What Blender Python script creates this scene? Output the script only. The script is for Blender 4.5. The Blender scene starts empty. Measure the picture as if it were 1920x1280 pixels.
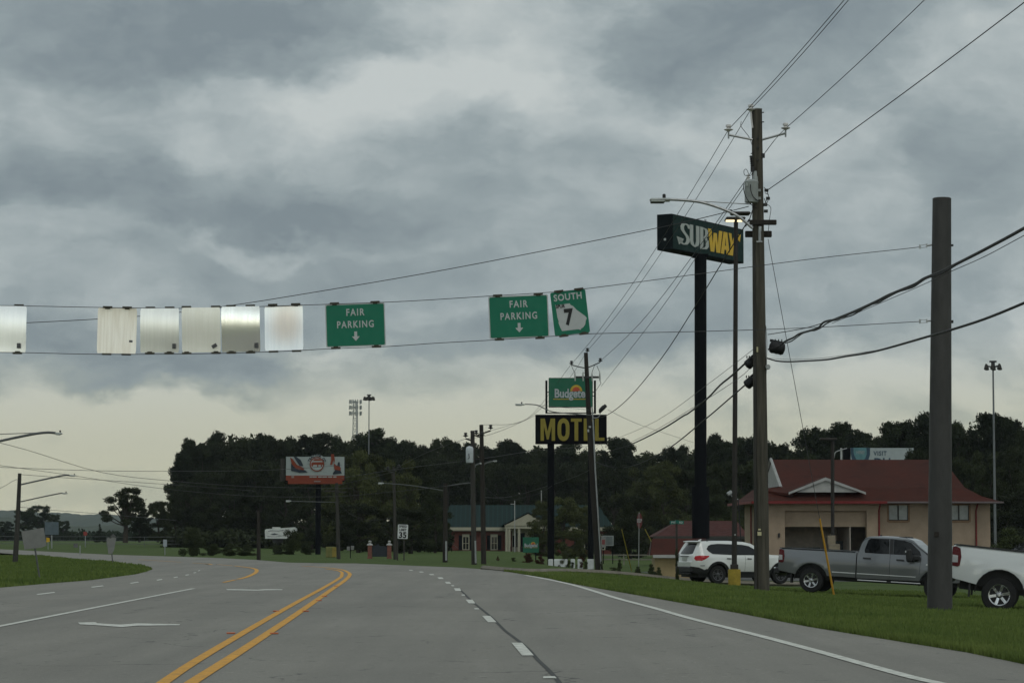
SKY_TOP=1.25; SKY_BACK=1.12; SKY_GAIN=1.05; SUN_E=0.5; HAZE=6e-5
import bpy, bmesh, math, random
import numpy as np
from mathutils import Vector, Matrix
R = math.radians
random.seed(7)
C = bpy.context.scene.collection
S = bpy.context.scene
# ------------------------------------------------------------------ camera
FPX = 5000.0; EYE = 1.4; HORIZON = 1003.0
PITCH = math.atan((HORIZON - 640) / FPX)
cam = bpy.data.cameras.new("camera"); cam.sensor_width = 36; cam.lens = 36 * FPX / 1920
cam.clip_start = 0.5; cam.clip_end = 12000
camo = bpy.data.objects.new("camera", cam); C.objects.link(camo)
camo.location = (0, 0, EYE); camo.rotation_euler = (R(90) + PITCH, 0, 0)
S.camera = camo
S.view_settings.view_transform = 'Standard'; S.view_settings.look = 'None'
S.view_settings.exposure = 0; S.view_settings.gamma = 1
S.cycles.max_bounces = 5; S.cycles.diffuse_bounces = 3; S.cycles.glossy_bounces = 3
S.cycles.transmission_bounces = 4; S.cycles.transparent_max_bounces = 8; S.cycles.volume_bounces = 0
S.cycles.caustics_reflective = False; S.cycles.caustics_refractive = False
# ------------------------------------------------------------------ node helper
class NT:
    def __init__(s, nt): s.nt = nt; s.n = nt.nodes; s.l = nt.links
    def put(s, inp, v):
        if isinstance(v, bpy.types.NodeSocket): s.l.new(v, inp)
        elif v is not None: inp.default_value = v
    def node(s, t, ins=None, **kw):
        n = s.n.new(t)
        for k, v in kw.items(): setattr(n, k, v)
        for k, v in (ins or {}).items(): s.put(n.inputs[k], v)
        return n
    def m(s, op, a, b=None, c=None, clamp=False):
        n = s.n.new('ShaderNodeMath'); n.operation = op; n.use_clamp = clamp
        for i, v in enumerate((a, b, c)):
            if v is not None: s.put(n.inputs[i], v)
        return n.outputs[0]
    def v(s, op, a, b=None, out=0):
        n = s.n.new('ShaderNodeVectorMath'); n.operation = op
        for i, x in enumerate((a, b)):
            if x is not None: s.put(n.inputs[i], x)
        return n.outputs[out]
    def mix(s, f, a, b, blend='MIX'):
        n = s.n.new('ShaderNodeMix'); n.data_type = 'RGBA'; n.blend_type = blend
        s.put(n.inputs[0], f); s.put(n.inputs[6], a); s.put(n.inputs[7], b)
        return n.outputs[2]
    def rng(s, x, a, b, c=0.0, d=1.0, smooth=True):
        n = s.n.new('ShaderNodeMapRange'); n.interpolation_type = 'SMOOTHSTEP' if smooth else 'LINEAR'
        s.put(n.inputs[0], x); n.inputs[1].default_value = a; n.inputs[2].default_value = b
        n.inputs[3].default_value = c; n.inputs[4].default_value = d
        return n.outputs[0]
    def noise(s, vec, scale, detail=4, rough=.55, dist=0.0, out='Fac'):
        n = s.n.new('ShaderNodeTexNoise'); s.put(n.inputs['Vector'], vec)
        n.inputs['Scale'].default_value = scale; n.inputs['Detail'].default_value = detail
        n.inputs['Roughness'].default_value = rough; n.inputs['Distortion'].default_value = dist
        return n.outputs[out]
    def ramp(s, f, stops):
        n = s.n.new('ShaderNodeValToRGB'); s.put(n.inputs[0], f); e = n.color_ramp.elements
        while len(e) < len(stops): e.new(.5)
        for x, (p, c) in zip(e, stops): x.position = p; x.color = (*c, 1)
        return n.outputs[0]
# ------------------------------------------------------------------ world: overcast sky
SUN_EL, SUN_AZ = 52, 150
w = bpy.data.worlds.new("World"); S.world = w; w.use_nodes = True
w.node_tree.nodes.clear(); T = NT(w.node_tree)
sky = T.node('ShaderNodeTexSky'); sky.sky_type = 'NISHITA'; sky.sun_disc = False
sky.sun_elevation = R(SUN_EL); sky.sun_rotation = R(SUN_AZ)
tc = T.node('ShaderNodeTexCoord').outputs['Generated']
sp = T.node('ShaderNodeSeparateXYZ', {0: tc}); dx, dy, dz = sp.outputs
ay = T.m('MAXIMUM', T.m('ABSOLUTE', dy), .22)
front = T.m('GREATER_THAN', dy, .3)
U = T.m('MULTIPLY', T.m('DIVIDE', dx, ay), 5.0); V = T.m('MULTIPLY', T.m('DIVIDE', dz, ay), 5.0)
P = T.node('ShaderNodeCombineXYZ', {0: U, 1: V, 2: T.m('MULTIPLY', front, 3.0)}).outputs[0]
wp = T.v('SUBTRACT', T.noise(T.v('MULTIPLY', P, (1, 1.5, 1)), 2.2, 8, .60, 0, 'Color'), (.5, .5, .5))
wp = T.v('MULTIPLY', wp, (.62, .36, 0))
PW = T.v('ADD', P, wp)
def blob(px, py, rx, ry, amt):
    c = ((px - 960) / 1000, (1003 - py) / 1000, 3)
    d = T.v('LENGTH', T.v('MULTIPLY', T.v('SUBTRACT', PW, c), (1000 / rx, 1000 / ry, 1)), out=1)
    return T.m('MULTIPLY', T.rng(d, 0.3, 1.3, 1, 0), amt * .78)
BL = [(130,30,520,125,.62),(600,10,330,95,.50),(1340,60,400,165,.62),(1760,240,240,120,.30),(1880,330,150,110,.22),
 (260,385,560,95,.62),(760,420,420,75,.42),(60,300,260,90,.30),(560,300,420,60,.22),(470,515,330,40,.25),(130,690,420,85,.85),(330,735,150,40,.35),
 (640,690,330,45,.30),(1030,640,420,55,.42),(1720,480,330,85,.42),(1380,600,330,85,.32),(1800,610,260,70,.34),
 (1130,330,330,85,.26),(1240,400,200,70,.2),(930,500,420,40,.2),(1560,340,240,70,.1),
 (1010,70,200,170,-.50),(520,150,480,50,-.24),(860,170,330,90,-.30),(1060,230,160,60,-.15),(50,430,150,42,-.5),(520,458,360,26,-.34),
 (1080,130,180,110,-.18),(1450,235,300,60,-.15),(1770,90,230,80,-.22),(670,650,190,24,-.42),(960,585,120,22,-.2),(1330,420,90,30,-.2),
 (380,800,420,70,-.22),(1300,690,500,30,-.12)]
acc = None
for b in BL:
    o = blob(*b); acc = o if acc is None else T.m('ADD', acc, o)
acc = T.m('MULTIPLY', acc, front)
big = T.noise(T.v('MULTIPLY', PW, (1.0, 2.1, 1)), 1.7, 7, .52)
fine = T.noise(T.v('MULTIPLY', T.v('ADD', P, T.v('MULTIPLY', wp, (.5, .5, 0))), (1.0, 1.9, 1)), 5.5, 6, .55)
lump = T.noise(T.v('MULTIPLY', T.v('ADD', P, T.v('MULTIPLY', wp, (.35, .35, 0))), (1.0, 1.7, 1)), 13, 6, .6)
t = T.m('ADD', T.m('ADD', T.m('ADD', acc, .36), T.m('MULTIPLY', T.m('SUBTRACT', lump, .5), .42)), T.m('ADD', T.m('MULTIPLY', T.m('SUBTRACT', big, .5), 1.25), T.m('MULTIPLY', T.m('SUBTRACT', fine, .5), .95)))
low = T.rng(T.m('ADD', V, T.m('MULTIPLY', T.m('ADD', T.m('SUBTRACT', big, .5), T.m('MULTIPLY', T.m('SUBTRACT', fine, .5), .5)), .42)), .20, .40, 1, 0)
t = T.m('SUBTRACT', t, T.m('MULTIPLY', low, .44))
t = T.m('ADD', T.m('MULTIPLY', t, .84), .10, None, True)
warm = T.m('MULTIPLY', T.rng(V, .10, .44, 1, 0), T.rng(t, .42, .85, 1, .1))
cc = T.ramp(t, [(0, (.525, .565, .555)), (.3, (.405, .455, .460)), (.6, (.287, .338, .352)), (1, (.197, .240, .262))])
cc = T.mix(warm, cc, T.mix(1.0, cc, (1.08, .985, .73, 1), 'MULTIPLY'))
# above the frame and behind the camera the cloud deck is made brighter
el = T.rng(dz, .24, .8, 1.0, SKY_TOP); back = T.m('ADD', T.rng(dy, .35, -.3, 1.0, SKY_BACK), T.m('MULTIPLY', T.m('MULTIPLY', T.rng(dy, -.86, -.97, 0, 3.0), T.rng(dz, .30, .10, 0, 1)), T.rng(T.noise(P, 1.3, 4), .35, .6, .55, 1)))  # includes a low bright patch behind the camera, added to brighten the sign panels
cc = T.v('SCALE', cc, None); sc_ = cc.node; sc_.inputs[3].default_value = 1; T.l.new(T.m('MULTIPLY', T.m('MULTIPLY', el, back), 10.0 * SKY_GAIN), sc_.inputs[3])
col = T.mix(.97, sky.outputs[0], cc)
bg = T.node('ShaderNodeBackground', {'Color': col, 'Strength': 0.1})
T.l.new(bg.outputs[0], T.node('ShaderNodeOutputWorld').inputs[0])
w.cycles.sampling_method = 'MANUAL'; w.cycles.sample_map_resolution = 512
sun = bpy.data.lights.new("sun", 'SUN'); sun.energy = SUN_E; sun.angle = R(25); sun.color = (1, .96, .9)
suno = bpy.data.objects.new("sun", sun); C.objects.link(suno)
suno.rotation_euler = (R(90 - SUN_EL), 0, R(180 - SUN_AZ))
# ------------------------------------------------------------------ picture geometry -> world
ct, st = math.cos(PITCH), math.sin(PITCH)
def at(px, py, Y):
    u = (px - 960) / FPX; v = (640 - py) / FPX
    k = Y / (ct - v * st)
    return Vector((u * k, Y, EYE + (st + v * ct) * k))
def flat(px, py, z=0.0):
    u = (px - 960) / FPX; v = (640 - py) / FPX
    k = (EYE - z) / -(st + v * ct)
    return Vector((u * k, (ct - v * st) * k, z))
EDGE_PX = [(1920,1242),(1821,1222),(1665,1197),(1523,1174),(1382,1147),(1240,1122),(1107,1099),(1060,1090),(1035,1084),
           (960,1072),(900,1066),(855,1063),(777,1060),(667,1055.5),(594,1056),(540,1054),(480,1049),(400,1045),(200,1039),(0,1029),(-200,1023.5)]
EDGE = [Vector((5.7, -30, 0)), Vector((5.75, 20, 0))] + [flat(*p) for p in EDGE_PX]
_e = np.array([(p.x, p.y) for p in EDGE])
def edge_d(X, Y):
    a = _e[:-1]; b = _e[1:]; ab = b - a; p = np.array((X, Y))
    tt = np.clip(((p - a) * ab).sum(1) / (ab * ab).sum(1), 0, 1)
    q = a + ab * tt[:, None]; dd = np.hypot(*(p - q).T); i = int(dd.argmin())
    cr = ab[i, 0] * (p[1] - a[i, 1]) - ab[i, 1] * (p[0] - a[i, 0])
    return dd[i] if cr < 0 else -dd[i]
def sm(a, b, x):
    t = min(1, max(0, (x - a) / (b - a))); return t * t * (3 - 2 * t)
SLF = lambda Y: .62 + .38 * sm(64, 90, Y)
_SD = ([0, 2, 5, 8, 12, 20, 60, 400], [0, -.10, -.31, -.54, -.72, -.86, -.98, -1.0])
_GD = ([0, 4, 15, 55, 110, 200, 400], [0, -.03, -.10, -.42, -.70, -.85, -.85])
def zt(X, Y):
    if Y > 900 or Y < -40: 
        return -.8 * sm(900, 1100, Y) - 0.0 if Y > 900 and X < -60 else (-.9 if Y > 900 else 0)
    d = edge_d(X, Y)
    if d <= 0: return 0.0
    wgt = sm(-2, 9, X)
    g = float(np.interp(d, *_GD)) * sm(-70, -12, X)
    s_ = float(np.interp(d, *_SD)) * SLF(Y)
    return wgt * s_ + (1 - wgt) * g
def gp(px, py):
    """where the sight line through a picture point meets the ground"""
    Y = 24.0; prev = None
    while Y < 1500:
        p = at(px, py, Y)
        if p.z <= zt(p.x, p.y): break
        Y *= 1.01
    lo, hi = Y / 1.01, Y
    for _ in range(14):
        mid = (lo + hi) / 2; p = at(px, py, mid)
        if p.z <= zt(p.x, p.y): hi = mid
        else: lo = mid
    p = at(px, py, hi); p.z = zt(p.x, p.y); return p
# ------------------------------------------------------------------ materials
MATS = {}
def mat(name, col, rough=.7, metal=0.0, var=.12, scale=3.0, bump=0.0, bscale=40, col2=None, stretch=(1, 1, 1), emit=0, spec=.5, coat=0, coord='Object'):
    if spec == .5: spec = .28 if not metal else .5
    if name in MATS: return MATS[name]
    m = bpy.data.materials.new(name); m.use_nodes = True; T = NT(m.node_tree)
    b = m.node_tree.nodes['Principled BSDF']
    co = T.node('ShaderNodeTexCoord').outputs[coord]
    co = T.v('MULTIPLY', co, stretch)
    n = T.noise(co, scale, 5, .6)
    c2 = col2 or tuple(max(0, c * (1 - 2.2 * var)) for c in col)
    T.put(b.inputs['Base Color'], T.ramp(n, [(.32, c2), (.66, col)]))
    T.put(b.inputs['Roughness'], T.rng(T.noise(co, scale * 3, 3), .3, .7, max(.02, rough - .08), min(1, rough + .08)))
    b.inputs['Metallic'].default_value = metal; b.inputs['Specular IOR Level'].default_value = spec
    if coat: b.inputs['Coat Weight'].default_value = coat; b.inputs['Coat Roughness'].default_value = .05
    if emit:
        b.inputs['Emission Color'].default_value = (*col, 1); b.inputs['Emission Strength'].default_value = emit
    if bump:
        bn = T.node('ShaderNodeBump', {'Height': T.noise(co, bscale, 4, .6), 'Strength': bump, 'Distance': .02})
        T.l.new(bn.outputs[0], b.inputs['Normal'])
    MATS[name] = m; return m
# ------------------------------------------------------------------ mesh helpers
def link(name, me, m=None, parent=None, smooth=False):
    o = bpy.data.objects.new(name, me); C.objects.link(o)
    if m is not None:
        for x in (m if isinstance(m, (list, tuple)) else [m]): me.materials.append(x)
    if parent is not None: o.parent = parent
    if smooth: me.polygons.foreach_set('use_smooth', [True] * len(me.polygons))
    return o
def tag(o, label, cat, group=None, kind=None):
    o['label'] = label; o['category'] = cat
    if group: o['group'] = group
    if kind: o['kind'] = kind
    return o
def thing(name, loc, label, cat, group=None, rz=0.0):
    o = bpy.data.objects.new(name, None); C.objects.link(o); o.empty_display_size = .2
    o.location = loc; o.rotation_euler = (0, 0, rz); return tag(o, label, cat, group)
class MB:
    """collects shapes, then becomes one mesh object"""
    def __init__(s): s.v = []; s.f = []; s.mi = []; s.cur = 0
    def add(s, vs, fs):
        k = len(s.v); s.v += [tuple(x) for x in vs]; s.f += [tuple(i + k for i in f) for f in fs]; s.mi += [s.cur] * len(fs); return s
    def box(s, c, d, rot=None, bev=0):
        c = Vector(c); hx, hy, hz = d[0] / 2, d[1] / 2, d[2] / 2
        M = rot or Matrix.Identity(3)
        if bev:
            b = min(bev, hx * .9, hy * .9, hz * .9); vs = []
            for sx in (-1, 1):
                for sy in (-1, 1):
                    for sz in (-1, 1):
                        vs += [(sx * (hx - b), sy * (hy - b), sz * hz), (sx * (hx - b), sy * hy, sz * (hz - b)), (sx * hx, sy * (hy - b), sz * (hz - b))]
            bm = bmesh.new(); [bm.verts.new(x) for x in vs]; bmesh.ops.convex_hull(bm, input=bm.verts)
            bm.verts.index_update()
            vv = [c + M @ x.co for x in bm.verts]; ff = [[q.index for q in f.verts] for f in bm.faces]; bm.free()
            return s.add(vv, ff)
        vs = [c + M @ Vector((sx * hx, sy * hy, sz * hz)) for sx in (-1, 1) for sy in (-1, 1) for sz in (-1, 1)]
        return s.add(vs, [(0, 1, 3, 2), (4, 6, 7, 5), (0, 4, 5, 1), (2, 3, 7, 6), (0, 2, 6, 4), (1, 5, 7, 3)])
    def tube(s, pts, r, n=8, caps=True):
        pts = [Vector(p) for p in pts]; rs = r if isinstance(r, (list, tuple)) else [r] * len(pts)
        vs = []; fs = []; up = None
        for i, p in enumerate(pts):
            d = (pts[min(i + 1, len(pts) - 1)] - pts[max(i - 1, 0)]).normalized()
            if up is None: up = Vector((0, 0, 1)) if abs(d.z) < .9 else Vector((1, 0, 0))
            a = d.cross(up).normalized(); b = a.cross(d).normalized(); up = b
            for j in range(n):
                an = 2 * math.pi * j / n; vs.append(p + (a * math.cos(an) + b * math.sin(an)) * rs[i])
        for i in range(len(pts) - 1):
            for j in range(n):
                k = (j + 1) % n; fs.append((i * n + j, i * n + k, (i + 1) * n + k, (i + 1) * n + j))
        if caps: fs.append(tuple(range(n))[::-1]); fs.append(tuple(range((len(pts) - 1) * n, len(pts) * n)))
        return s.add(vs, fs)
    def lathe(s, prof, c=(0, 0, 0), n=16, M=None):
        """prof: (radius, height) about local z, M turns it"""
        c = Vector(c); M = M or Matrix.Identity(3); vs = []; fs = []
        for r, h in prof:
            for j in range(n):
                an = 2 * math.pi * j / n; vs.append(c + M @ Vector((r * math.cos(an), r * math.sin(an), h)))
        for i in range(len(prof) - 1):
            for j in range(n):
                k = (j + 1) % n; fs.append((i * n + j, i * n + k, (i + 1) * n + k, (i + 1) * n + j))
        fs.append(tuple(range(n))[::-1]); fs.append(tuple(range((len(prof) - 1) * n, len(prof) * n)))
        return s.add(vs, fs)
    def prism(s, poly, y0, y1, ax='y', tf=None):
        """poly in two axes extruded along the third"""
        f = {'y': lambda a, b, t: (a, t, b), 'x': lambda a, b, t: (t, a, b), 'z': lambda a, b, t: (a, b, t)}[ax]
        n = len(poly); vs = [f(a, b, y0) for a, b in poly] + [f(a, b, y1) for a, b in poly]
        if tf: vs = [tf(Vector(v)) for v in vs]
        bm = bmesh.new(); q = [bm.verts.new((a, b, 0)) for a, b in poly]; bm.faces.new(q)
        bmesh.ops.triangulate(bm, faces=bm.faces[:]); bm.verts.index_update()
        tri = [[v.index for v in t.verts] for t in bm.faces]; bm.free()
        fs = [tuple(t) for t in tri] + [tuple(i + n for i in t[::-1]) for t in tri]
        fs += [(i, i + n, (i + 1) % n + n, (i + 1) % n) for i in range(n)]
        return s.add(vs, fs)
    def build(s, name, m=None, parent=None, smooth=False, flip=True):
        me = bpy.data.meshes.new(name); me.from_pydata(s.v, [], s.f); 
        if flip:
            bm = bmesh.new(); bm.from_mesh(me); bmesh.ops.recalc_face_normals(bm, faces=bm.faces[:]); bm.to_mesh(me); bm.free()
        if any(s.mi): me.polygons.foreach_set('material_index', s.mi)
        o = link(name, me, m, parent)
        if smooth: smooth_angle(me, 35)
        return o
def smooth_angle(me, deg):
    me.polygons.foreach_set('use_smooth', [True] * len(me.polygons))
    bm = bmesh.new(); bm.from_mesh(me); th = R(deg)
    for e in bm.edges:
        e.smooth = not (len(e.link_faces) != 2 or e.calc_face_angle(0) > th)
    bm.to_mesh(me); bm.free()
def rotz(a): return Matrix.Rotation(a, 3, 'Z')
def text(s, size, M, m, parent, name='lettering', xs=1.0, off=0.0, ext=.004, shear=0, space=1.0, align='CENTER'):
    """flat raised lettering; M maps text x right, y up, z out"""
    cu = bpy.data.curves.new(name, 'FONT'); cu.body = s; cu.size = size; cu.align_x = align; cu.align_y = 'CENTER'
    cu.extrude = ext; cu.offset = off; cu.shear = shear; cu.space_character = space; cu.resolution_u = 3
    o = bpy.data.objects.new('tmp', cu); C.objects.link(o)
    dg = bpy.context.evaluated_depsgraph_get(); me = bpy.data.meshes.new_from_object(o.evaluated_get(dg))
    bpy.data.objects.remove(o); bpy.data.curves.remove(cu)
    me.transform(M @ Matrix.Diagonal((xs, 1, 1, 1))); me.materials.clear()
    me.name = name; return link(name, me, m, parent)
FACE = Matrix(((1, 0, 0, 0), (0, 0, -1, 0), (0, 1, 0, 0), (0, 0, 0, 1)))      # text plane facing -y
def tloc(x, y, z): return Matrix.Translation((x, y, z)) @ FACE
def drape(name, polys, m, dz, parent=None, step=2.0, kind='structure'):
    bm = bmesh.new()
    for poly in polys:
        try: bm.faces.new([bm.verts.new((p[0], p[1], 0)) for p in poly])
        except ValueError: pass
    bmesh.ops.triangulate(bm, faces=bm.faces[:])
    xs = [v.co.x for v in bm.verts]; ys = [v.co.y for v in bm.verts]
    for ax, lo, hi in ((0, min(xs), max(xs)), (1, min(ys), max(ys))):
        k = math.ceil(lo / step)
        while k * step < hi:
            co = (k * step, 0, 0) if ax == 0 else (0, k * step, 0); no = (1, 0, 0) if ax == 0 else (0, 1, 0)
            if hi - lo > step * .5: bmesh.ops.bisect_plane(bm, geom=bm.verts[:] + bm.edges[:] + bm.faces[:], plane_co=co, plane_no=no)
            k += 1 if abs(k * step) < 160 else 5
    for v in bm.verts: v.co.z = zt(v.co.x, v.co.y) + dz
    bmesh.ops.recalc_face_normals(bm, faces=bm.faces[:])
    if bm.faces and sum(f.normal.z for f in bm.faces) < 0: bmesh.ops.reverse_faces(bm, faces=bm.faces[:])
    me = bpy.data.meshes.new(name); bm.to_mesh(me); bm.free()
    o = link(name, me, m, parent)
    if kind: o['kind'] = kind
    return o
def strip(pts, w):
    """ribbon polygons of width w along a ground polyline"""
    pts = [Vector((p[0], p[1], 0)) for p in pts]; L = []; Rr = []
    for i, p in enumerate(pts):
        d = (pts[min(i + 1, len(pts) - 1)] - pts[max(i - 1, 0)]).normalized(); n = Vector((-d.y, d.x, 0)) * (w / 2)
        L.append(p + n); Rr.append(p - n)
    return [[L[i], L[i + 1], Rr[i + 1], Rr[i]] for i in range(len(pts) - 1)]
def spline(pts, n=6):
    pts = [Vector(p) for p in pts]; out = []
    for i in range(len(pts) - 1):
        p0 = pts[max(i - 1, 0)]; p1 = pts[i]; p2 = pts[i + 1]; p3 = pts[min(i + 2, len(pts) - 1)]
        for k in range(n):
            t = k / n
            out.append(.5 * ((2 * p1) + (p2 - p0) * t + (2 * p0 - 5 * p1 + 4 * p2 - p3) * t * t + (3 * p1 - p0 - 3 * p2 + p3) * t ** 3))
    return out + [pts[-1]]
# ================================================================== ground, road
def ground_mat():
    m = bpy.data.materials.new("grass_ground"); m.use_nodes = True; T = NT(m.node_tree); b = m.node_tree.nodes['Principled BSDF']
    g = T.node('ShaderNodeNewGeometry').outputs['Position']
    a = T.noise(g, .22, 5, .6); c = T.noise(g, 3.5, 5, .7); f = T.noise(g, 40, 3, .6)
    col = T.ramp(a, [(.3, (.040, .070, .016)), (.5, (.058, .096, .022)), (.72, (.092, .122, .032))])
    col = T.mix(T.rng(c, .35, .75, 0, .55), col, (.115, .130, .036, 1))
    col = T.mix(T.rng(f, .3, .7, .0, .6), col, (.032, .056, .012, 1))
    dirt = T.rng(T.m('MULTIPLY', T.noise(g, .55, 4, .6), T.noise(g, 2.3, 3)), .36, .43)
    col = T.mix(T.m('MULTIPLY', dirt, .6), col, (.13, .085, .05, 1))
    T.put(b.inputs['Base Color'], col); b.inputs['Roughness'].default_value = .95; b.inputs['Specular IOR Level'].default_value = .15
    bn = T.node('ShaderNodeBump', {'Height': T.m('ADD', c, f), 'Strength': .6, 'Distance': .06}); T.l.new(bn.outputs[0], b.inputs['Normal'])
    return m
def asphalt_mat():
    m = bpy.data.materials.new("asphalt"); m.use_nodes = True; T = NT(m.node_tree); b = m.node_tree.nodes['Principled BSDF']
    g = T.node('ShaderNodeNewGeometry').outputs['Position']
    a = T.noise(g, .16, 5, .6); s = T.noise(T.v('MULTIPLY', g, (2.2, .12, 1)), 1.0, 6, .6); agg = T.noise(g, 55, 3, .7); agg2 = T.noise(g, 9, 4, .7)
    col = T.ramp(a, [(.25, (.190, .181, .158)), (.75, (.245, .233, .204))])
    col = T.mix(T.rng(s, .35, .7, 0, .45), col, (.175, .165, .142, 1))
    col = T.mix(T.rng(agg, .50, .74, 0, .55), col, (.34, .335, .31, 1))
    col = T.mix(T.rng(agg, .46, .28, 0, .65), col, (.075, .075, .072, 1))
    col = T.mix(T.rng(agg2, .56, .76, 0, .55), col, (.12, .117, .108, 1)); col = T.mix(T.rng(T.noise(T.v('MULTIPLY', g, (1, .35, 1)), 20, 3, .7), .55, .75, 0, .5), col, (.33, .32, .29, 1)); col = T.mix(T.rng(T.noise(T.v('MULTIPLY', g, (1.6, .3, 1)), 3.1, 5, .75), .60, .70, 0, .55), col, (.115, .112, .104, 1))
    col = T.mix(T.rng(T.noise(g, 4.2, 2, .5), .66, .72, 0, .65), col, (.09, .088, .08, 1)); col = T.mix(T.rng(T.noise(T.v('ADD', g, (31, 7, 0)), 6.5, 2, .5), .67, .72, 0, .5), col, (.36, .35, .31, 1))
    wp_ = T.noise(T.v('MULTIPLY', g, (.9, .03, 1)), 1, 2, .5); col = T.mix(T.rng(wp_, .4, .65, 0, .28), col, (.14, .137, .125, 1))
    # fine wandering cracks
    v = T.node('ShaderNodeTexVoronoi', {'Vector': T.v('ADD', g, T.v('MULTIPLY', T.noise(g, .8, 4, .6, 0, 'Color'), (1.6, 1.6, 0))), 'Scale': .28}, feature='DISTANCE_TO_EDGE')
    ck = T.m('MULTIPLY', T.rng(v.outputs[0], .0, .010, 1, 0), T.rng(T.noise(g, .35, 3), .50, .57))
    col = T.mix(T.m('MULTIPLY', ck, .75), col, (.05, .05, .05, 1))
    T.put(b.inputs['Base Color'], col); T.put(b.inputs['Roughness'], T.rng(agg, .3, .7, .80, .94)); b.inputs['Specular IOR Level'].default_value = .25
    bn = T.node('ShaderNodeBump', {'Height': agg, 'Strength': .5, 'Distance': .012}); T.l.new(bn.outputs[0], b.inputs['Normal'])
    return m
M_GR, M_AS = ground_mat(), asphalt_mat()
def axis(stops):
    out = []
    for (a, b, s) in stops:
        n = max(1, round((b - a) / s)); out += [a + (b - a) * i / n for i in range(n)]
    return out + [stops[-1][1]]
gx = axis([(-6000, -300, 900), (-300, -70, 12), (-70, 40, 2), (40, 120, 8), (120, 300, 30), (300, 6000, 900)])
gy = axis([(-2000, -40, 500), (-40, 0, 10), (0, 200, 2), (200, 480, 10), (480, 1000, 40), (1000, 9000, 800)])
gv = [(x, y, zt(x, y) - .035) for y in gy for x in gx]; nx = len(gx)
gf = [(j * nx + i, j * nx + i + 1, (j + 1) * nx + i + 1, (j + 1) * nx + i) for j in range(len(gy) - 1) for i in range(nx - 1)]
me = bpy.data.meshes.new("ground"); me.from_pydata(gv, [], gf); go = link("ground", me, M_GR, smooth=True); go['kind'] = 'structure'
island = [flat(*p) for p in [(-300,1040.5),(0,1036),(60,1040.5),(150,1050),(200,1053),(240,1057.5),(272,1062),(285,1066.5),(276,1070.5),(255,1076),(170,1087),(100,1092.5),(0,1101),(-300,1126)]]
road = [Vector((x[0], x[1], 0)) for x in [(-16, -30)]] + [v for v in EDGE if v.y < 400] + island[:-1] + [Vector((island[-1].x, island[-1].y, 0)), Vector((-15.5, 20, 0))]
drape("road", [road], M_AS, 0.0)
# driveway mouth on the right and the far side street
drv = [gp(1037,1083.5), gp(1104,1080.2), gp(1150,1078.5), gp(1100,1076), gp(1050,1074.5), gp(1000,1073), gp(962,1072)]
drape("driveway", [drv], M_AS, 0.012, step=1.0)
mc = mat("kerb_concrete", (.19, .17, .135), .9, 0, .15, 2, .3)
kb = MB(); kp = spline([flat(905, 1066.5), flat(985, 1073), Vector((1.9, 104, 0)), Vector((3.4, 107, 0)), Vector((5.5, 110, 0)), Vector((9, 113.5, 0)), Vector((13, 116, 0))], 10)
kb.tube([Vector((p.x, p.y, zt(p.x, p.y) + .05)) for p in kp], .11, 4)
o = kb.build("kerb", mc); o['kind'] = 'structure'
M_LOT = mat("lot_asphalt", (.085, .085, .08), .9, 0, .15, .6, .4, 30, coord='Object')
lot = [Vector((9, 136, 0)), Vector((60, 118, 0)), Vector((60, 168, 0)), Vector((8, 168, 0))]
drape("parking_lot", [lot], M_LOT, -0.018)
# ---- painted markings
M_YE = mat("yellow_road_paint", (.70, .34, .035), .75, 0, .16, 7, .2, 60, col2=(.40, .22, .06))
M_WH = mat("white_road_paint", (.66, .66, .60), .75, 0, .14, 7, .2, 60, col2=(.38, .38, .34))
M_TAR = mat("crack_sealant", (.045, .045, .042), .7, 0, .1)
M_OR = mat("reflector_orange", (.5, .14, .06), .5, 0, .1)
def gl(pts, n=5): return spline([flat(*p) for p in pts], n)
yl = gl([(240,1325),(306,1280),(365,1240.5),(448,1191),(510,1155),(569,1122),(605,1102.5),(628,1089),(640,1081)])
yr = gl([(296,1325),(359,1280),(437,1230),(510,1182),(569,1142),(620,1106),(645,1089),(655,1079),(654,1073.5),(640,1067.5),(610,1063.5),(565,1060.5)])
y3 = gl([(610,1066),(632,1069),(641,1073),(640,1081)])
drape("yellow_centre_line", strip(yl, .13) + strip(y3, .12), M_YE, .008, step=4)
drape("yellow_centre_line", strip(yr, .14), M_YE, .008, step=4)
drape("yellow_curve_line", strip(gl([(419,1091.5),(430,1089),(441,1086.6)]), .12) + strip(gl([(446,1085.5),(462,1081.5),(478,1074),(481,1068),(470,1064.2),(440,1060.5)]), .16)
      + strip(gl([(436,1060),(400,1057.3),(360,1054.8)]), .12) + strip(gl([(340,1053.5),(300,1051),(260,1048.5)]), .12), M_YE, .008, step=4)
drape("white_lane_line", strip(gl([(-80,1189),(0,1173.7),(180,1138.5),(363,1103)]), .13), M_WH, .008, step=4)
drape("white_edge_line", strip(gl([(985,1078),(1028,1086),(1073,1096),(1114,1108),(1159,1122),(1224,1139),(1296,1159.5),(1417,1190),(1530,1220),(1630,1248),(1711,1270),(1764,1282),(1850,1304)]), .15), M_WH, .008, step=4)
drape("white_edge_line", strip(gl([(905,1067.5),(925,1069),(943,1070.6)]), .12), M_WH, .008, step=4)
def quads(L): return [[flat(*p) for p in q] for q in L]
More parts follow.
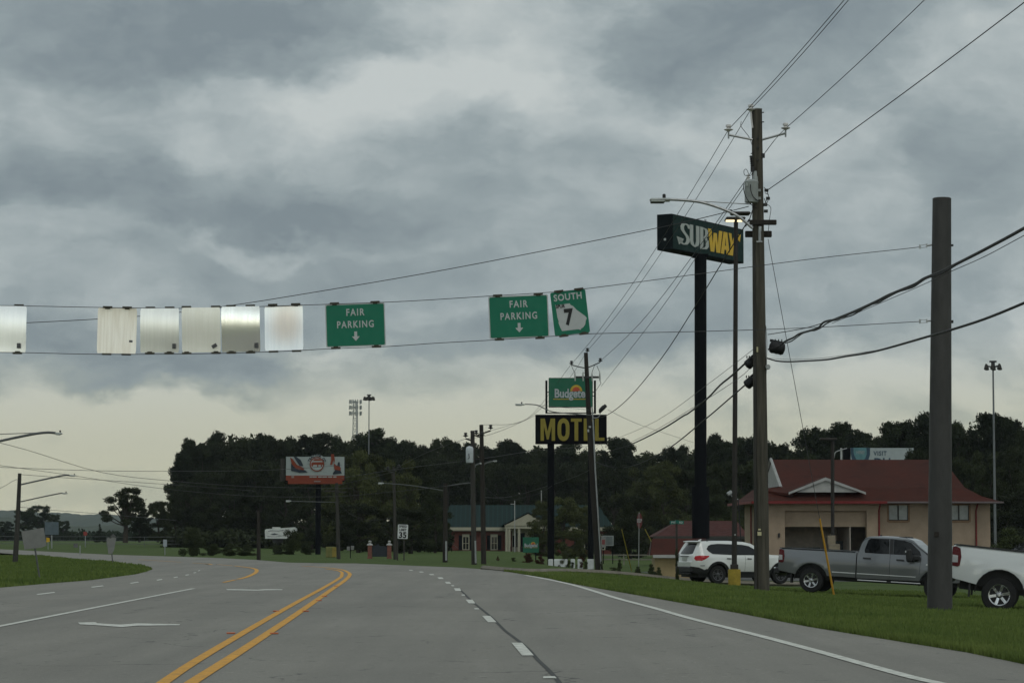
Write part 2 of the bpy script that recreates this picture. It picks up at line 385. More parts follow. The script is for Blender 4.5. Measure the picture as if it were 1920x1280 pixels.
drape("white_lane_dashes", quads([[(959,1205),(979,1205),(1001,1229),(979,1229)],[(904,1154.5),(919,1154.5),(931,1166.5),(915,1166.5)],[(873,1124),(886,1124),(891,1131),(879,1131)],
  [(851,1102.5),(862,1102.5),(865,1107.5),(854,1107.5)],[(834,1090.5),(843,1090.5),(846,1094),(837,1094)],[(820,1082),(829,1082),(832,1085),(823,1085)],[(804,1075.8),(812,1075.8),(815,1077.8),(807,1077.8)],
  [(785,1071.2),(792,1071.2),(795,1072.8),(788,1072.8)],[(766,1068),(772,1068),(775,1069.4),(769,1069.4)],
  [(1019,1268),(1040,1268),(1044,1272),(1018,1272)],[(889,1140),(897,1140),(899,1142.3),(890,1142.3)],[(865,1114.3),(871,1114.3),(872,1116.5),(866,1116.5)],[(846,1096.8),(851,1096.8),(852,1098.6),(847,1098.6)]]), M_WH, .008)
drape("left_lane_dashes", quads([[(68,1113.5),(101,1109.5),(104,1111),(71,1115)],[(170,1100),(192,1097.3),(195,1098.6),(173,1101.3)],[(243,1092.6),(258,1090.3),(261,1091.5),(246,1093.8)],
  [(293,1086.8),(303,1085),(305,1086.3),(295,1088.2)],[(325,1082),(332,1080.6),(334,1081.7),(327,1083.1)],[(347,1077.6),(353,1076.4),(355,1077.4),(349,1078.6)],[(362,1073.4),(367,1072.2),(368.5,1073.1),(363.5,1074.3)],[(371,1069.6),(374.5,1068.4),(375.5,1069.2),(372,1070.5)]]), M_WH, .008)
drape("turn_arrow", [[flat(*p) for p in [(146,1167),(179,1166.3),(183,1168.6),(226,1171),(257,1168.6),(338,1170.3),(336,1172.2),(258,1173),(228,1175.6),(180,1172),(150,1170.6)]]], M_WH, .008, step=4)
drape("turn_arrow", [[flat(*p) for p in [(424,1104.2),(455,1104.6),(483,1105.4),(498,1104.2),(530,1104.6),(529,1105.9),(498,1106.3),(482,1107),(426,1106)]]], M_WH, .008, step=4)
drape("sealed_crack", strip(gl([(1075,1305),(1052,1283),(1040,1268),(1024,1251),(1008,1236),(993,1219),(975,1203),(955,1188),(945,1180),(928,1163),(916,1152),(901,1140),(889,1130),(878,1120),(867,1109),(857,1101)], 4), .05), M_TAR, .005, step=4)
for q in [(433,1187.5),(514,1188),(518,1146),(573,1146),(598,1126),(608,1118),(630,1099)]:
    p = flat(*q); MB().box(p + Vector((0, 0, .012)), (.12, .10, .02), None, .006).build("road_reflector", M_OR)['kind'] = 'structure'
# ---- grass blades on the near verge and on the island
def blades(name, n, region, hmin, hmax, m, seed, wid=.012):
    rs = np.random.RandomState(seed); P = []
    tri = []
    while len(tri) < n:
        x, y = region(rs)
        if x is None: continue
        tri.append((x, y, zt(x, y)))
    B = np.array(tri); n = len(B); h = rs.uniform(hmin, hmax, n) * (0.7 + .6 * rs.rand(n)); a = rs.uniform(0, 6.283, n); lean = rs.uniform(0, .5, n) * h; la = rs.uniform(0, 6.283, n)
    wv = rs.uniform(.7, 1.5, n) * wid * (1 + B[:, 1] / 60)
    V = np.zeros((n, 3, 3)); V[:, 0] = B; V[:, 1] = B; V[:, 2] = B
    V[:, 0, 0] -= np.cos(a) * wv; V[:, 0, 1] -= np.sin(a) * wv; V[:, 1, 0] += np.cos(a) * wv; V[:, 1, 1] += np.sin(a) * wv
    V[:, :2, 2] -= .04; V[:, 2, 0] += np.cos(la) * lean; V[:, 2, 1] += np.sin(la) * lean; V[:, 2, 2] += h
    me = bpy.data.meshes.new(name); me.vertices.add(n * 3); me.vertices.foreach_set('co', V.reshape(-1)); me.loops.add(n * 3); me.loops.foreach_set('vertex_index', np.arange(n * 3)); me.polygons.add(n)
    me.polygons.foreach_set('loop_start', np.arange(n) * 3); me.polygons.foreach_set('loop_total', np.full(n, 3)); me.update()
    o = link(name, me, m); o['kind'] = 'stuff'; return o
def leafmat(name, c1, c2, sc=.6, rough=.8, tr=.0):
    m = bpy.data.materials.new(name); m.use_nodes = True; T = NT(m.node_tree); b = m.node_tree.nodes['Principled BSDF']
    g = T.node('ShaderNodeNewGeometry').outputs['Position']; oi = T.node('ShaderNodeObjectInfo').outputs['Random']
    f = T.m('ADD', T.m('MULTIPLY', T.noise(g, sc, 4, .6), .75), T.m('MULTIPLY', oi, .25))
    T.put(b.inputs['Base Color'], T.ramp(f, [(.3, c1), (.68, c2)])); b.inputs['Roughness'].default_value = rough; b.inputs['Specular IOR Level'].default_value = .2
    return m
M_BL = leafmat("grass_blades", (.054, .096, .018), (.140, .182, .044), .45)
ex = [(v.y, v.x) for v in EDGE if v.y < 135]; EXY = [a for a, b in ex]; EXX = [b for a, b in ex]
def verge(rs):
    y = 26 + 78 * rs.rand() ** 1.7; e = float(np.interp(y, EXY, EXX)); x = e + rs.rand() * (min(.2 * y + 1.0, 17) - e) - .03 * rs.rand()
    if rs.rand() < .18: x = e + rs.rand() ** 2 * .25 - .05
    return x, y
blades("grass", 230000, verge, .035, .10, M_BL, 3)
ip = np.array([(p.x, p.y) for p in island])
def inpoly(x, y, P):
    c = False; j = len(P) - 1
    for i in range(len(P)):
        if (P[i][1] > y) != (P[j][1] > y) and x < (P[j][0] - P[i][0]) * (y - P[i][1]) / (P[j][1] - P[i][1]) + P[i][0]: c = not c
        j = i
    return c
def isl(rs):
    y = 60 + 120 * rs.rand(); x = -8 - rs.rand() * 30
    return (x, y) if abs(x) < .21 * y and inpoly(x, y, ip) else (None, None)
blades("grass", 40000, isl, .05, .13, M_BL, 5, .02)
# ---- far hills
mh = leafmat("hill_forest", (.030, .045, .022), (.045, .060, .030), .01)
hb = MB(); rs = random.Random(4)
def ridge(Y, pts, depth, jag):
    top = []; P = []
    for i in range(len(pts) - 1):
        (a, ya), (b, yb) = pts[i], pts[i + 1]; n = max(2, int(abs(b - a) / 4))
        for k in range(n):
            t = k / n; P.append((a + (b - a) * t, ya + (yb - ya) * t + rs.uniform(-jag, jag)))
    A = [at(px, py, Y) for px, py in P]
    v = []; 
    for p in A: v += [(p.x, p.y - depth, -3), (p.x, p.y - depth * .5, p.z * .55 + rs.uniform(-3, 3)), tuple(p), (p.x * 1.1, p.y + depth, -3)]
    f = []
    for i in range(len(A) - 1):
        for k in range(3): f.append((4 * i + k, 4 * i + 4 + k, 4 * i + 5 + k, 4 * i + 1 + k))
    me = bpy.data.meshes.new("hills"); me.from_pydata(v, [], f); o = link("hills", me, mh, smooth=True); o['kind'] = 'structure'
ridge(4200, [(-260,975),(-80,962),(0,957),(30,956),(75,960),(120,961),(160,965),(200,963),(240,968),(330,972),(460,990),(560,1002)], 500, .8)
ridge(2600, [(-260,985),(0,968),(60,975),(120,985),(170,988),(230,982),(300,990),(420,996),(520,1003)], 400, 1.2)
# ================================================================== poles, wires, signs
M_WOOD = mat("weathered_wood", (.095, .085, .066), .95, 0, .22, 1.4, .5, 25, stretch=(9, 9, .5), col2=(.040, .037, .029))
M_WOOD2 = mat("dark_wood", (.036, .031, .026), .95, 0, .2, 1.4, .4, 25, stretch=(9, 9, .5))
M_GREYW = mat("grey_wood", (.055, .052, .046), .95, 0, .2, 1.4, .4, 25, stretch=(9, 9, .5))
M_GALV = mat("galvanised_steel", (.36, .37, .37), .45, .7, .1, 4)
M_DK = mat("dark_hardware", (.025, .025, .025), .6, .2, .1)
M_PORC = mat("insulator_porcelain", (.62, .60, .58), .25, 0, .05)
M_TANK = mat("transformer_paint", (.33, .35, .34), .45, 0, .1, 4, .1)
M_BLACK = mat("black_rubber", (.012, .012, .013), .6, 0, .1)
M_WIRE = mat("aluminium_wire", (.045, .045, .047), .6, .2, .05)
M_GUARD = mat("yellow_guy_guard", (.46, .24, .02), .5, 0, .12, 5)
M_STRAIN = mat("steel_pole_paint", (.048, .046, .043), .65, .1, .14, 1.5, .25, 30, stretch=(2, 2, .6))
M_BRZ = mat("bronze_paint", (.030, .025, .021), .6, 0, .1, 3, spec=.3)
M_BLKP = mat("black_steel_paint", (.005, .006, .008), .8, 0, .1, 3, spec=.08)
M_LENS = mat("lamp_lens", (.45, .46, .45), .3, 0, .05)
M_LAMPG = mat("lamp_housing_grey", (.38, .40, .38), .5, .2, .08)
M_YB = mat("yellow_concrete_base", (.34, .25, .035), .8, 0, .16, 4, .3, 30)
def L_(b): return lambda px, py, Y: at(px, py, Y) - b
def insul(mb, p, s=1.0, up=1):
    p = Vector(p); mb.lathe([(.02*s, -.10*s*up), (.05*s, -.06*s*up), (.15*s, -.02*s*up), (.16*s, 0.0), (.07*s, .04*s*up), (.05*s, .07*s*up), (.10*s, .09*s*up), (.09*s, .16*s*up), (.03*s, .18*s*up)], p, 12)
def wire(name, pts, r, label, cat="cable", group=None, m=None, sag=0, n=14, cut=6):
    pts = [Vector(p) for p in pts]
    if len(pts) == 2:
        a, b = pts; pts = [a.lerp(b, i / n) - Vector((0, 0, 4 * sag * (i / n) * (1 - i / n))) for i in range(n + 1)]
    else: pts = spline(pts, 4)
    o0 = pts[0].copy(); mb = MB(); mb.tube([p - o0 for p in pts], r, cut)
    o = mb.build(name, m or M_WIRE, smooth=True); o.location = o0; return tag(o, label, cat, group)
# ---- big wooden pole
B1 = gp(1429, 1110); B1.z -= .05; Y1 = B1.y; g = L_(B1)
up = thing("utility_pole", B1, "tall weathered wooden utility pole with grey transformer, nearest of the wooden poles", "utility pole", "wooden utility poles")
mb = MB(); a0, a1 = g(1429, 1112, Y1), g(1419, 206, Y1); rr = .0085
mb.tube([a0, a0.lerp(a1, .3), a0.lerp(a1, .6), a0.lerp(a1, .85), a1], [.235, .225, .20, .175, .165], 20)
mb.build("pole", M_WOOD, up, True)
mb = MB(); mb.lathe([(.17, 0), (.175, .03), (.0, .06)], a1, 16); mb.build("pole_cap", M_GALV, up)
def P1(px, py, dy=0.0): return g(px, py, Y1 + dy)
for s, ex_, ey in ((-1, 1366, 250), (1, 1473, 247)):
    mb = MB(); c = P1(1420 + s * 9, 262, -.1); e = P1(ex_, ey + 3, -.1); mb.tube([c, e], .035, 8); mb.tube([e - Vector((0, 0, .12)), e + Vector((0, 0, .12))], .03, 6)
    b = mb.build("crossarm_brace", M_GALV, up, True)
    mb = MB(); insul(mb, P1(ex_, ey - 7, -.1), .92); mb.build("insulator", M_PORC, b, True)
mb = MB(); insul(mb, P1(1408, 205, -.1), .92); mb.tube([P1(1408, 207, -.1), P1(1409, 225, -.1), P1(1411, 240, -.1)], .03, 6); mb.build("insulator", M_PORC, up, True)
# transformer
tx = MB(); c = P1(1409, 380, -.28); tx.lathe([(.20, 0), (.215, .02), (.215, .60), (.225, .63), (.225, .66), (.19, .70), (.06, .74)], c, 20)
tx.box(c + Vector((-.16, -.18, .55)), (.07, .05, .10)); tx.box(c + Vector((.22, .1, .4)), (.16, .1, .08)); tx.box(c + Vector((.22, .1, .15)), (.16, .1, .08))
tr = tx.build("transformer", M_TANK, up, True)
mb = MB(); q = P1(1403, 343, -.32)
for k in range(4): mb.lathe([(.035, k * .07), (.07, k * .07 + .02), (.035, k * .07 + .06)], q, 10)
mb.build("bushing", M_PORC, tr, True)
mb = MB(); q = P1(1416, 341, -.2); mb.lathe([(.09, 0), (.08, .16), (.06, .2), (.05, .34)], q, 10); mb.build("arrester", M_TANK, tr, True)
mb = MB()
mb.tube(spline([P1(1395, 345, -.5), P1(1394, 352, -.55), P1(1398, 368, -.55), P1(1408, 383, -.5), P1(1420, 391, -.4)], 4), .014, 6)
mb.tube(spline([P1(1407, 346, -.5), P1(1408, 358, -.55), P1(1413, 370, -.55), P1(1422, 377, -.4)], 4), .014, 6)
mb.tube(spline([P1(1402, 330, -.4), P1(1396, 328, -.4), P1(1395, 320, -.4), P1(1400, 318, -.4), P1(1406, 330, -.4), P1(1412, 322, -.3)], 4), .01, 6)
mb.build("lead_wire", M_BLACK, tr, True)
# cutout and conductors clipped on the pole
mb = MB(); a, b = P1(1408, 292, -.25), P1(1410, 312, -.25)
for k in range(6): mb.lathe([(.03, 0), (.06, .02), (.03, .05)], a.lerp(b, k / 6) - Vector((0, 0, .05)), 10)
mb.box(P1(1411, 317, -.2), (.12, .1, .16)); mb.tube([a + Vector((0, 0, .05)), P1(1413, 284, -.1)], .012, 6); mb.build("fuse_cutout", M_DK, up, True)
mb = MB(); mb.tube(spline([P1(1390, 228, -.1), P1(1389, 236, -.1), P1(1396, 246, -.1), P1(1405, 258, -.1), P1(1410, 272, -.15)], 4), .010, 6); mb.build("jumper_wire", M_DK, up, True)
MB().box(P1(1431, 292, -.1), (.10, .08, .14)).build('line_clamp', M_DK, up)
for yy in (211, 229): MB().box(P1(1429, yy, -.1), (.12, .04, .03)).build('bolt', M_DK, up)
for yy in (259, 276, 300): MB().box(P1(1421, yy, -.20), (.05, .05, .05)).build('bolt', M_DK, up)
for x, y in ((1437,357),(1440,372),(1436,396),(1435,384)): MB().box(P1(x, y, -.1), (.12, .08, .09)).build('line_clamp', M_DK, up)
mb = MB()
mb.tube(spline([P1(1432, 351, -.1), P1(1438, 358, -.1), P1(1441, 371, -.1), P1(1437, 381, -.1), P1(1433, 372, -.1)], 4), .012, 6)
mb.tube(spline([P1(1433, 381, -.1), P1(1445, 389, -.1), P1(1443, 410, -.1), P1(1440, 440, -.1)], 4), .010, 6)
mb.tube(spline([P1(1434, 362, -.1), P1(1441, 366, -.1), P1(1437, 376, -.1), P1(1433, 384, -.1)], 4), .012, 6)
mb.tube(spline([P1(1413, 388, -.2), P1(1409, 400, -.2), P1(1405, 412, -.2), P1(1398, 425, -.2)], 4), .016, 6)
mb.build("drop_wires", M_DK, up)
for (x0, x1, y, zt_, dy) in ((1405, 1456, 417, .16, -.24), (1397, 1447, 439, .20, .24)):
    mb = MB(); a, b = P1(x0, y, dy), P1(x1, y, dy); mb.box((a + b) / 2, ((b - a).length, .12, zt_), None, .02); mb.build("crossarm", M_WOOD2, up)
mb = MB(); mb.tube([P1(1424.5, 430, -.4), P1(1424.5, 452, -.4)], .045, 10); mb.box(P1(1424, 453, -.4), (.18, .08, .04)); mb.box(P1(1425, 429, -.34), (.08, .1, .14)); mb.build("power_supply_bracket", M_GALV, up)
mb = MB(); mb.tube([P1(1414, 455, -.12), P1(1416, 700, -.16), P1(1416.5, 1105, -.18)], .045, 10); mb.build("conduit", M_GREYW, up, True)
for c_, d_ in ((P1(1424, 1000, -.26), (.12, .03, .12)), (P1(1424, 992, -.26), (.08, .03, .05)), (P1(1420, 655, -.23), (.05, .03, .16))): MB().box(c_, d_).build("pole_tag", mat("pole_tag_tin", (.55, .5, .3), .5), up)
mb = MB(); mb.lathe([(.075, 0), (.085, .03), (.075, .12)], P1(1439.5, 688, -.1), 14, Matrix.Rotation(R(90), 3, 'X')); mb.tube([P1(1436, 610, 0), P1(1438, 640, 0), P1(1437, 700, 0)], .012, 6); mb.build("cable_clamp", M_GALV, up, True)
# splice cases hanging at the pole
def case(px, py, Y, L, r, ang, label):
    c = at(px, py, Y); mb = MB(); M = Matrix.Rotation(R(ang), 3, 'Y') @ Matrix.Rotation(R(90), 3, 'Y')
    mb.lathe([(r * .3, -L / 2), (r * .85, -L * .42), (r, -L * .3), (r * .93, -L * .1), (r, 0), (r * .93, L * .12), (r, L * .3), (r * .82, L * .44), (r * .3, L / 2)], (0, 0, 0), 18, M)
    mb.box((0, 0, r * .95), (L * .9, .06, .08), Matrix.Rotation(R(ang), 3, 'Y'))
    for k in (-.3, -.1, .1, .3): mb.box((L * k, 0, r * 1.15), (.03, .05, .08))
    o = mb.build("splice_case", M_BLACK, None, True); o.location = c; tag(o, label, "splice case", "cable splice cases on the tall pole")
case(1457, 652, Y1 - .25, .50, .20, 12, "black drum-shaped splice case right of the tall wooden pole")
case(1407, 680, Y1 + .3, .36, .16, -40, "upper black splice case half hidden left of the tall wooden pole")
case(1406, 717, Y1 + .3, .36, .16, -40, "lower black splice case half hidden left of the tall wooden pole")
# street lamp on the pole
M_ARM = mat('dull_lamp_arm', (.13, .135, .135), .7)
def street_lamp(base_px, Y, arm, head, r, label, name="street_lamp", group="street lamps on arms", s=1.0, brace=None, mm=None):
    b = at(*base_px, Y); t = thing(name, b, label, "street lamp", group); g = L_(b)
    mb = MB(); mb.tube(spline([g(x, y, Y) for x, y in arm], 5), r, 8)
    if brace: mb.tube([g(*brace[0], Y), g(*brace[1], Y)], r * .35, 6)
    mb.build("arm", mm or (M_GALV if s > .95 else M_ARM), t, True)
    h = g(*head[0], Y); e = g(*head[1], Y); L = abs(e.x - h.x); sg = 1 if e.x < h.x else -1; c = (h + e) / 2
    mb = MB(); mb.box(c, (L, .30 * s, .10 * s), Matrix.Rotation(R(head[2]), 3, 'Y'), .05 * s); mb.box(c - Vector((L * .12 * sg, 0, .05 * s)), (L * .70, .34 * s, .06 * s), Matrix.Rotation(R(head[2]), 3, 'Y'), .03 * s)
    hd = mb.build("lamp_head", M_LAMPG, t)
    mb = MB(); mb.box(c - Vector((L * .14 * sg, 0, .085 * s)), (L * .62, .26 * s, .03 * s), Matrix.Rotation(R(head[2]), 3, 'Y')); mb.build("lens", M_DK if s > .95 else M_LENS, hd)
    mb = MB(); mb.lathe([(.05 * s, 0), (.055 * s, .10 * s), (.03 * s, .13 * s)], c + Vector((L * .18 * sg, 0, .06 * s)), 10); mb.build("photocell", M_DK, hd)
    return t
street_lamp((1404, 424), Y1 - .3, [(1411, 428), (1395, 414), (1378, 402), (1350, 390), (1318, 380), (1290, 376), (1256, 374)], ((1258, 374), (1218, 376), 0), .045,
            "grey street lamp on a long curved arm beside the green and yellow restaurant sign", brace=((1292, 376), (1408, 383)))
# ---- second wooden pole
B2 = gp(1123, 1068); B2.z -= .05; Y2 = B2.y; g = L_(B2)
t = thing("utility_pole", B2, "dark leaning utility pole in front of the yellow lettered motel sign", "utility pole", "wooden utility poles")
def P2(px, py, dy=0.0): return g(px, py, Y2 + dy)
mb = MB(); a0, a1 = P2(1123.5, 1070), P2(1098.5, 661); mb.tube([a0, P2(1110, 870), P2(1103, 760), a1], [.24, .20, .15, .12], 14); mb.build("pole", M_WOOD2, t, True)
mb = MB(); mb.tube([P2(1098, 690), P2(1087, 688), P2(1072, 684)], .035, 6); mb.tube([P2(1099, 690), P2(1112, 685), P2(1125, 679)], .035, 6); b = mb.build("crossarm_brace", M_DK, t, True)
for x_, y_ in ((1071.5, 681), (1125.5, 676), (1101.5, 657)): mb = MB(); insul(mb, P2(x_, y_), .9); mb.build("insulator", M_DK, b, True)
mb = MB(); mb.box(P2(1101, 707, -.15), (1.4, .10, .12)); cr = mb.build("crossarm", M_DK, t)
for x in (1078, 1093, 1110, 1124.5):
    mb = MB(); mb.tube([P2(x, 697, -.2), P2(x, 704, -.2), P2(x + .5, 714, -.2)], [.02, .05, .04], 8); mb.build("fuse_cutout", M_LAMPG, cr, True)
mb = MB()
for a, b_ in (((1071, 684), (1077, 698)), ((1098, 700), (1093, 698)), ((1115, 684), (1110, 698)), ((1119, 685), (1124, 697)), ((1125, 714), (1127, 718)), ((1127, 718), (1116, 734))): MB().tube([P2(*a, -.2), P2(*b_, -.2)], .015, 5).build("jumper_wire", M_DK, cr)
mb = MB(); mb.tube([P2(1110, 762, -.3), P2(1112, 790, -.3), P2(1116, 880, -.32), P2(1127.5, 1067, -.34)], .045, 8); mb.build("conduit", M_GALV, t, True)
MB().box(P2(1106, 800, -.2), (.14, .08, .10)).build("meter_box", M_GALV, t); MB().box(P2(1103, 807, -.2), (.10, .08, .16)).build("meter_box", M_GALV, t)
street_lamp((1105, 785), Y2 - .2, [(1109, 778), (1080, 776), (1038, 772), (1022, 766), (1006, 759), (984, 757.5)], ((984, 757.5), (966, 758.5), 2), .03, "grey street lamp reaching left of the motel sign on a thin bent arm", s=.8, brace=((1006, 759), (1105, 768)))
fl = thing("floodlight", at(1112, 783, Y2 - .2), "dark tilted floodlight at the right corner of the motel sign", "floodlight"); gq = L_(Vector(fl.location))
mb = MB(); mb.tube(spline([gq(1112, 783, Y2 - .2), gq(1120, 782.5, Y2 - .2), gq(1125, 778, Y2 - .2), gq(1125, 771, Y2 - .2)], 3), .025, 6); mb.build("arm", M_GALV, fl, True)
mb = MB(); mb.tube([gq(1124, 774, Y2 - .2), gq(1126, 769, Y2 - .2), gq(1131, 764, Y2 - .2), gq(1136.5, 759.5, Y2 - .2)], [.05, .13, .14, .10], 10); mb.build("lamp_head", M_DK, fl, True)
# ---- smaller wooden poles
def small_pole(name, pts, r0, r1, label, m=M_WOOD2, group="wooden utility poles", arms=(), base=None, extra=None, cat="utility pole"):
    b = base or gp(*pts[0]); Y = b.y; t = thing(name, b, label, cat, group); g = L_(b)
    n = len(pts); mb = MB(); mb.tube([g(*p, Y) if i else Vector((0, 0, -.1)) for i, p in enumerate(pts)], [r0 + (r1 - r0) * i / (n - 1) for i in range(n)], 10); mb.build("pole", m, t, True)
    for (x0, y0, x1, y1) in arms:
        mb = MB(); A, Bq = g(x0, y0, Y - .1), g(x1, y1, Y - .1); mb.tube([A, Bq], .045, 6); cr = mb.build("crossarm", m, t, True)
        mb = MB(); insul(mb, (A if abs(x0 - pts[-1][0]) > abs(x1 - pts[-1][0]) else Bq) + Vector((0, 0, .15)), .9); mb.build("insulator", M_DK, cr, True)
    if extra: extra(t, g, Y)
    return t, g, Y
def tr886(t, g, Y):
    mb = MB(); mb.lathe([(.17, 0), (.19, .05), (.19, .72), (.15, .80), (.03, .84)], g(880.5, 867, Y - .3), 14); mb.build("transformer", mat("pale_tank", (.50, .54, .56), .4), t, True)
    mb = MB(); mb.tube([g(879, 850, Y - .5), g(880, 858, Y - .5), g(877, 860, Y - .5)], .02, 6); mb.build("lead_wire", M_DK, t)
    mb = MB(); mb.tube([g(891, 1013, Y - .3), g(892, 1055, Y - .3)], .05, 6); mb.build("conduit", M_GALV, t, True)
small_pole("utility_pole", [(889, 1056.5), (887, 930), (886, 807)], .145, .11, "grey-brown utility pole with pale transformer, left of a close pair", M_GREYW, arms=[(886, 826, 873, 822), (887, 815, 904, 820)], extra=tr886)
small_pole("utility_pole", [(907, 1055.5), (905, 920), (902.5, 796)], .145, .11, "dark utility pole without transformer, right of a close pair", M_WOOD2, arms=[(903, 813, 920, 807), (902, 813, 893, 817)])
def cd833(t, g, Y):
    mb = MB(); mb.tube([g(836.5, 1014, Y - .3), g(836.5, 1050, Y - .3)], .06, 6); mb.build("conduit", M_GALV, t, True)
small_pole("utility_pole", [(834.5, 1052.5), (835, 990), (835, 906)], .15, .12, "slim dark utility pole before the left end of the brick building", M_WOOD2, extra=cd833)
small_pole("utility_pole", [(741, 1047.5), (740, 960), (738, 875)], .115, .085, "slim grey utility pole with short crossarm behind the speed limit sign", M_GREYW, arms=[(738, 886, 727, 883.5), (738, 882, 748, 880)])
def cd632(t, g, Y):
    MB().box(g(633, 1018, Y - .25), (.22, .1, .18)).build("meter_box", M_GREYW, t); MB().box(g(622, 920, Y - .25), (.9, .12, .10)).build("crossarm", M_GREYW, t); MB().box(g(640, 922, Y - .25), (.7, .12, .08)).build("crossarm", M_GREYW, t)
small_pole("utility_pole", [(635, 1046.5), (633, 980), (631, 905)], .13, .10, "dark utility pole right below the orange and white billboard", M_GREYW, extra=cd632)
small_pole("utility_pole", [(485, 1049), (485, 1000), (484.5, 956)], .12, .09, "thin short grey pole left of the white travel trailer", M_WOOD2)
small_pole("utility_pole", [(28, 1056), (33, 980), (37, 887)], .14, .09, "wooden utility pole on the left grass behind the blank sign", M_GREYW)
Y35 = gp(28, 1056).y
street_lamp((37, 908), Y35, [(37, 908.5), (80, 899), (118, 891), (130, 890.5)], ((144, 891.5), (130, 890.5), 3), .04, "upper thin mast arm lamp on the leaning pole at the left", s=.5)
street_lamp((38, 940), Y35, [(39, 940), (80, 931), (112, 924.5), (118, 924)], ((127, 924.5), (117, 924), 3), .03, "lower thin mast arm lamp on the leaning pole at the left", s=.5)
street_lamp((-40, 838), 95, [(-40, 838), (0, 826.5), (60, 814), (88, 810.5), (104, 811.5)], ((117, 813), (104, 811.5), 4), .045, "street lamp on two thin arms entering at the left edge", s=.6, brace=((-40, 815), (88, 810.5)))
Y833 = gp(834.5, 1052.5).y
street_lamp((834, 918), Y833, [(835, 920), (800, 914), (760, 908.5), (718, 905.5)], ((720, 905.5), (709, 905.5), 2), .022, "street lamp with long sloping arm left of the brick building", s=.8)
street_lamp((836, 912), Y833, [(836, 911), (860, 907), (876, 905), (884, 905)], ((884, 905), (889, 905), 0), .02, "street lamp pointing right towards the pole with pale transformer", s=.4)
Y632 = gp(635, 1046.5).y
street_lamp((631, 940), Y632, [(631, 941), (600, 940.5), (560, 939.5), (545, 939)], ((546, 939), (536, 938.5), 2), .02, "street lamp on a level arm above the white travel trailer", s=.8)
Y905 = gp(907, 1055.5).y
street_lamp((906, 870), Y905, [(906, 874), (908, 870), (914, 867), (926, 864)], ((924, 864.5), (932, 863), -10), .04, "stubby street lamp pointing right on the dark pole of the pair", s=.5)
street_lamp((890, 874), Y905 - .5, [(890, 876), (892, 872), (898, 869), (902, 868)], ((899, 868.8), (903, 867.6), -10), .04, "stubby street lamp bracket between the two close poles", s=.5)
# ---- steel strain pole
BS = gp(1763, 1146); BS.z -= .05; YS = BS.y; g = L_(BS)
t = thing("strain_pole", BS, "thick dark grey steel pole on the verge before the white pickup", "pole")
mb = MB(); mb.tube([g(1762, 1147, YS), g(1763.5, 760, YS), g(1766, 374.5, YS)], [23.5 * YS / FPX, 20.5 * YS / FPX, 17.5 * YS / FPX], 32); mb.build("pole", M_STRAIN, t, True)
mb = MB(); kq = 17.6 * YS / FPX; mb.lathe([(kq, 0), (kq * 1.01, .02), (kq * .9, .04), (.02, .05)], g(1766, 374.5, YS), 28); mb.build("pole_cap", M_STRAIN, t, True)
mb = MB(); mb.box(g(1756, 1001, YS - .242), (.10, .03, .11), None, .01); mb.build("hand_hole_cover", mat("hand_hole_rust", (.03, .024, .02), .8), t)
mb = MB(); mb.box(g(1785, 460, YS), (.05, .08, .04)); mb.box(g(1785, 603, YS), (.05, .08, .06)); mb.build("bolt", M_DK, t)
for nm, y in (("turnbuckle", 459), ("turnbuckle", 601)):
    mb = MB(); a, b = g(1747, y, YS), g(1716, y + (5 if y < 500 else 2), YS); d = (b - a)
    mb.tube([a, a + d * .3], .022, 6); 
    for o_ in (.028, -.028): mb.tube([a + d * .28 + Vector((0, 0, o_)), a + d * .72 + Vector((0, 0, o_))], .007, 6)
    mb.box(a + d * .3, (.03, .03, .08)); mb.box(a + d * .72, (.03, .03, .09)); mb.build(nm, M_GALV, t)
# ---- span wires
YSP = YS
wire("span_wire", [at(x, y, YSP) for x, y in [(1727,462.3),(1700,466),(1560,481),(1440,496),(1270,519),(1100,541),(1030,548),(917,555),(800,562.5),(721,566.5),(610,570.5),(490,574.5),(415,576.5),(336,578),(200,576.5),(50,573.5),(-60,571.5),(-200,567)]], .008, "upper steel span wire across the road that the overhead signs hang from", "span wire", "span wires")
wire("span_wire", [at(x, y, YSP) for x, y in [(1727,602.3),(1700,604),(1500,615),(1300,621.5),(1107,625.5),(1040,630),(930,637),(820,643),(724,649.5),(612,654),(560,657),(490,660),(420,662),(336,663.5),(183,664),(50,661),(-60,659.5),(-200,655)]], .008, "lower steel span wire under the row of overhead signs", "span wire", "span wires")
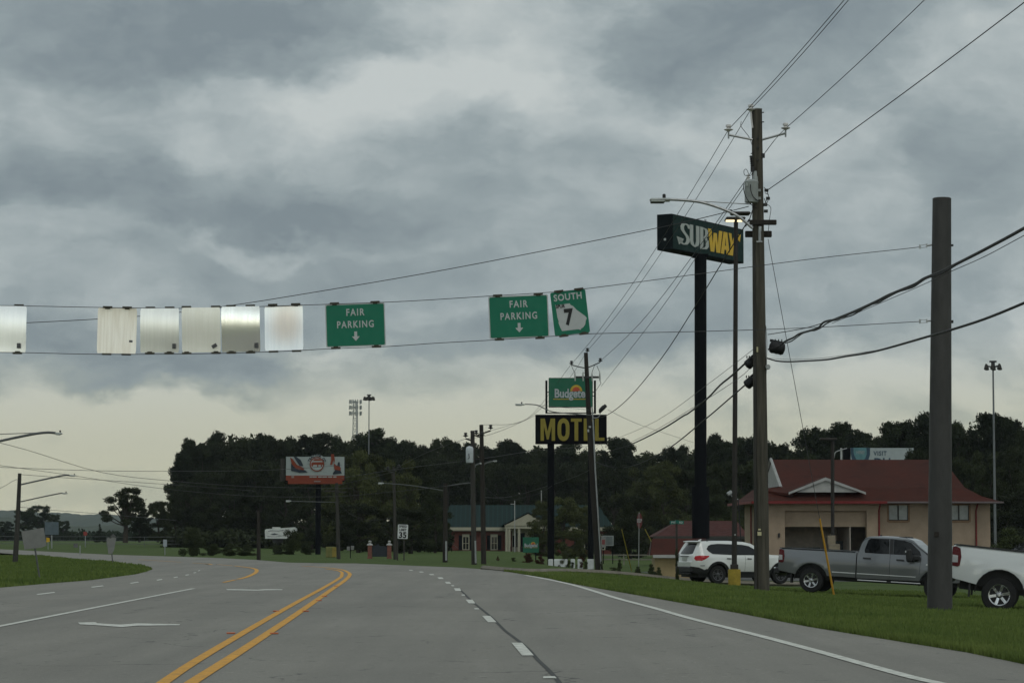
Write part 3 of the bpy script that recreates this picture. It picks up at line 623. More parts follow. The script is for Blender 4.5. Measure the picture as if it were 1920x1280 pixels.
# ---- overhead signs
M_CLAMP = mat("sign_clamp", (.05, .045, .03), .7, .2, .1)
M_SG = mat("highway_sign_green", (.004, .150, .085), .5, 0, .05, 2)
M_SW = mat("sign_white_sheeting", (.44, .46, .455), .45, 0, .04, 3)
M_SK = mat("sign_black", (.015, .015, .015), .5)
def brushed(name, c1, c2, rough, tex=0):
    m = bpy.data.materials.new(name); m.use_nodes = True; T = NT(m.node_tree); b = m.node_tree.nodes['Principled BSDF']
    co = T.node('ShaderNodeTexCoord').outputs['Object']
    s = T.noise(T.v('MULTIPLY', co, (7, 1, .5)), 2.2, 3, .5); s2 = T.noise(T.v('MULTIPLY', co, (40, 1, 1)), 2, 3, .6); st_ = T.noise(co, 3.2, 4, .6)
    col = T.mix(T.rng(s, .35, .66), (*c1, 1), (*c2, 1)); col = T.mix(T.m('MULTIPLY', T.rng(s2, .4, .7), .18), col, tuple(x * .85 for x in c1) + (1,))
    if tex:   # tan residue patch on the sheet
        q = T.v('LENGTH', T.v('MULTIPLY', T.v('SUBTRACT', T.v('ADD', co, T.v('MULTIPLY', T.noise(co, 3, 3, .6, 0, 'Color'), (.10, 0, .10))), (.10, 0, .14)), (2.4, 1, 2.0)), out=1)
        col = T.mix(T.rng(q, .2, 1.3, .5, 0), col, (.62, .44, .28, 1))
    T.put(b.inputs['Base Color'], col); b.inputs['Metallic'].default_value = .85; b.inputs['Roughness'].default_value = rough; b.inputs['Specular IOR Level'].default_value = .5
    return m
AL = [brushed("aluminium_sheet_bright", (.93, .93, .92), (.97, .97, .96), .30), brushed("aluminium_sheet_tan", (.80, .74, .64), (.90, .85, .76), .42),
      brushed("aluminium_sheet_pale", (.90, .89, .85), (.96, .95, .91), .32), brushed("aluminium_sheet_cream", (.90, .88, .80), (.94, .92, .85), .42), brushed("aluminium_sheet_glossy", (.90, .89, .84), (.96, .95, .91), .20), brushed("aluminium_sheet_stained", (.88, .90, .90), (.95, .96, .95), .32, 1)]
def rrect(w, h, r, n=4):
    out = []
    for cx, cy, a in ((w / 2 - r, h / 2 - r, 0), (-w / 2 + r, h / 2 - r, 90), (-w / 2 + r, -h / 2 + r, 180), (w / 2 - r, -h / 2 + r, 270)):
        for k in range(n + 1): out.append((cx + r * math.cos(R(a + 90 * k / n)), cy + r * math.sin(R(a + 90 * k / n))))
    return out
def hang(name, q, label, group, m, tilt=0, yaw=0, cl=(.25, .75), bow=0):
    """q: top-left, top-right, bottom-right, bottom-left of the plate in the picture"""
    cx = sum(p[0] for p in q) / 4; cy = sum(p[1] for p in q) / 4; c = at(cx, cy, YSP); k = YSP / FPX * 1.003
    W = math.dist(q[0], q[1]) * k; H = math.dist(q[0], q[3]) * k; roll = math.atan2(q[0][1] - q[1][1], q[1][0] - q[0][0])
    roll2 = math.atan2(q[3][0] - q[0][0], q[3][1] - q[0][1])
    t = thing(name, c, label, "road sign", group); t.rotation_euler = (R(tilt), -(roll + roll2) / 2 if False else -roll, R(yaw))
    mb = MB(); pl = rrect(W, H, .035)
    if bow:
        n = 14; vs = []; fs = []
        for i in range(n + 1):
            z = -H / 2 + H * i / n
            for x in (-W / 2, -W / 6, W / 6, W / 2):
                xx = x * (1 if 0 < i < n else .965); vs.append((xx, bow * math.sin(math.pi * i / n) * (1 + .5 * x / W) + (.03 * bow / abs(bow) * math.sin(3 * z)), z))
        for i in range(n):
            for j in range(3): fs.append((i * 4 + j, i * 4 + j + 1, (i + 1) * 4 + j + 1, (i + 1) * 4 + j))
        mb.add(vs, fs); mb.add([(a, b + .006, c_) for a, b, c_ in vs], [f[::-1] for f in fs]); mb.build("panel", m, t, True, flip=False)
    else: mb.prism(pl, -.003, .003); mb.build("panel", m, t)
    for f in cl:
        for s in (1, -1):
            mb = MB(); x = -W / 2 + W * f; mb.box((x, 0, s * (H / 2 + .018)), (.20, .05, .04)); mb.box((x, -.006, s * (H / 2 - .008)), (.10, .02, .03)); mb.build("clamp", M_CLAMP, t)
    return t, W, H
def blank(q, label, i, lab=(.38, -.32), la=0, **kw):
    t, W, H = hang("blank_overhead_sign", q, label, "blank metal overhead signs", AL[i], **kw)
    mb = MB(); mb.box((W * lab[0], -.008 + min(0, kw.get('bow', 0)), H * lab[1]), (.075, .004, .11), Matrix.Rotation(R(la), 3, 'Y')); mb.build("sticker", mat("sticker_grey", (.10, .10, .10), .6), t)
blank([(-26,573),(51,574),(48,660),(-29,660)], "pale blank metal sign cut off by the left edge of the picture", 0, (.33, -.36), cl=(.8,), tilt=-3, bow=-.022)
blank([(184,577),(257,578),(255,663),(181,662)], "streaked tan blank metal sign, first after the gap", 1, (.36, -.26), tilt=2, yaw=3, bow=.012)
blank([(264,578),(337,578),(335,661),(262,661)], "plain pale blank metal sign right of the streaked tan one", 2, (.38, -.36), tilt=-1, yaw=-2, bow=-.03)
blank([(342,577),(414,576),(413,660),(340,661)], "cream blank metal sign with a tilted sticker in its corner", 3, (.34, -.36), 60, cl=(.12, .88), tilt=1, yaw=2, bow=-.012)
blank([(415,575),(488,574),(488,659),(415,660)], "shiny bowed blank metal sign with mirror-like bands", 4, (.40, -.37), bow=-.03, tilt=0, yaw=-3)
blank([(496,573),(568,571),(569,656),(496,658)], "blank metal sign with a faint tan patch, next to a green parking sign", 5, (.34, -.37), cl=(.22, .82), tilt=-2, bow=.018)
def fair(q, label):
    t, W, H = hang("parking_sign", q, label, "green fair parking signs", M_SW, cl=(.16, .84))
    mb = MB(); mb.prism(rrect(W - .045, H - .045, .03), -.006, -.0035); pn = mb.build("green_face", M_SG, t)
    text("FAIR", .208, tloc(0, -.008, H * .29), M_SW, pn, xs=.80, off=.004, space=1.25)
    text("PARKING", .208, tloc(0, -.008, H * .01), M_SW, pn, xs=.78, off=.004, space=1.25)
    mb = MB(); a = .030; z0 = -H * .37; mb.prism([(0, z0), (.085, z0 + .10), (a, z0 + .10), (a, z0 + .205), (-a, z0 + .205), (-a, z0 + .10), (-.085, z0 + .10)], -.0105, -.007); mb.build("down_arrow", M_SW, pn)
fair([(609,571),(721,567),(724,647),(612,652)], "green parking sign with down arrow hanging alone over the middle of the road")
fair([(915,556),(1027,551.5),(1031,631),(918,636)], "green parking sign with down arrow hanging directly beside the state route sign")
t, W, H = hang("route_sign", [(1031,549),(1097,541.5),(1106.5,623),(1041,630)], "tilted green sign for southbound state route spur 7", None, M_SG, cl=(.25, .82))
W = 66.4 * YSP / FPX
mb = MB(); o = rrect(W - .03, H - .03, .03); i_ = rrect(W - .05, H - .05, .03)
qs = W / .92; text("SOUTH", .238 * qs, tloc(-.01, -.007, H * .36), M_SW, t, xs=.88, off=.005, space=1.12)
ga = [(-.36,.33),(.02,.33),(.03,.29),(.10,.24),(.18,.12),(.28,.02),(.38,-.08),(.42,-.15),(.38,-.22),(.36,-.32),(.30,-.40),(.24,-.43),(.22,-.47),(.17,-.44),(-.26,-.44),(-.29,-.36),(-.33,-.20),(-.32,-.15),(-.34,-.05)]
mb = MB(); mb.prism([(x * 1.0 * qs, (z * .90 - .06) * qs) for x, z in ga], -.006, -.0035); sh = mb.build("state_outline", M_SW, t)
text("7", .56 * qs, tloc(-.05 * qs, -.009, -.13 * qs), M_SK, sh, xs=.78, off=.020)
text("SPUR", .125 * qs, tloc(-.235 * qs, -.009, .185 * qs), M_SK, sh, xs=.82, off=.003)
# ---- power lines
G = "power lines along the road"
def ext(a, b, k): return a + (b - a) * k
i1, i2, i3 = at(1366, 243, Y1), at(1408, 205, Y1), at(1474, 240, Y1); n1 = at(1437, 358, Y1)
j1, j2, j3 = at(1071.5, 682, Y2), at(1101.5, 657, Y2), at(1125.5, 677, Y2)
wire("power_line", [i1, ext(i1, at(1569, 0, 73.5), 2.2)], .011, "power line rising from the left insulator of the tall pole", "power line", G, sag=.25)
wire("power_line", [i2, ext(i2, at(1577, 0, 72), 2.2)], .011, "power line rising from the topmost insulator of the tall pole", "power line", G, sag=.25)
wire("power_line", [i3, ext(i3, at(1719, 0, 69.5), 2.0)], .011, "power line rising from the right insulator of the tall pole", "power line", G, sag=.2)
wire("power_line", [n1, ext(n1, at(1912, 0, 58.6), 1.5)], .013, "power line rising to the top right corner from beside the transformer", "power line", G, sag=.15)
wire("power_line", [i1, j1], .011, "power line between the left insulators of the two nearest wooden poles", "power line", G, sag=.5)
wire("power_line", [i2, j2], .011, "power line between the top insulators of the two nearest wooden poles", "power line", G, sag=.5)
wire("power_line", [i3, at(1431, 291, Y1), at(1300, 478, Y1 + 19), at(1200, 606, Y1 + 38), j3], .011, "power line from right insulator of the tall pole down to the leaning pole", "power line", G)
wire("power_line", [at(1395, 351, Y1), at(1330, 445, Y1 + 10), at(1230, 592, Y1 + 28), at(1127, 724, Y2)], .011, "neutral power line from the transformer down to the leaning pole", "power line", G)
wire("power_line", [at(1404, 412, Y1), at(1352, 495, Y1 + 8), at(1300, 580, Y1 + 20), at(1240, 672, Y1 + 32), at(1180, 745, Y2 - 10), at(1140, 777, Y2 - 3), at(1108, 786, Y2)], .020, "thick twisted service cable sweeping from the tall pole to the leaning pole", "cable", "service and telephone cables", m=M_BLACK)
# telephone cables
G2 = "service and telephone cables"
def hx(px): return min(Y1 - 1, 5000 * 8.5 / (px - 960))
CM = [(1440,655),(1458,650),(1472,640),(1487,633),(1498,626),(1509,622.6),(1533,615),(1543,605),(1554,601),(1570,598.5),(1585,591),(1620,577),(1660,556),(1682,546.5),(1715,533),(1732,522.5),(1765,509),(1791,496),(1846,468),(1920,428),(2000,380)]
wire("telephone_cable", [at(x, y, hx(x)) for x, y in CM] + [Vector((8.5, 28, 6.8)), Vector((8.5, 10, 7.7)), Vector((8.5, -15, 9.5))], .030, "thick black cable passing in front of the upper steel pole", "cable", G2, m=M_BLACK)
cx_ = [p[0] for p in CM]; cy_ = [p[1] for p in CM]
wire("telephone_cable", [at(x, float(np.interp(x, cx_, cy_)) + 2.6 + 2.4 * math.sin(x / 9.0) * (1 if x < 1650 else .5), hx(x) - .05) for x in range(1472, 1800, 11)], .018, "wavy lashed cable twisting along the thick one right of the tall pole", "cable", G2, m=M_BLACK)
wire("telephone_cable", [at(1440, 627, Y1), at(1500, 617, hx(1500)), at(1541, 606, hx(1541)), at(1600, 583, hx(1600)), at(1650, 560, hx(1650))], .012, "thin messenger strand joining the thick cable right of the tall pole", "cable", G2, m=M_BLACK)
wire("telephone_cable", [at(x, y, hx(x) + .1) for x, y in [(1560,606),(1620,581),(1700,547),(1745,527),(1782,509.3),(1846,481),(1920,441.5),(1990,405)]] + [Vector((8.55, 28, 6.65)), Vector((8.55, 10, 7.6)), Vector((8.55, -15, 9.4))], .007, "thin wire running just below the thick black cable at the right", "cable", G2)
wire("telephone_cable", [at(x, y, hx(x)) for x, y in [(1438,671),(1442,672.5),(1458,676.7),(1480,677.9),(1508,676.7),(1550,674),(1585,668),(1620,662.7),(1660,653.7),(1744,629.6),(1782,618.7),(1846,598),(1920,568),(2000,533)]] + [Vector((8.5, 28, 5.4)), Vector((8.5, 10, 6.3)), Vector((8.5, -15, 8.2))], .024, "black cable passing in front of the lower steel pole", "cable", G2, m=M_BLACK)
wire("telephone_cable", [at(1440, 671, Y1), at(1480, 673.5, hx(1480)), at(1530, 672, hx(1530)), at(1585, 665.5, hx(1585)), at(1640, 657, hx(1640))], .006, "thin strand just above the lower black cable", "cable", G2)
wire("telephone_cable", [at(x, y, Y) for x, y, Y in [(1408,671,Y1),(1372,704,Y1+6),(1350,722,Y1+10),(1325,748,Y1+16),(1290,775,Y1+24),(1282,779,Y1+26),(1240,805,Y1+36),(1180,834,Y2-8),(1120,853,Y2)]], .032, "thick drooping telephone cable between the tall pole and the leaning pole", "cable", G2, m=M_BLACK)
wire("telephone_cable", [at(x, y, Y) for x, y, Y in [(1400,719,Y1),(1362,752,Y1+8),(1322,786,Y1+16),(1250,843,Y1+34),(1190,872,Y2-8),(1150,876,Y2-3),(1112,864,Y2)]], .024, "lower telephone cable drooping beneath the motel sign", "cable", G2, m=M_BLACK)
wire("telephone_cable", [at(1412, 655, Y1), at(1330, 718, Y1+12), at(1232, 788, Y1+32), at(1150, 824, Y2-4), at(1108, 838, Y2)], .008, "thin pale strand above the thick drooping telephone cable", "cable", G2)
wire("telephone_cable", [at(1410, 683, Y1), at(1375, 716, Y1+6), at(1240, 800, Y1+34), at(1176, 832, Y2-8)], .009, "thin strand running along the thick drooping telephone cable", "cable", G2)
wire("telephone_cable", [at(1140, 768, Y2+3), at(1200, 796, Y2+20), at(1300, 829, Y2+60)], .012, "thin wire sloping down right from the motel sign floodlight", "cable", G2)
# long wire crossing the road behind the signs
wire("power_line", [at(x, y, Y) for x, y, Y in [(1404,387,Y1),(1320,408,Y1+1),(1230,428,Y1+2),(1000,474,Y1+3),(800,512,Y1+4),(600,546,Y1+5),(430,573,Y1+6),(270,592,Y1+7),(50,605,Y1+8),(-120,611,Y1+9)]], .013, "long wire crossing the road behind the overhead signs to the far left", "power line", G)
# guy wire with yellow guard
def guy(a, b, frac, label, Ya, Yb, r=.010, guard=None):
    A, Bp = at(a[0], a[1], Ya), Yb if isinstance(Yb, Vector) else at(b[0], b[1], Yb)
    t = thing("guy_wire", Bp, label, "guy wire", "guy wires with yellow guards"); MB().tube([Vector((0, 0, 0)), A - Bp], r, 6).build("wire", M_WIRE, t)
    d = (A - Bp) * frac; off = Vector((0, -.03, 0)); MB().tube([off, d * .5 + off, d + off], [.034, .034, .03], 8).build("guard", guard or M_GUARD, t, True)
guy((1440, 448), None, .22, "guy wire with orange-yellow guard in front of the silver pickup", Y1, gp(1564, 1119))
M_GUARD2 = mat("faded_guy_guard", (.42, .34, .06), .6)
guy((1113, 770), None, .27, "guy wire with yellow guard left of the stop sign", Y2, gp(1184, 1069), guard=M_GUARD2, r=.006)
guy((1110, 800), None, .30, "guy wire with yellow guard before the small beige shed", Y2 + 3, gp(1250, 1070), guard=M_GUARD2, r=.006)
# far wires
FW = [([(1071.5,682,Y2),(1000,775,Y2+15),(960,795,Y2+25),(920,807,Y905)], "faint line from the leaning pole down to the dark pole of the close pair"),
      ([(1101.5,657,Y2),(1060,718,Y2+8),(985,788,Y2+22),(903,796,Y905)], "faint line from the leaning pole top to the dark pole top of the pair"),
      ([(1005,778,Y2+10),(950,803,Y905-3),(905,818,Y905),(874,822,Y905)], "faint line ending at the transformer pole's left crossarm"),
      ([(1108,836,Y2),(1000,845,Y2+15),(900,860,Y905),(740,880,Y905+12),(640,896,Y905+25)], "dark wire running left past the close pair above the brick building"),
      ([(874,822,Y905),(800,848,Y905+10),(738,880,Y905+20)], "dark wire from the transformer pole to the slim crossarm pole"),
      ([(738,884,Y905+20),(690,896,Y905+25),(631,910,Y905+30)], "dark wire between crossarm pole and the pole below the billboard"),
      ([(887,905,Y905),(800,915,Y905),(700,925,Y905),(632,930,Y905),(480,930,Y905),(300,915,Y905-5),(130,890,Y35),(0,872,Y35-10),(-80,860,Y35-15)], "sagging cable from the close pair of poles across to the left mast arm"),
      ([(640,872,150),(500,881,140),(325,883,130),(180,882,120),(0,875.5,110),(-80,871,105)], "almost level wire at the left edge in front of the dark wood"),
      ([(660,915,150),(480,912,140),(320,901,130),(190,885,120),(50,843,110),(-60,815,100)], "wire descending right from the upper left mast arm"),
      ([(37,889,Y35),(120,895,Y35),(320,908,Y35),(480,920,Y35+5)], "thin wire from the top of the left grass pole to the wood"),
      ([(30,985,Y35),(37,902,Y35),(0,915,Y35-4),(-60,935,Y35-8)], "thin wire dropping left from the left grass pole"),
      ([(38,950,Y35),(100,956,Y35+5),(190,963,Y35+10),(330,975,Y35+20)], "thin low wire across the far hills at the left"),
      ([(1107,880,Y2),(1060,900,Y2+10),(960,930,Y2+30),(905,932,Y905)], "slack dark cable drooping above the green roof"),
      ([(907,912,Y905),(930,930,Y905),(955,937,Y905),(1010,925,Y905),(1035,910,Y905)], "slack cable sagging in front of the green roofed brick building"),
      ([(634,938,Y632),(655,962,Y632),(690,975,Y632),(735,970,Y632)], "slack cable between the billboard pole and the crossarm pole")]
for pts, lab in FW: wire("overhead_wire", [at(*p) for p in pts], .011, lab, "wire", "far overhead wires", n=8, cut=5)
# ================================================================== vehicles
def paint(name, col, rough=.28, metal=0.0, coat=.8):
    m = bpy.data.materials.new(name); m.use_nodes = True; T = NT(m.node_tree); b = m.node_tree.nodes['Principled BSDF']
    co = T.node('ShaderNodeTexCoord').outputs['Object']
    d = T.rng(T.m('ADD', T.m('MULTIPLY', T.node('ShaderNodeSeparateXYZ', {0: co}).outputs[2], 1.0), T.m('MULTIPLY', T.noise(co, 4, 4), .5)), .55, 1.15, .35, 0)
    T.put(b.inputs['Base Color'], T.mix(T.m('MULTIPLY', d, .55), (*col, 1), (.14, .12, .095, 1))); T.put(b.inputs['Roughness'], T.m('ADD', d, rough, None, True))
    b.inputs['Metallic'].default_value = metal; b.inputs['Coat Weight'].default_value = coat; b.inputs['Coat Roughness'].default_value = .06
    return m
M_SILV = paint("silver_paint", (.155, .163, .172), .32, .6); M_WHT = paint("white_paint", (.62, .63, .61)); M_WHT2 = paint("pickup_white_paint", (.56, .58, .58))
M_GLS = mat("tinted_glass", (.006, .007, .008), .06, 0, .05, spec=.35); M_WIND = mat("windshield_glass", (.06, .075, .075), .05, 0, .05, spec=1.0)
M_TRIM = mat('bright_trim', (.62, .63, .63), .3, 0, .03); M_TYRE = mat("tyre_rubber", (.018, .018, .018), .85, 0, .1, 6); M_CHR = mat("chrome", (.62, .63, .64), .15, 1, .03); M_RIM = mat("wheel_alloy", (.42, .43, .44), .25, .9, .05)
M_PLA = mat("black_plastic", (.022, .022, .023), .55, 0, .1, 5); M_TAIL = mat("tail_lamp_red", (.085, .004, .006), .3, 0, .1, spec=.25); M_TAIL2 = mat('bright_tail_lamp_red', (.40, .008, .014), .2, 0, .1); M_CLR = mat("clear_lamp", (.34, .33, .33), .12, 0, .05, coat=1)
M_GRND = mat("dark_wheel", (.09, .09, .095), .35, .4, .05)
def patch(name, prof, wf, m, parent, off=0.0, sides=(-1, 1), step=.12, solid=False, rim=False, smooth=True, wells=()):
    """panel(s) following the flank of a vehicle; prof in (x, z). solid joins both flanks round the outline"""
    bm = bmesh.new(); bm.faces.new([bm.verts.new((x, 0, z)) for x, z in prof])
    xs = [p[0] for p in prof]; zs = [p[1] for p in prof]
    for ax, lo, hi in ((0, min(xs), max(xs)), (2, min(zs), max(zs))):
        st = step * (1 if ax == 0 else .5); k = math.ceil(lo / st)
        while k * st < hi:
            co = [0, 0, 0]; no = [0, 0, 0]; co[ax] = k * st; no[ax] = 1
            bmesh.ops.bisect_plane(bm, geom=bm.verts[:] + bm.edges[:] + bm.faces[:], plane_co=co, plane_no=no); k += 1
    bmesh.ops.triangulate(bm, faces=[f for f in bm.faces if len(f.verts) > 4]); bm.verts.ensure_lookup_table(); bm.verts.index_update()
    base = [(v.co.x, v.co.z) for v in bm.verts]; F = [[v.index for v in f.verts] for f in bm.faces]
    bnd = [(e.verts[0].index, e.verts[1].index) for e in bm.edges if e.is_boundary]; bm.free()
    mb = MB(); n = len(base)
    vs = [(x, s * (wf(x, z) + off), z) for s in sides for x, z in base]; fs = []
    for i, s in enumerate(sides): fs += [[q + i * n for q in f] for f in F]
    mb.add(vs, fs)
    if solid:
        iw = lambda i: any(math.hypot(base[i][0] - cx, base[i][1] - cz) < r_ for cx, cz, r_ in wells)
        for a, b in bnd: mb.f.append((a, b, b + n, a + n)); mb.mi.append(1 if iw(a) and iw(b) else 0)
        if wells: m = [m, M_PLA]
    o = mb.build(name, m, parent)
    if smooth: smooth_angle(o.data, 30)
    return o
def arch(cx, cz, r, a0, a1, n=12): return [(cx + r * math.cos(R(a0 + (a1 - a0) * k / n)), cz + r * math.sin(R(a0 + (a1 - a0) * k / n))) for k in range(n + 1)]
def wheel(parent, x, y, r, rr, wd, spokes, side, mrim, twin=False, m2=None):
    Rm = Matrix.Rotation(R(90 * side), 3, 'X'); c = Vector((x, y, r))
    mb = MB(); h = wd / 2
    mb.lathe([(rr, -h), (r * .93, -h * .95), (r * .985, -h * .7), (r, -h * .3), (r, h * .3), (r * .985, h * .7), (r * .93, h * .95), (rr * 1.03, h), (rr, h * .8)], c, 32, Rm)
    w = bpy.data.objects.new("wheel", None); C.objects.link(w); w.parent = parent
    mb.build("tyre", M_TYRE, w, True)
    mb = MB(); f = h * .92
    # rim barrel ring, spokes and hub; the outer face looks along local +z
    ring = []; n = 32
    for k in range(n):
        a = 2 * math.pi * k / n; ring.append(k)
    vs = []; fs = []
    for rad, hz in ((rr * 1.0, f), (rr * .90, f * .96), (rr * .88, f * .3)):
        for k in range(n): a = 2 * math.pi * k / n; vs.append(c + Rm @ Vector((rad * math.cos(a), rad * math.sin(a), hz)))
    for i in range(2):
        for k in range(n): fs.append((i * n + k, i * n + (k + 1) % n, (i + 1) * n + (k + 1) % n, (i + 1) * n + k))
    mb.add(vs, fs)
    for s in range(spokes):
        a = 2 * math.pi * (s + .25) / spokes; cd, sd = math.cos(a), math.sin(a)
        def pt(rad, off, hz): return c + Rm @ Vector((rad * cd - off * sd, rad * sd + off * cd, hz))
        for dsp in ((-.035, .035) if twin else (0,)):
            wv = rr * (.05 if twin else .12)
            v = [pt(rr * .15, dsp * .3 - wv, f * .85), pt(rr * .15, dsp * .3 + wv, f * .85), pt(rr * .93, dsp * 1.2 + wv * 1.15, f), pt(rr * .93, dsp * 1.2 - wv * 1.15, f),
                 pt(rr * .15, dsp * .3 - wv, f * .4), pt(rr * .15, dsp * .3 + wv, f * .4), pt(rr * .93, dsp * 1.2 + wv * 1.15, f * .7), pt(rr * .93, dsp * 1.2 - wv * 1.15, f * .7)]
            mb.add(v, [(0, 1, 2, 3), (0, 4, 5, 1), (1, 5, 6, 2), (2, 6, 7, 3), (3, 7, 4, 0)])
    mb.lathe([(rr * .30, f * .6), (rr * .30, f * .95), (rr * .22, f * 1.12), (rr * .12, f * 1.2)], c, 16, Rm)
    mb.build("rim", mrim, w)
    mb = MB(); mb.lathe([(rr * .9, f * .1), (rr * .88, f * .2)], c, 24, Rm); mb.build("brake", m2 or M_PLA, w)
def interp(T_): 
    a, b = [p[0] for p in T_], [p[1] for p in T_]; return lambda z: float(np.interp(z, a, b))
def pickup(loc, rz, pitch, roll, body, label):
    t = thing("pickup_truck", loc, label, "pickup truck", "pickup trucks parked on the grass"); t.rotation_euler = (roll, pitch, rz)
    wl = interp([(.45, .93), (.60, .965), (.75, .985), (1.0, 1.0), (1.18, .995), (1.27, .975), (1.34, .955), (1.42, .935), (1.47, .905)])
    def wb(x, z):
        w_ = wl(z); 
        for cx in (0, 4.3): w_ += .030 * max(0, 1 - abs(math.hypot(x - cx, z - .43) - .62) / .16)
        if x > 4.75: w_ -= .30 * ((x - 4.75) / .6) ** 2
        if x < -1.0: w_ -= .5 * (-1.0 - x) ** 1.3
        return w_
    wg = interp([(1.40, .925), (1.44, .905), (1.9, .765), (1.99, .74), (2.04, .64), (2.06, .5)]); wgf = lambda x, z: wg(z)
    aR = arch(0, .43, .56, 162, 18, 14); aF = arch(4.3, .43, .56, 162, 18, 14)
    bed = [(-1.16, .70), (-1.18, 1.0), (-1.16, 1.44), (-1.12, 1.47), (1.54, 1.465), (1.54, .60)] + aR[::-1]
    patch("bed", bed, wb, body, t, solid=True, wells=((0, .43, .60), (4.3, .43, .60)))
    cab = [(1.575, .58), (1.575, 1.43), (4.02, 1.435), (4.45, 1.43), (5.0, 1.40), (5.22, 1.36), (5.33, 1.2), (5.36, .80), (5.2, .62)] + aF[::-1]
    cb = patch("cab", cab, wb, body, t, solid=True, wells=((0, .43, .60), (4.3, .43, .60)))
    patch("roof", [(1.60, 1.424), (1.68, 1.75), (1.78, 1.95), (1.92, 2.02), (2.4, 2.06), (2.9, 2.055), (3.25, 2.02), (3.45, 1.96), (4.05, 1.45), (4.08, 1.424)], wgf, body, t, solid=True, step=.08)
    mb = MB(); mb.box((.2, -.91, 1.475), (2.6, .07, .02)); mb.box((.2, .91, 1.475), (2.6, .07, .02)); mb.box((-1.13, 0, 1.475), (.05, 1.75, .02)); mb.build("bed_rail_cap", M_PLA, t)
    mb = MB(); mb.box((.2, 0, 1.469), (2.55, 1.70, .004)); mb.build("bed_cover", M_PLA, t)
    for s in (-1, 1):
        w1 = patch("window", [(1.83, 1.46), (1.80, 1.54), (1.90, 1.90), (1.98, 1.955), (2.62, 1.965), (2.66, 1.46)], wgf, M_GLS, t, .007, (s,), .1)
        patch("window", [(2.80, 1.46), (2.78, 1.965), (3.12, 1.95), (3.38, 1.88), (3.70, 1.60), (3.76, 1.46)], wgf, M_GLS, t, .007, (s,), .1)
        patch("pillar_trim", [(2.67, 1.455), (2.64, 1.97), (2.77, 1.97), (2.79, 1.455)], wgf, M_PLA, t, .004, (s,), .1)
        patch("tail_lamp", [(-1.16, .98), (-1.17, 1.42), (-1.10, 1.44), (-.99, 1.40), (-.95, 1.20), (-.97, 1.0), (-1.02, .97)], wb, M_TAIL, t, .010, (s,), .06)
        patch("reversing_lamp", [(-1.15, 1.06), (-1.16, 1.24), (-1.03, 1.23), (-1.02, 1.07)], wb, M_CLR, t, .016, (s,), .06)
        for x in (1.78, 2.93):
            patch("door_handle", [(x, 1.255), (x, 1.305), (x + .27, 1.30), (x + .27, 1.25)], wb, M_PLA, t, .03, (s,), .06)
        patch("body_moulding", [(.72, .735), (.72, .765), (1.53, .760), (1.53, .73)], wb, M_TRIM, t, .012, (s,), .06)
        patch("body_moulding", [(1.59, .73), (1.59, .76), (3.62, .75), (3.60, .725)], wb, M_TRIM, t, .012, (s,), .06)
        patch("door_seam", [(2.70, .66), (2.70, 1.45), (2.712, 1.45), (2.712, .66)], wb, M_PLA, t, .003, (s,), .1)
        patch("door_seam", [(3.72, .80), (3.76, 1.45), (3.772, 1.45), (3.732, .80)], wb, M_PLA, t, .003, (s,), .1)
        mb = MB(); mb.box((2.15, s * .95, .50), (1.05, .14, .05), None, .015); mb.box((3.2, s * .95, .50), (1.15, .14, .05), None, .015); mb.build("side_step", M_PLA, t)
        mb = MB(); mb.tube([(1.62, s * 1.00, .525), (2.62, s * 1.00, .525)], .018, 6); mb.tube([(2.78, s * 1.00, .525), (3.78, s * 1.00, .525)], .018, 6); mb.build("step_trim", M_TRIM, t)
        # tow mirror
        mb = MB(); mb.box((3.40, s * 1.20, 1.45), (.20, .26, .44), Matrix.Rotation(R(-8), 3, 'Y'), .05); mb.box((3.55, s * 1.04, 1.38), (.40, .22, .20), None, .05); mr = mb.build("mirror", M_PLA, t)
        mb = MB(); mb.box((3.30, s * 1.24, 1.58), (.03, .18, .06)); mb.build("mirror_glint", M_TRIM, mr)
        mb = MB(); mb.box((4.0, s * 1.0, 1.17), (.11, .02, .05), None, .008); mb.build("fender_badge", M_TRIM, t)
        patch("arch_liner", arch(0, .43, .585, 180, 0) + arch(0, .43, .555, 0, 180), wb, M_PLA, t, .004, (s,), .3)
        patch("arch_liner", arch(4.3, .43, .585, 180, 0) + arch(4.3, .43, .555, 0, 180), wb, M_PLA, t, .004, (s,), .3)
        patch("headlamp", [(5.02, 1.08), (5.0, 1.30), (5.18, 1.30), (5.25, 1.1)], wb, M_CLR, t, .01, (s,), .06)
        for x in (0, 4.3): wheel(t, x, s * .84, .42, .245, .28, 6, -s * -1 if False else (-s * -1), M_RIM) if False else wheel(t, x, s * .84, .42, .25, .28, 6, -s, M_RIM)
    # windshield and rear window
    def pane(x0, z0, x1, z1, m, nm):
        dx, dz_ = x1 - x0, z1 - z0; L = math.hypot(dx, dz_); nx_, nz = (-dz_ / L, dx / L) if x0 > 3 else (-dz_ / L, dx / L)
        if x0 > 3: nx_, nz = (abs(dz_) / L, abs(dx) / L)
        else: nx_, nz = -abs(dz_) / L, abs(dx) / L
        o_ = .008; vs = [(x0 + nx_ * o_, s_ * (wg(z0) - .07), z0 + nz * o_) for s_ in (-1, 1)] + [(x1 + nx_ * o_, s_ * (wg(z1) - .06), z1 + nz * o_) for s_ in (1, -1)]
        MB().add(vs, [(0, 1, 2, 3)]).build(nm, m, t, flip=False)
    pane(4.0, 1.50, 3.49, 1.91, M_WIND, "windshield"); pane(1.615, 1.52, 1.76, 1.87, M_GLS, "rear_window")
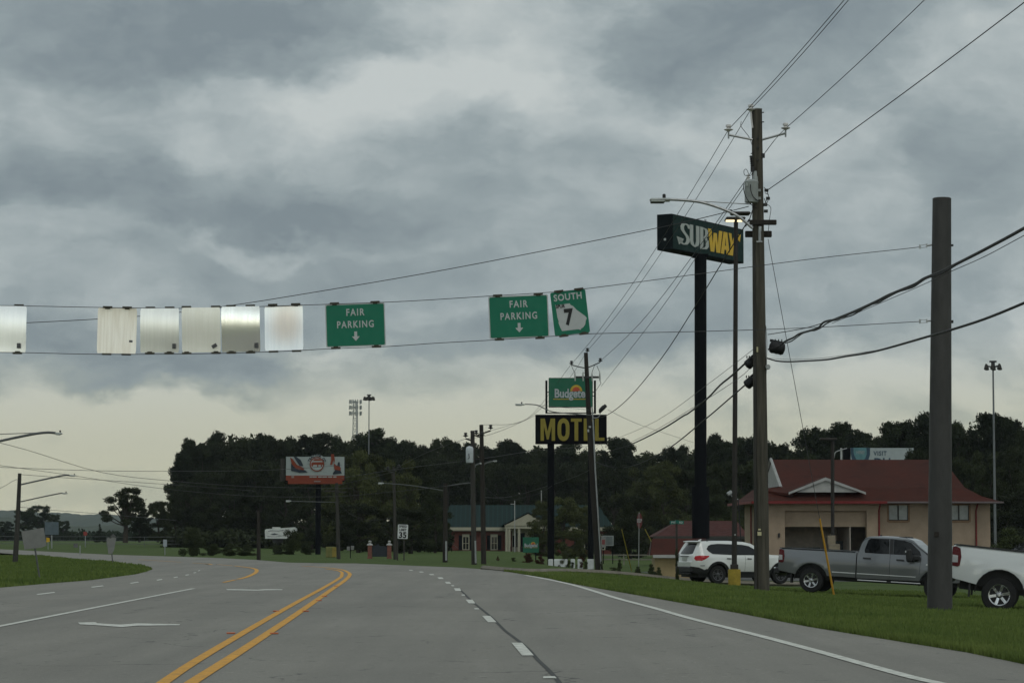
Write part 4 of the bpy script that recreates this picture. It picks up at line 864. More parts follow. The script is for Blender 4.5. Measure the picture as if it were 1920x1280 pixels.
    mb = MB(); mb.tube(spline([(1.60, -.885, 1.47), (1.685, -.80, 1.78), (1.82, -.755, 1.93), (2.1, -.735, 1.965), (2.9, -.735, 1.965), (3.35, -.755, 1.92), (3.7, -.84, 1.70), (4.0, -.905, 1.49)], 4), .012, 5); mb.build("door_frame_seal", M_PLA, t)
    mb = MB(); mb.box((3.05, -.52, 2.035), (.30, .12, .06), None, .025); mb.box((3.10, 0, 2.03), (.2, .1, .04), None, .015); mb.box((3.05, .52, 2.035), (.30, .12, .06), None, .025); mb.lathe([(.05, 0), (.04, .05), (.02, .06)], (2.22, -.2, 2.03), 8); mb.build("roof_marker", M_PLA, t)
    # bumpers, chassis
    mb = MB(); mb.box((-1.22, 0, .68), (.20, 1.90, .24), None, .05); mb.box((-1.24, 0, .55), (.10, 1.1, .14), None, .03); bp = mb.build("rear_bumper", M_PLA, t)
    mb = MB(); mb.box((-1.24, -.62, .765), (.20, .62, .065), None, .03); mb.box((-1.24, .62, .765), (.20, .62, .065), None, .03); mb.build("bumper_step", M_CHR, bp)
    MB().box((-1.335, -.1, .66), (.01, .30, .15)).build("licence_plate", mat("plate", (.5, .48, .25), .5), bp)
    mb = MB(); mb.box((5.38, 0, .72), (.24, 1.86, .26), None, .07); mb.build("front_bumper", M_CHR, t)
    mb = MB(); mb.box((5.37, 0, 1.08), (.05, 1.2, .36), None, .02); mb.build("grille", M_CHR, t)
    mb = MB(); mb.box((-1.19, 0, 1.08), (.02, 1.55, .7)); mb.build("tailgate", body, t)
    mb = MB(); mb.box((2.0, 0, .56), (5.9, 1.05, .22)); mb.box((0, 0, .42), (.14, 1.3, .14)); mb.box((4.3, 0, .42), (.14, 1.3, .14)); mb.box((0, 0, .85), (1.5, 1.62, .55)); mb.box((4.3, 0, .85), (1.5, 1.62, .55)); mb.box((-1.28, 0, .50), (.12, .08, .07)); mb.box((-.7, -.83, .55), (.04, .28, .5)); mb.box((-.7, .83, .55), (.04, .28, .5)); mb.build("chassis", M_PLA, t)
    return t
def place(hub_px, Y, r):
    p = at(hub_px[0], hub_px[1], Y); return p
# silver pickup: rear near hub at (1520,1087); the near side is local -y
def put_vehicle(build, hub, Y, heading, ny, **kw):
    h = at(*hub, Y); c, s = math.cos(heading), math.sin(heading)
    loc = Vector((h.x - ny * s * -1 * -1, 0, 0))
    # world position of local (0,-ny): loc + R*(0,-ny) = loc + (s*ny, -c*ny)
    return Vector((h.x - s * ny, h.y + c * ny, h.z - kw.get('r', .42)))
hd = R(-19)
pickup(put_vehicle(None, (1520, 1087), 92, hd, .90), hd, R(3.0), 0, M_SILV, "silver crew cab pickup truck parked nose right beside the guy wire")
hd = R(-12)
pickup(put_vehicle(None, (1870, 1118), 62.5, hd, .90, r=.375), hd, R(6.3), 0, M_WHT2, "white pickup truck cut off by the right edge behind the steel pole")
# ---- white SUV
def suv(loc, rz, label):
    t = thing("suv", loc, label, "suv"); t.rotation_euler = (0, R(.6), rz)
    zt_ = [(.36, .86), (.5, .915), (.7, .95), (.9, .958), (1.05, .945), (1.12, .91), (1.16, .885), (1.55, .72), (1.66, .66), (1.72, .56), (1.75, .42)]
    wz = interp(zt_)
    def wf(x, z):
        w_ = wz(z)
        if z < 1.1:
            for cx in (0, 2.9): w_ += .03 * max(0, 1 - abs(math.hypot(x - cx, z - .38) - .5) / .13)
        if x < -.55: w_ -= .34 * min(1, (-.55 - x) / .55) ** 2.2
        if x > 3.3: w_ -= .40 * ((x - 3.3) / .62) ** 2
        return w_
    aR = arch(0, .37, .45, 172, 8, 14); aF = arch(2.9, .37, .45, 172, 8, 14)
    prof = [(-.98, .52), (-1.08, .66), (-1.10, .86), (-1.04, .90), (-1.02, 1.12), (-.93, 1.24), (-.66, 1.66), (-.60, 1.70), (0, 1.735), (.7, 1.74), (1.3, 1.70), (1.62, 1.63), (2.42, 1.19), (2.8, 1.17), (3.4, 1.10), (3.74, .98), (3.84, .75), (3.82, .55)] + [(3.36, .45)] + aF[::-1] + aR[::-1] + [(-.46, .46)]
    b = patch("body", prof, wf, M_WHT, t, solid=True, step=.10, wells=((0, .37, .5), (2.9, .37, .5)))
    clad = [(-1.0, .42), (-1.10, .56), (-1.11, .70), (-.85, .66), (-.62, .56), (-.55, .60)] + arch(0, .37, .54, 155, 25, 12) + [(.66, .50), (2.28, .50)] + arch(2.9, .37, .54, 155, 25, 12) + [(3.6, .56), (3.84, .62), (3.84, .48), (3.4, .36)] + aF[::-1] + [(2.3, .30), (.6, .30)] + aR[::-1] + [(-.46, .38)]
    patch("cladding", clad, wf, M_PLA, t, .010, step=.12)
    mb = MB(); mb.box((-1.06, 0, .56), (.14, 1.35, .26), None, .05); mb.box((-1.05, 0, .40), (.12, 1.1, .10), None, .03); mb.build("rear_bumper", M_PLA, t)
    for s in (-1, 1):
        patch("window", [(-.46, 1.40), (-.38, 1.30), (-.22, 1.20), (.75, 1.165), (.76, 1.60), (.1, 1.615), (-.22, 1.585), (-.36, 1.53)], wf, M_GLS, t, .008, (s,), .08)
        patch("window", [(.78, 1.165), (.79, 1.60), (1.2, 1.585), (1.50, 1.535), (2.0, 1.27), (2.12, 1.17)], wf, M_GLS, t, .008, (s,), .08)
        patch("tail_lamp", [(-1.0, 1.02), (-.96, 1.11), (-.80, 1.14), (-.42, 1.13), (-.40, 1.10), (-.62, .98), (-.75, .925), (-.95, .93)], wf, M_TAIL2, t, .012, (s,), .06)
        patch("reflector", [(-.80, .715), (-.80, .74), (-.62, .745), (-.62, .72)], wf, M_PLA, t, .012, (s,), .06)
        for x in (.38, 1.32): patch("door_handle", [(x, 1.005), (x, 1.045), (x + .2, 1.035), (x + .2, .995)], wf, M_PLA, t, .03, (s,), .06)
        patch("door_seam", [(.54, .6), (.76, 1.15), (.77, 1.15), (.55, .6)], wf, M_PLA, t, .003, (s,), .1); patch("door_seam", [(1.22, .52), (1.24, 1.15), (1.25, 1.15), (1.23, .52)], wf, M_PLA, t, .003, (s,), .1)
        mb = MB(); mb.box((1.95, s * 1.02, 1.20), (.12, .24, .15), None, .05); mb.build("mirror", M_WHT, t)
        mb = MB(); mb.tube(spline([(-.35, s * .60, 1.71), (-.2, s * .60, 1.765), (.5, s * .60, 1.785), (1.1, s * .60, 1.765), (1.25, s * .60, 1.71)], 4), .016, 6); mb.build("roof_rail", M_PLA, t)
        for x in (0, 2.9): wheel(t, x, s * .81, .375, .24, .24, 5, -s, M_GRND, True, M_GRND)
    # tailgate glass wraps the slanted back
    vs = []; 
    for z, x in ((1.20, -.975), (1.38, -.86), (1.62, -.70)):
        for k in range(7): 
            y = -1 + 2 * k / 6; ww = wz(z) - .14; vs.append((x - .012 + .10 * abs(y) ** 3 - .012, y * ww, z + .006))
    fs = [(r * 7 + k, r * 7 + k + 1, (r + 1) * 7 + k + 1, (r + 1) * 7 + k) for r in range(2) for k in range(6)]
    MB().add(vs, fs).build("rear_window", M_GLS, t, True, flip=False)
    mb = MB(); mb.box((-.70, 0, 1.70), (.26, 1.1, .035), Matrix.Rotation(R(-6), 3, 'Y'), .015); mb.build("spoiler", M_WHT, t)
    mb = MB(); mb.box((-.35, 0, 1.755), (.16, .05, .05), Matrix.Rotation(R(-20), 3, 'Y'), .02); mb.build("shark_fin_aerial", M_WHT, t)
    mb = MB(); mb.box((.15, .1, 1.77), (.5, .5, .02), None, .01); mb.build("sunroof_deflector", M_PLA, t)
    MB().box((-1.065, 0, .99), (.012, .32, .16)).build("licence_plate", mat("plate_white", (.45, .47, .44), .5), t)
    MB().box((-1.05, 0, 1.10), (.02, .7, .03)).build("tailgate_trim", M_PLA, t)
    vs = [(2.44, -.74, 1.19), (2.44, .74, 1.19), (1.66, .58, 1.625), (1.66, -.58, 1.625)]; MB().add([(x + .01, y, z + .01) for x, y, z in vs], [(0, 1, 2, 3)]).build("windshield", M_WIND, t, flip=False)
    mb = MB(); mb.box((1.3, 0, .36), (4.2, 1.5, .2)); mb.box((0, 0, .6), (1.1, 1.45, .5)); mb.box((2.9, 0, .6), (1.1, 1.45, .5)); mb.build("chassis", M_PLA, t)
    return t
hd = R(24)
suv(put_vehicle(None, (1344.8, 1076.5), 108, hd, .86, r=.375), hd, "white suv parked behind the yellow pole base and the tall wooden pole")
# ---- small far vehicles
def far_car(px, py, Y, L, H, col, label, rz=0, roof=None):
    b = at(px, py, Y); t = thing("parked_car", b, label, "car"); t.rotation_euler = (0, 0, rz)
    wf = lambda x, z: .88 if z < H * .55 else .88 - .22 * (z - H * .55) / (H * .45)
    patch("body", [(-L/2, .3), (-L/2, H*.5), (-L/2+.15, H*.6), (-L*.30, H*.64), (-L*.18, H*.95), (L*.12, H), (L*.27, H*.64), (L*.45, H*.56), (L/2, H*.4), (L/2, .3)], wf, col, t, solid=True, step=.3)
    patch("window", [(-L*.27, H*.66), (-L*.16, H*.92), (L*.11, H*.95), (L*.22, H*.66)], wf, M_GLS, t, .01, step=.3)
    for x in (-L * .3, L * .3):
        for s in (-1, 1):
            mb = MB(); mb.lathe([(.33, -.1), (.33, .1)], (x, s * .8, .33), 14, Matrix.Rotation(R(90), 3, 'X')); mb.build("wheel", M_TYRE, t)
far_car(333, 1014.8, 1000, 4.4, 1.25, M_WHT, "tiny white car on the far highway left of the round bush")
far_car(1950, 1058, 150, 4.6, 1.30, mat("dark_car_paint", (.02, .022, .024), .2, 0, .05), "dark car roof showing above the white pickup at the right edge", rz=R(10))
# ---- fifth wheel trailer
bT = at(530, 1017.5, 330); t = thing("travel_trailer", bT, "white travel trailer with dark swoosh beyond the bushes", "travel trailer")
k = 330 / 5000
mb = MB(); prof = [(-2.05, .55), (-2.1, 1.3), (-2.08, 1.62), (-1.9, 1.72), (0.2, 1.85), (1.45, 1.95), (1.75, 1.75), (1.9, 1.2), (1.85, .95), (1.0, .95), (.75, .55)]
mb.prism([(x, z) for x, z in prof], -1.2, 1.2); mb.build("body", mat("trailer_white", (.62, .64, .62), .4, 0, .1), t)
mb = MB(); mb.box((-.7, -.9, 1.87), (1.0, .6, .14), None, .04); mb.build("roof_unit", M_WHT, t)
mb = MB(); mb.tube(spline([(-1.7, -1.215, 1.45), (-1.2, -1.215, 1.52), (-.4, -1.215, 1.5), (.3, -1.215, 1.6)], 3), .03, 4)
mb.prism([(-1.5, 1.05), (-.9, 1.22), (-.1, .95), (-.6, 1.02), (-1.0, .98)], -1.22, -1.203); mb.tube(spline([(-1.8, -1.215, .85), (-.8, -1.215, .78), (.3, -1.215, .95)], 3), .025, 4); mb.build("swoosh_decal", mat("decal_grey", (.08, .09, .10), .5), t)
mb = MB(); mb.box((.85, -1.21, 1.35), (.35, .02, .3)); mb.build("window", M_GLS, t)
for x in (-.8, -.2):
    mb = MB(); mb.lathe([(.35, -.1), (.35, .1)], (x, -1.0, .35), 14, Matrix.Rotation(R(90), 3, 'X')); mb.build("wheel", M_TYRE, t)
# ================================================================== big signs
# ---- restaurant pylon sign
YG = 150.0; bS = gp(1313, 1060); bS = Vector((at(1313.5, 900, YG + 2.2).x, YG + 2.2, zt(11, 150)))
t = thing("pylon_sign", bS, "tall black pylon sign with white and yellow restaurant name on dark green", "pylon sign", "tall roadside pylon signs"); g = L_(bS); yp = YG + 2.2
mb = MB(); mb.tube([(0, 0, -.1), g(1313.5, 912, yp)], [.50, .50], 24); mb.tube([g(1313.5, 912, yp), g(1313.5, 480, yp)], .345, 24); pl = mb.build("pole", M_BLKP, t, True)
mb = MB(); mb.tube([g(1312.5, 512, yp), g(1312.5, 480, yp)], .30, 16); mb.box(g(1313, 480, yp), (.9, .5, .2)); mb.build("pole_collar", M_BLKP, t, True)
A = at(1260, 434, YG); An = Vector((at(1260, 467.5, YG).x, YG, at(1260, 467.5, YG).z)); 
z0, z1 = An.z, at(1260, 400.4, YG).z; Xa = A.x; dv = Vector((4.02 * 1.03, 7.6)); 
Bx = at(1394.5, 450, YG + 7.9).x; dv = Vector((Bx - Xa, 7.9)); Lc = dv.length; dv.normalize(); nv = Vector((-dv.y, dv.x)) ; dep = .97
ang = math.atan2(dv.y, dv.x)
cab = bpy.data.objects.new("sign_cabinet", None); C.objects.link(cab); cab.parent = t; cab.location = Vector((Xa, YG, z0)) - bS; cab.rotation_euler = (0, 0, ang)
Hc = z1 - z0; Dc = .97
M_CAB = mat("cabinet_dark", (.006, .010, .012), .7, 0, .15, 2, spec=.1); M_CABF = mat("cabinet_green_face", (.006, .026, .023), .6, 0, .1, 1, spec=.15)
mb = MB(); mb.box((Lc / 2, Dc / 2, Hc / 2), (Lc, Dc, Hc), None, .03); mb.build("cabinet", M_CAB, cab)
mb = MB(); mb.box((Lc / 2, -.012, Hc / 2), (Lc - .18, .02, Hc - .14)); fc = mb.build("green_face", M_CABF, cab)
mb = MB(); mb.box((-.006, .45, Hc * .29), (.012, .13, .13)); mb.build("switch_plate", M_SW, cab)
mb = MB()
for x in (0.49, .505): mb.box((Lc * x, .2, Hc + .06), (.03, .03, .16))
mb.box((Lc * .5, Dc * .5, Hc + .004), (Lc * .98, .05, .012)); mb.build("lifting_eye", M_BLKP, cab)
M_YEL = mat("sign_yellow", (.68, .43, .035), .5, 0, .05, 2); M_LW = mat("sign_letter_white", (.42, .45, .42), .5, 0, .05, 2)
def poly_letters(shapes, m, name, parent, x0, sx, z0_, sz, y0=-.05, y1=-.024):
    mb = MB()
    for s in shapes: mb.prism([(x0 + x * sx, z0_ + z * sz) for x, z in s], y0, y1)
    return mb.build(name, m, parent)
def stroke(pts, w):
    """thick polyline as one outline; letters are drawn on a 0..1 high grid"""
    pts = [Vector((*p, 0)) for p in pts]; L = []; Rr = []
    for i, p in enumerate(pts):
        a = (p - pts[i - 1]).normalized() if i else (pts[1] - p).normalized(); b = (pts[i + 1] - p).normalized() if i < len(pts) - 1 else a
        d = (a + b).normalized(); n = Vector((-d.y, d.x, 0)) * (w / 2 / max(.55, a.dot(d)))
        L.append((p + n)[:2]); Rr.append((p - n)[:2])
    return L + Rr[::-1]
def scurve(cx, w, h, y0, t): 
    r = w / 2 - t / 2; P = []
    c1 = (cx, y0 + h - t / 2 - r); c2 = (cx, y0 + t / 2 + r)
    P += [(c1[0] + r * math.cos(R(a)), c1[1] + (h * .26 - t * .25) / r * r * math.sin(R(a)) ) for a in (20, 50, 90, 130, 165)]
    P += [(cx - r * .9, y0 + h * .62), (cx, y0 + h * .5), (cx + r * .9, y0 + h * .38)]
    P += [(c2[0] + r * math.cos(R(a)), c2[1] + (h * .26 - t * .25) * math.sin(R(a))) for a in (-10, -50, -90, -130, -165)]
    return P
# face coordinates: letters 0..1 high, x in the same unit
LH = Hc * .64; sxl = Lc * .845; X0 = Lc * .055; Z0 = Hc * .16
def sh(P): return [(x, z) for x, z in P]
S_ = [(.205,.80),(.19,.93),(.15,.97),(.105,.95),(.085,.84),(.09,.70),(.12,.58),(.16,.46),(.18,.34),(.175,.20),(.145,.10),(.105,.08),(.07,.12),(.055,.20)]
U_ = [(.235,1.0),(.235,.30),(.25,.14),(.285,.08),(.32,.14),(.335,.30),(.335,1.0)]
white = [stroke(S_, .052), [(.0,.36),(.10,.22),(.035,.02)], [(.0,.36),(.11,.30),(.075,.12)], stroke(U_, .052)]
Bo = [(.375,.02),(.375,1.0),(.425,1.0),(.425,.02)]
white += [Bo, stroke([(.42,.96),(.455,.95),(.48,.88),(.48,.66),(.455,.56),(.42,.54)], .045), stroke([(.42,.54),(.465,.52),(.49,.42),(.49,.18),(.462,.07),(.42,.05)], .048)]
yel = [[(.505,1.0),(.56,1.0),(.578,.30),(.60,.86),(.648,.86),(.665,.30),(.690,1.0),(.742,1.0),(.70,.0),(.640,.0),(.624,.52),(.604,.0),(.545,.0)],
       [(.765,1.0),(.825,1.0),(.862,.0),(.812,.0),(.806,.20),(.775,.20),(.768,.0),(.715,.0)],
       [(.85,1.0),(.895,1.0),(.912,.62),(.945,.90),(.965,.86),(.935,.50),(.918,.0),(.862,.0),(.885,.46)],
       [(.985,1.0),(1.055,1.04),(1.04,.70),(1.01,.76),(.945,.50),(.92,.66)]]
hl = [[(.785,.38),(.800,.38),(.793,.74)]]
poly_letters(white, M_LW, "white_letters", fc, X0, sxl, Z0, LH); poly_letters(yel, M_YEL, "yellow_letters", fc, X0, sxl, Z0, LH); poly_letters(hl, M_CABF, "letter_counter", fc, X0, sxl, Z0, LH, -.054, -.050)
# ---- parking lot light in front of it
bL = gp(1377, 1098); g = L_(bL); YL = bL.y
t = thing("parking_lot_light", bL, "brown square lamp post on a yellow concrete base with lit lamps", "lamp post")
mb = MB(); mb.lathe([(.245, -.1), (.25, .62), (.235, .66)], (0, 0, 0), 20); mb.build("concrete_base", M_YB, t, True)
zb = g(1378, 1063, YL).z; mb = MB(); mb.box((0, 0, zb + .02), (.30, .30, .20), None, .02); mb.build("base_cover", M_BRZ, t)
pt = g(1380, 408, YL); mb = MB(); mb.tube([(0, 0, zb), pt], [.105, .085], 4); mb.build("pole", M_BRZ, t)
mb = MB(); mb.box(g(1378, 411, YL - .6), (.78, .9, .10), None, .04); mb.box(g(1388, 400.5, YL + .35), (.80, .55, .12), None, .05); mb.box(g(1370, 396, YL - .2), (.10, .1, .12)); hd_ = mb.build("lamp_head", M_BRZ, t)
ML = bpy.data.materials.new("led_panel"); ML.use_nodes = True; q = ML.node_tree.nodes['Principled BSDF']; q.inputs['Emission Color'].default_value = (1, .83, .50, 1); q.inputs['Emission Strength'].default_value = 1.3; q.inputs['Base Color'].default_value = (.8, .7, .5, 1)
for x in (1363.5, 1369, 1374.5, 1385, 1389.5): MB().box(g(x, 414.2, YL - .9), (.10, .2, .06)).build("led_panel", ML, hd_)
mb = MB(); mb.box(g(1378, 1002, YL - .1), (.05, .03, .05)); mb.build("sticker", M_SW, t)
# ---- motel sign
YM = 165.0; bM = Vector((at(1070, 1064, YM).x, YM, zt(4, YM)))
t = thing("motel_sign", bM, "motel sign with yellow block letters below a green hotel sign on black posts", "pylon sign", "tall roadside pylon signs"); g = L_(bM); kM = YM / FPX * 1.003
for x, r in ((1033, .215), (1108, .18)):
    mb = MB(); mb.tube([Vector((g(x, 1062, YM).x, .3, -.1)), g(x, 830, YM) + Vector((0, .3, 0))], r, 18); mb.build("post", M_BLKP, t, True)
mb = MB()
for x in (1024.5, 1115.5): mb.box((g(x, 744, YM + .3) ), (.13, .13, 62 * kM))
mb.box(g(1070, 774, YM + .3), (92 * kM, .12, .06)); mb.box(g(1027, 735, YM + .3), (.2, .1, .05)); mb.box(g(1113, 735, YM + .3), (.2, .1, .05)); mb.box(g(1113, 742, YM + .3), (.2, .1, .05)); mb.build("frame", M_BLKP, t)
def cabinet(q, name, mface, mcase, dep=.45, rim=.05):
    cx, cy = (q[0] + q[2]) / 2, (q[1] + q[3]) / 2; c = g(cx, cy, YM); W, H = (q[2] - q[0]) * kM, (q[3] - q[1]) * kM
    mb = MB(); mb.box(c + Vector((0, dep / 2, 0)), (W, dep, H), None, .02); cs = mb.build(name, mcase, t)
    mb = MB(); mb.box(c + Vector((0, -.010, 0)), (W - rim, .018, H - rim)); return cs, mb.build("sign_face", mface, cs), c, W, H
cs, f1, c, W, H = cabinet((1029, 708, 1111.5, 763), "upper_cabinet", mat("hotel_green", (.004, .115, .062), .35, 0, .06, 1), M_BLKP)
M_HW = mat("hotel_white", (.42, .46, .48), .5); M_HY = mat("hotel_yellow", (.50, .36, .04), .5); M_HR = mat("hotel_red", (.50, .09, .04), .5)
def sunlogo(c, f, s, yy=0.0):
    mb = MB(); cx, cz = c.x + .12 * s * 2.7, c.z + .03 * s * 2.4
    arc = [(cx + .36 * s * math.cos(R(a)), cz + .38 * s * math.sin(R(a))) for a in range(0, 181, 12)]; mb.prism(arc, c.y - .030, c.y - .022); mb.build("sun_disc", M_HY, f)
    mb = MB(); arc = [(cx + .24 * s * math.cos(R(a)), cz + .26 * s * math.sin(R(a))) for a in range(0, 181, 12)]; mb.prism(arc, c.y - .036, c.y - .0305); mb.build("sun_core", M_HR, f)
    text("Budgetel", .72 * s, tloc(c.x, c.y - .042, c.z - .08 * s), M_HW, f, xs=.78, off=.022 * s)
    mb = MB(); mb.box((c.x - .02, c.y - .028, c.z - .40 * s), (2.05 * s, .01, .045 * s)); mb.build("underline", M_HY, f)
sunlogo(c, f1, 1.04)
cs, f2, c, W, H = cabinet((1004, 777, 1137.5, 832), "lower_cabinet", mat("motel_black_face", (.005, .005, .007), .8, 0, .1, 1, spec=.06), M_BLKP, .5, .10)
M_ML = mat("motel_letter_yellow", (.26, .21, .03), .5, 0, .08, 2)
LM = {'M': [[(0,0),(0,1),(.25,1),(.42,.42),(.60,1),(.86,1),(.86,0),(.66,0),(.66,.66),(.48,.06),(.37,.06),(.20,.66),(.20,0)]],
      'T': [[(.21,0),(.21,.86),(0,.86),(0,1),(.64,1),(.64,.86),(.43,.86),(.43,0)]], 'E': [[(0,0),(0,1),(.56,1),(.56,.86),(.22,.86),(.22,.58),(.50,.58),(.50,.44),(.22,.44),(.22,.14),(.56,.14),(.56,0)]],
      'L': [[(0,0),(0,1),(.22,1),(.22,.14),(.56,.14),(.56,0)]]}
Ost = [(.33 + .225 * math.cos(R(a)), .5 + (.41 if True else 0) * (1 if math.sin(R(a)) > 0 else -1) * abs(math.sin(R(a))) ** .6) for a in range(0, 361, 15)]
lh = 41.5 * kM; zl = c.z - lh / 2 - .02
for ch, px in (('M', 1013.5), ('T', 1070.5), ('E', 1094.5), ('L', 1115.5)):
    x0 = g(px, 800, YM).x; mb = MB()
    for s in LM[ch]: mb.prism([(x0 + a * lh * .76, zl + b * lh) for a, b in s], c.y - .05, c.y - .022)
    mb.build("letter", M_ML, f2)
x0 = g(1045, 800, YM).x; mb = MB(); st_ = stroke(Ost, .20); mb.prism([(x0 + a * lh * .84, zl + b * lh) for a, b in st_], c.y - .05, c.y - .022); mb.build("letter", M_ML, f2)
# ---- small low hotel sign
bl = Vector((at(995, 1036, YM + 2).x, YM + 2, zt(1.1, YM + 2))); t = thing("hotel_sign", bl, "small square green hotel sign low in front of the brick building", "sign"); g = L_(bl); c = g(995.5, 1021, YM + 2)
mb = MB(); mb.box(c, (30 * kM, .08, 29 * kM), None, .01); f3 = mb.build("green_face", MATS["hotel_green"], t)
sunlogo(c + Vector((0, -.04, 0)), f3, .42); mb = MB(); mb.tube([(c.x - .3, .1, 0), (c.x - .3, .1, c.z)], .04, 6); mb.tube([(c.x + .3, .1, 0), (c.x + .3, .1, c.z)], .04, 6); mb.build("post", M_BLKP, t)
# ---- orange and white billboard
YB = 215.0; kB = YB / FPX * 1.003; bb = Vector((at(595, 1045, YB).x, YB, zt(-15, YB))); t = thing("billboard", bb, "orange and white billboard with machinery pictures on a black column", "billboard", "billboards"); g = L_(bb)
mb = MB(); mb.tube([(0, .6, 0), (0, .6, g(595, 903, YB).z)], .22, 16); mb.build("column", M_BLKP, t, True)
c = g(591, 879, YB); W, H = 109 * kB, 46 * kB
M_BK0 = mat('band_plate_grey', (.25, .2, .18), .6); mb = MB(); mb.box(c + Vector((-.0, .5, 0)), (W, .9, H)); mb.build("frame", M_BLKP, t)
mb = MB(); mb.box(c + Vector((-W / 2 - .30, .5, -.05)), (.34, .5, H * .9)); mb.box(c + Vector((-W/2 - .45, .3, -H * .35)), (.14, .3, H * .3)); mb.build("rear_panel_edge", M_GREYW, t)
M_BW = mat("billboard_white", (.29, .325, .32), .6, 0, .06, .8); M_BO = mat("billboard_orange", (.19, .035, .015), .6, 0, .08, .8); M_BD = mat("billboard_dark", (.02, .03, .045), .6, 0, .2, 2)
mb = MB(); mb.box(c + Vector((0, -.02, H * .12)), (W, .06, H * .76)); f = mb.build("face", M_BW, t)
mb = MB(); mb.box(c + Vector((0, -.035, -H * .36)), (W, .06, H * .20)); mb.box(c + Vector((0, .0, -H * .53)), (W * .93, .1, H * .14)); mb.build("orange_band", M_BO, f)
def bpt(px, py): v = g(px, py, YB); return (v.x, v.z)
Dd = c.y
def bpoly(L, m, nm, d0=-.10, d1=-.055):
    mb = MB()
    for s in L: mb.prism([bpt(*p) for p in s], Dd + d0, Dd + d1)
    return mb.build(nm, m, f)
circ = lambda cx, cy, r, a0=0, a1=360, n=24: [(cx + r * math.cos(R(a0 + (a1 - a0) * k / n)), cy - r * math.sin(R(a0 + (a1 - a0) * k / n))) for k in range(n + (0 if a1 - a0 >= 360 else 1))]
bpoly([circ(594.5, 869, 17.5, 0, 180)], M_BW, "arched_top"); bpoly([circ(594.5, 870, 13.6)], M_BO, "round_emblem", -.12, -.101); bpoly([circ(594.5, 870, 11.6)], M_BW, "emblem_field", -.13, -.121)
bpoly([[(584,868),(586,866),(606,866),(608,868),(608,871),(604,871),(604,875),(602,875),(602,871),(597,871),(597,875),(595,875),(595,871),(588,871),(586,875),(584,873)], [(587,863.5),(590,860),(600,860),(604,863.5)]], M_BO, "emblem_mark", -.14, -.131)
bpoly([[(544,857),(549,860),(557,871),(570,877),(570,881),(556,879),(547,869)], [(621,851),(626,851),(628,862),(627,868),(625,862),(623,871),(619,871),(621,862)], [(626,868),(631,872),(639,876),(639,882),(627,880)]], M_BO, "machine_arm", -.12, -.102)
bpoly([[(546,868),(551,874),(560,880),(572,881),(577,885),(562,886),(546,882)], [(551,856),(556,856),(564,862),(569,873),(562,873),(556,864)], [(632,876),(634,866),(637,866),(638,880),(641,887),(625,889),(624,887)]], M_BD, "machine_body")
mb = MB()
for x_, w_ in ((583, 5), (590, 8), (600, 7), (609, 9), (619, 8), (628, 6)): v = g(x_, 893.5, YB); mb.box((v.x, Dd - .08, v.z), (w_ * kB, .02, 2.2 * kB))
mb.build('band_lettering', M_BW, f)
mb = MB(); v = g(549, 893.5, YB); mb.box((v.x, Dd - .08, v.z), (5 * kB, .02, 4 * kB)); v = g(595, 902, YB); mb.box((v.x, Dd - .02, v.z), (12 * kB, .2, 2 * kB)); mb.build('band_plate', M_BK0, f)
def arc_text(s, cx, cy, r, a0, a1, size, m):
    for i, ch in enumerate(s):
        if ch == ' ': continue
        a = a0 + (a1 - a0) * i / (len(s) - 1); x, z = bpt(cx + r * math.cos(R(a)), cy - r * math.sin(R(a)))
        M = Matrix.Translation((x, Dd - .12, z)) @ Matrix.Rotation(-R(a - 90), 4, 'Y') @ FACE; text(ch, size, M, m, f, "arch_lettering", off=.01)
arc_text("TRACTOR CO", 594.5, 870, 15.8, 155, 25, .26, M_BD)
# ---- right billboard behind the red roof
YV = 215.0; kV = YV / FPX; bv = Vector((at(1640, 1040, YV).x, YV, -1)); t = thing("billboard", bv, "white billboard with teal emblem showing above the red roof", "billboard", "billboards"); g = L_(bv)
c = g(1642, 868, YV); mb = MB(); mb.box(c + Vector((0, .5, 0)), (118 * kV, .8, 57 * kV)); mb.build("frame", M_BLKP, t)
mb = MB(); mb.box(c + Vector((12 * kV, -.02, 0)), (118 * kV, .10, 57 * kV)); f = mb.build("face", mat("billboard_grey_white", (.34, .38, .39), .6, 0, .05), t)
mb = MB(); mb.box(g(1577.5, 868, YV - .3), (3.0 * kV, .3, 57 * kV)); mb.tube(spline([g(1564, 858, YV - .5), g(1566, 848, YV - .5), g(1574, 844, YV - .5), g(1588, 840, YV - .5)], 3), .04, 5); mb.build("side_rail", M_GALV, t)
mb = MB(); mb.tube([(c.x, .5, 0), (c.x, .5, c.z - 1)], .5, 16); mb.build("column", M_BLKP, t, True)
Dd = c.y; M_TEAL = mat("emblem_teal", (.10, .22, .24), .6); M_TEALD = mat("emblem_navy", (.03, .065, .10), .6)
shd = [(1595,839),(1631,839),(1631,852),(1628,862),(1621,868),(1612,871),(1603,868),(1597,860),(1595,850)]; shi = [(1600,839),(1624,839),(1625,850),(1622,859),(1616,864),(1611,865),(1606,862),(1602,855),(1600,848)]
bpoly([shd], M_TEALD, "emblem"); bpoly([shi], M_TEAL, "emblem_field", -.12, -.101)
v = g(1650, 850, YV); text("VISIT", .50, tloc(v.x, Dd - .09, v.z), M_TEALD, f, xs=.85, off=.008, space=1.15)
v = g(1654, 866, YV); text("DU", .95, tloc(v.x, Dd - .09, v.z - .05), M_TEALD, f, xs=1.0, off=.02)
v = g(1613, 848, YV); text("HERE!", .34, tloc(v.x, Dd - .14, v.z), M_BW, f, xs=.75, off=.004)
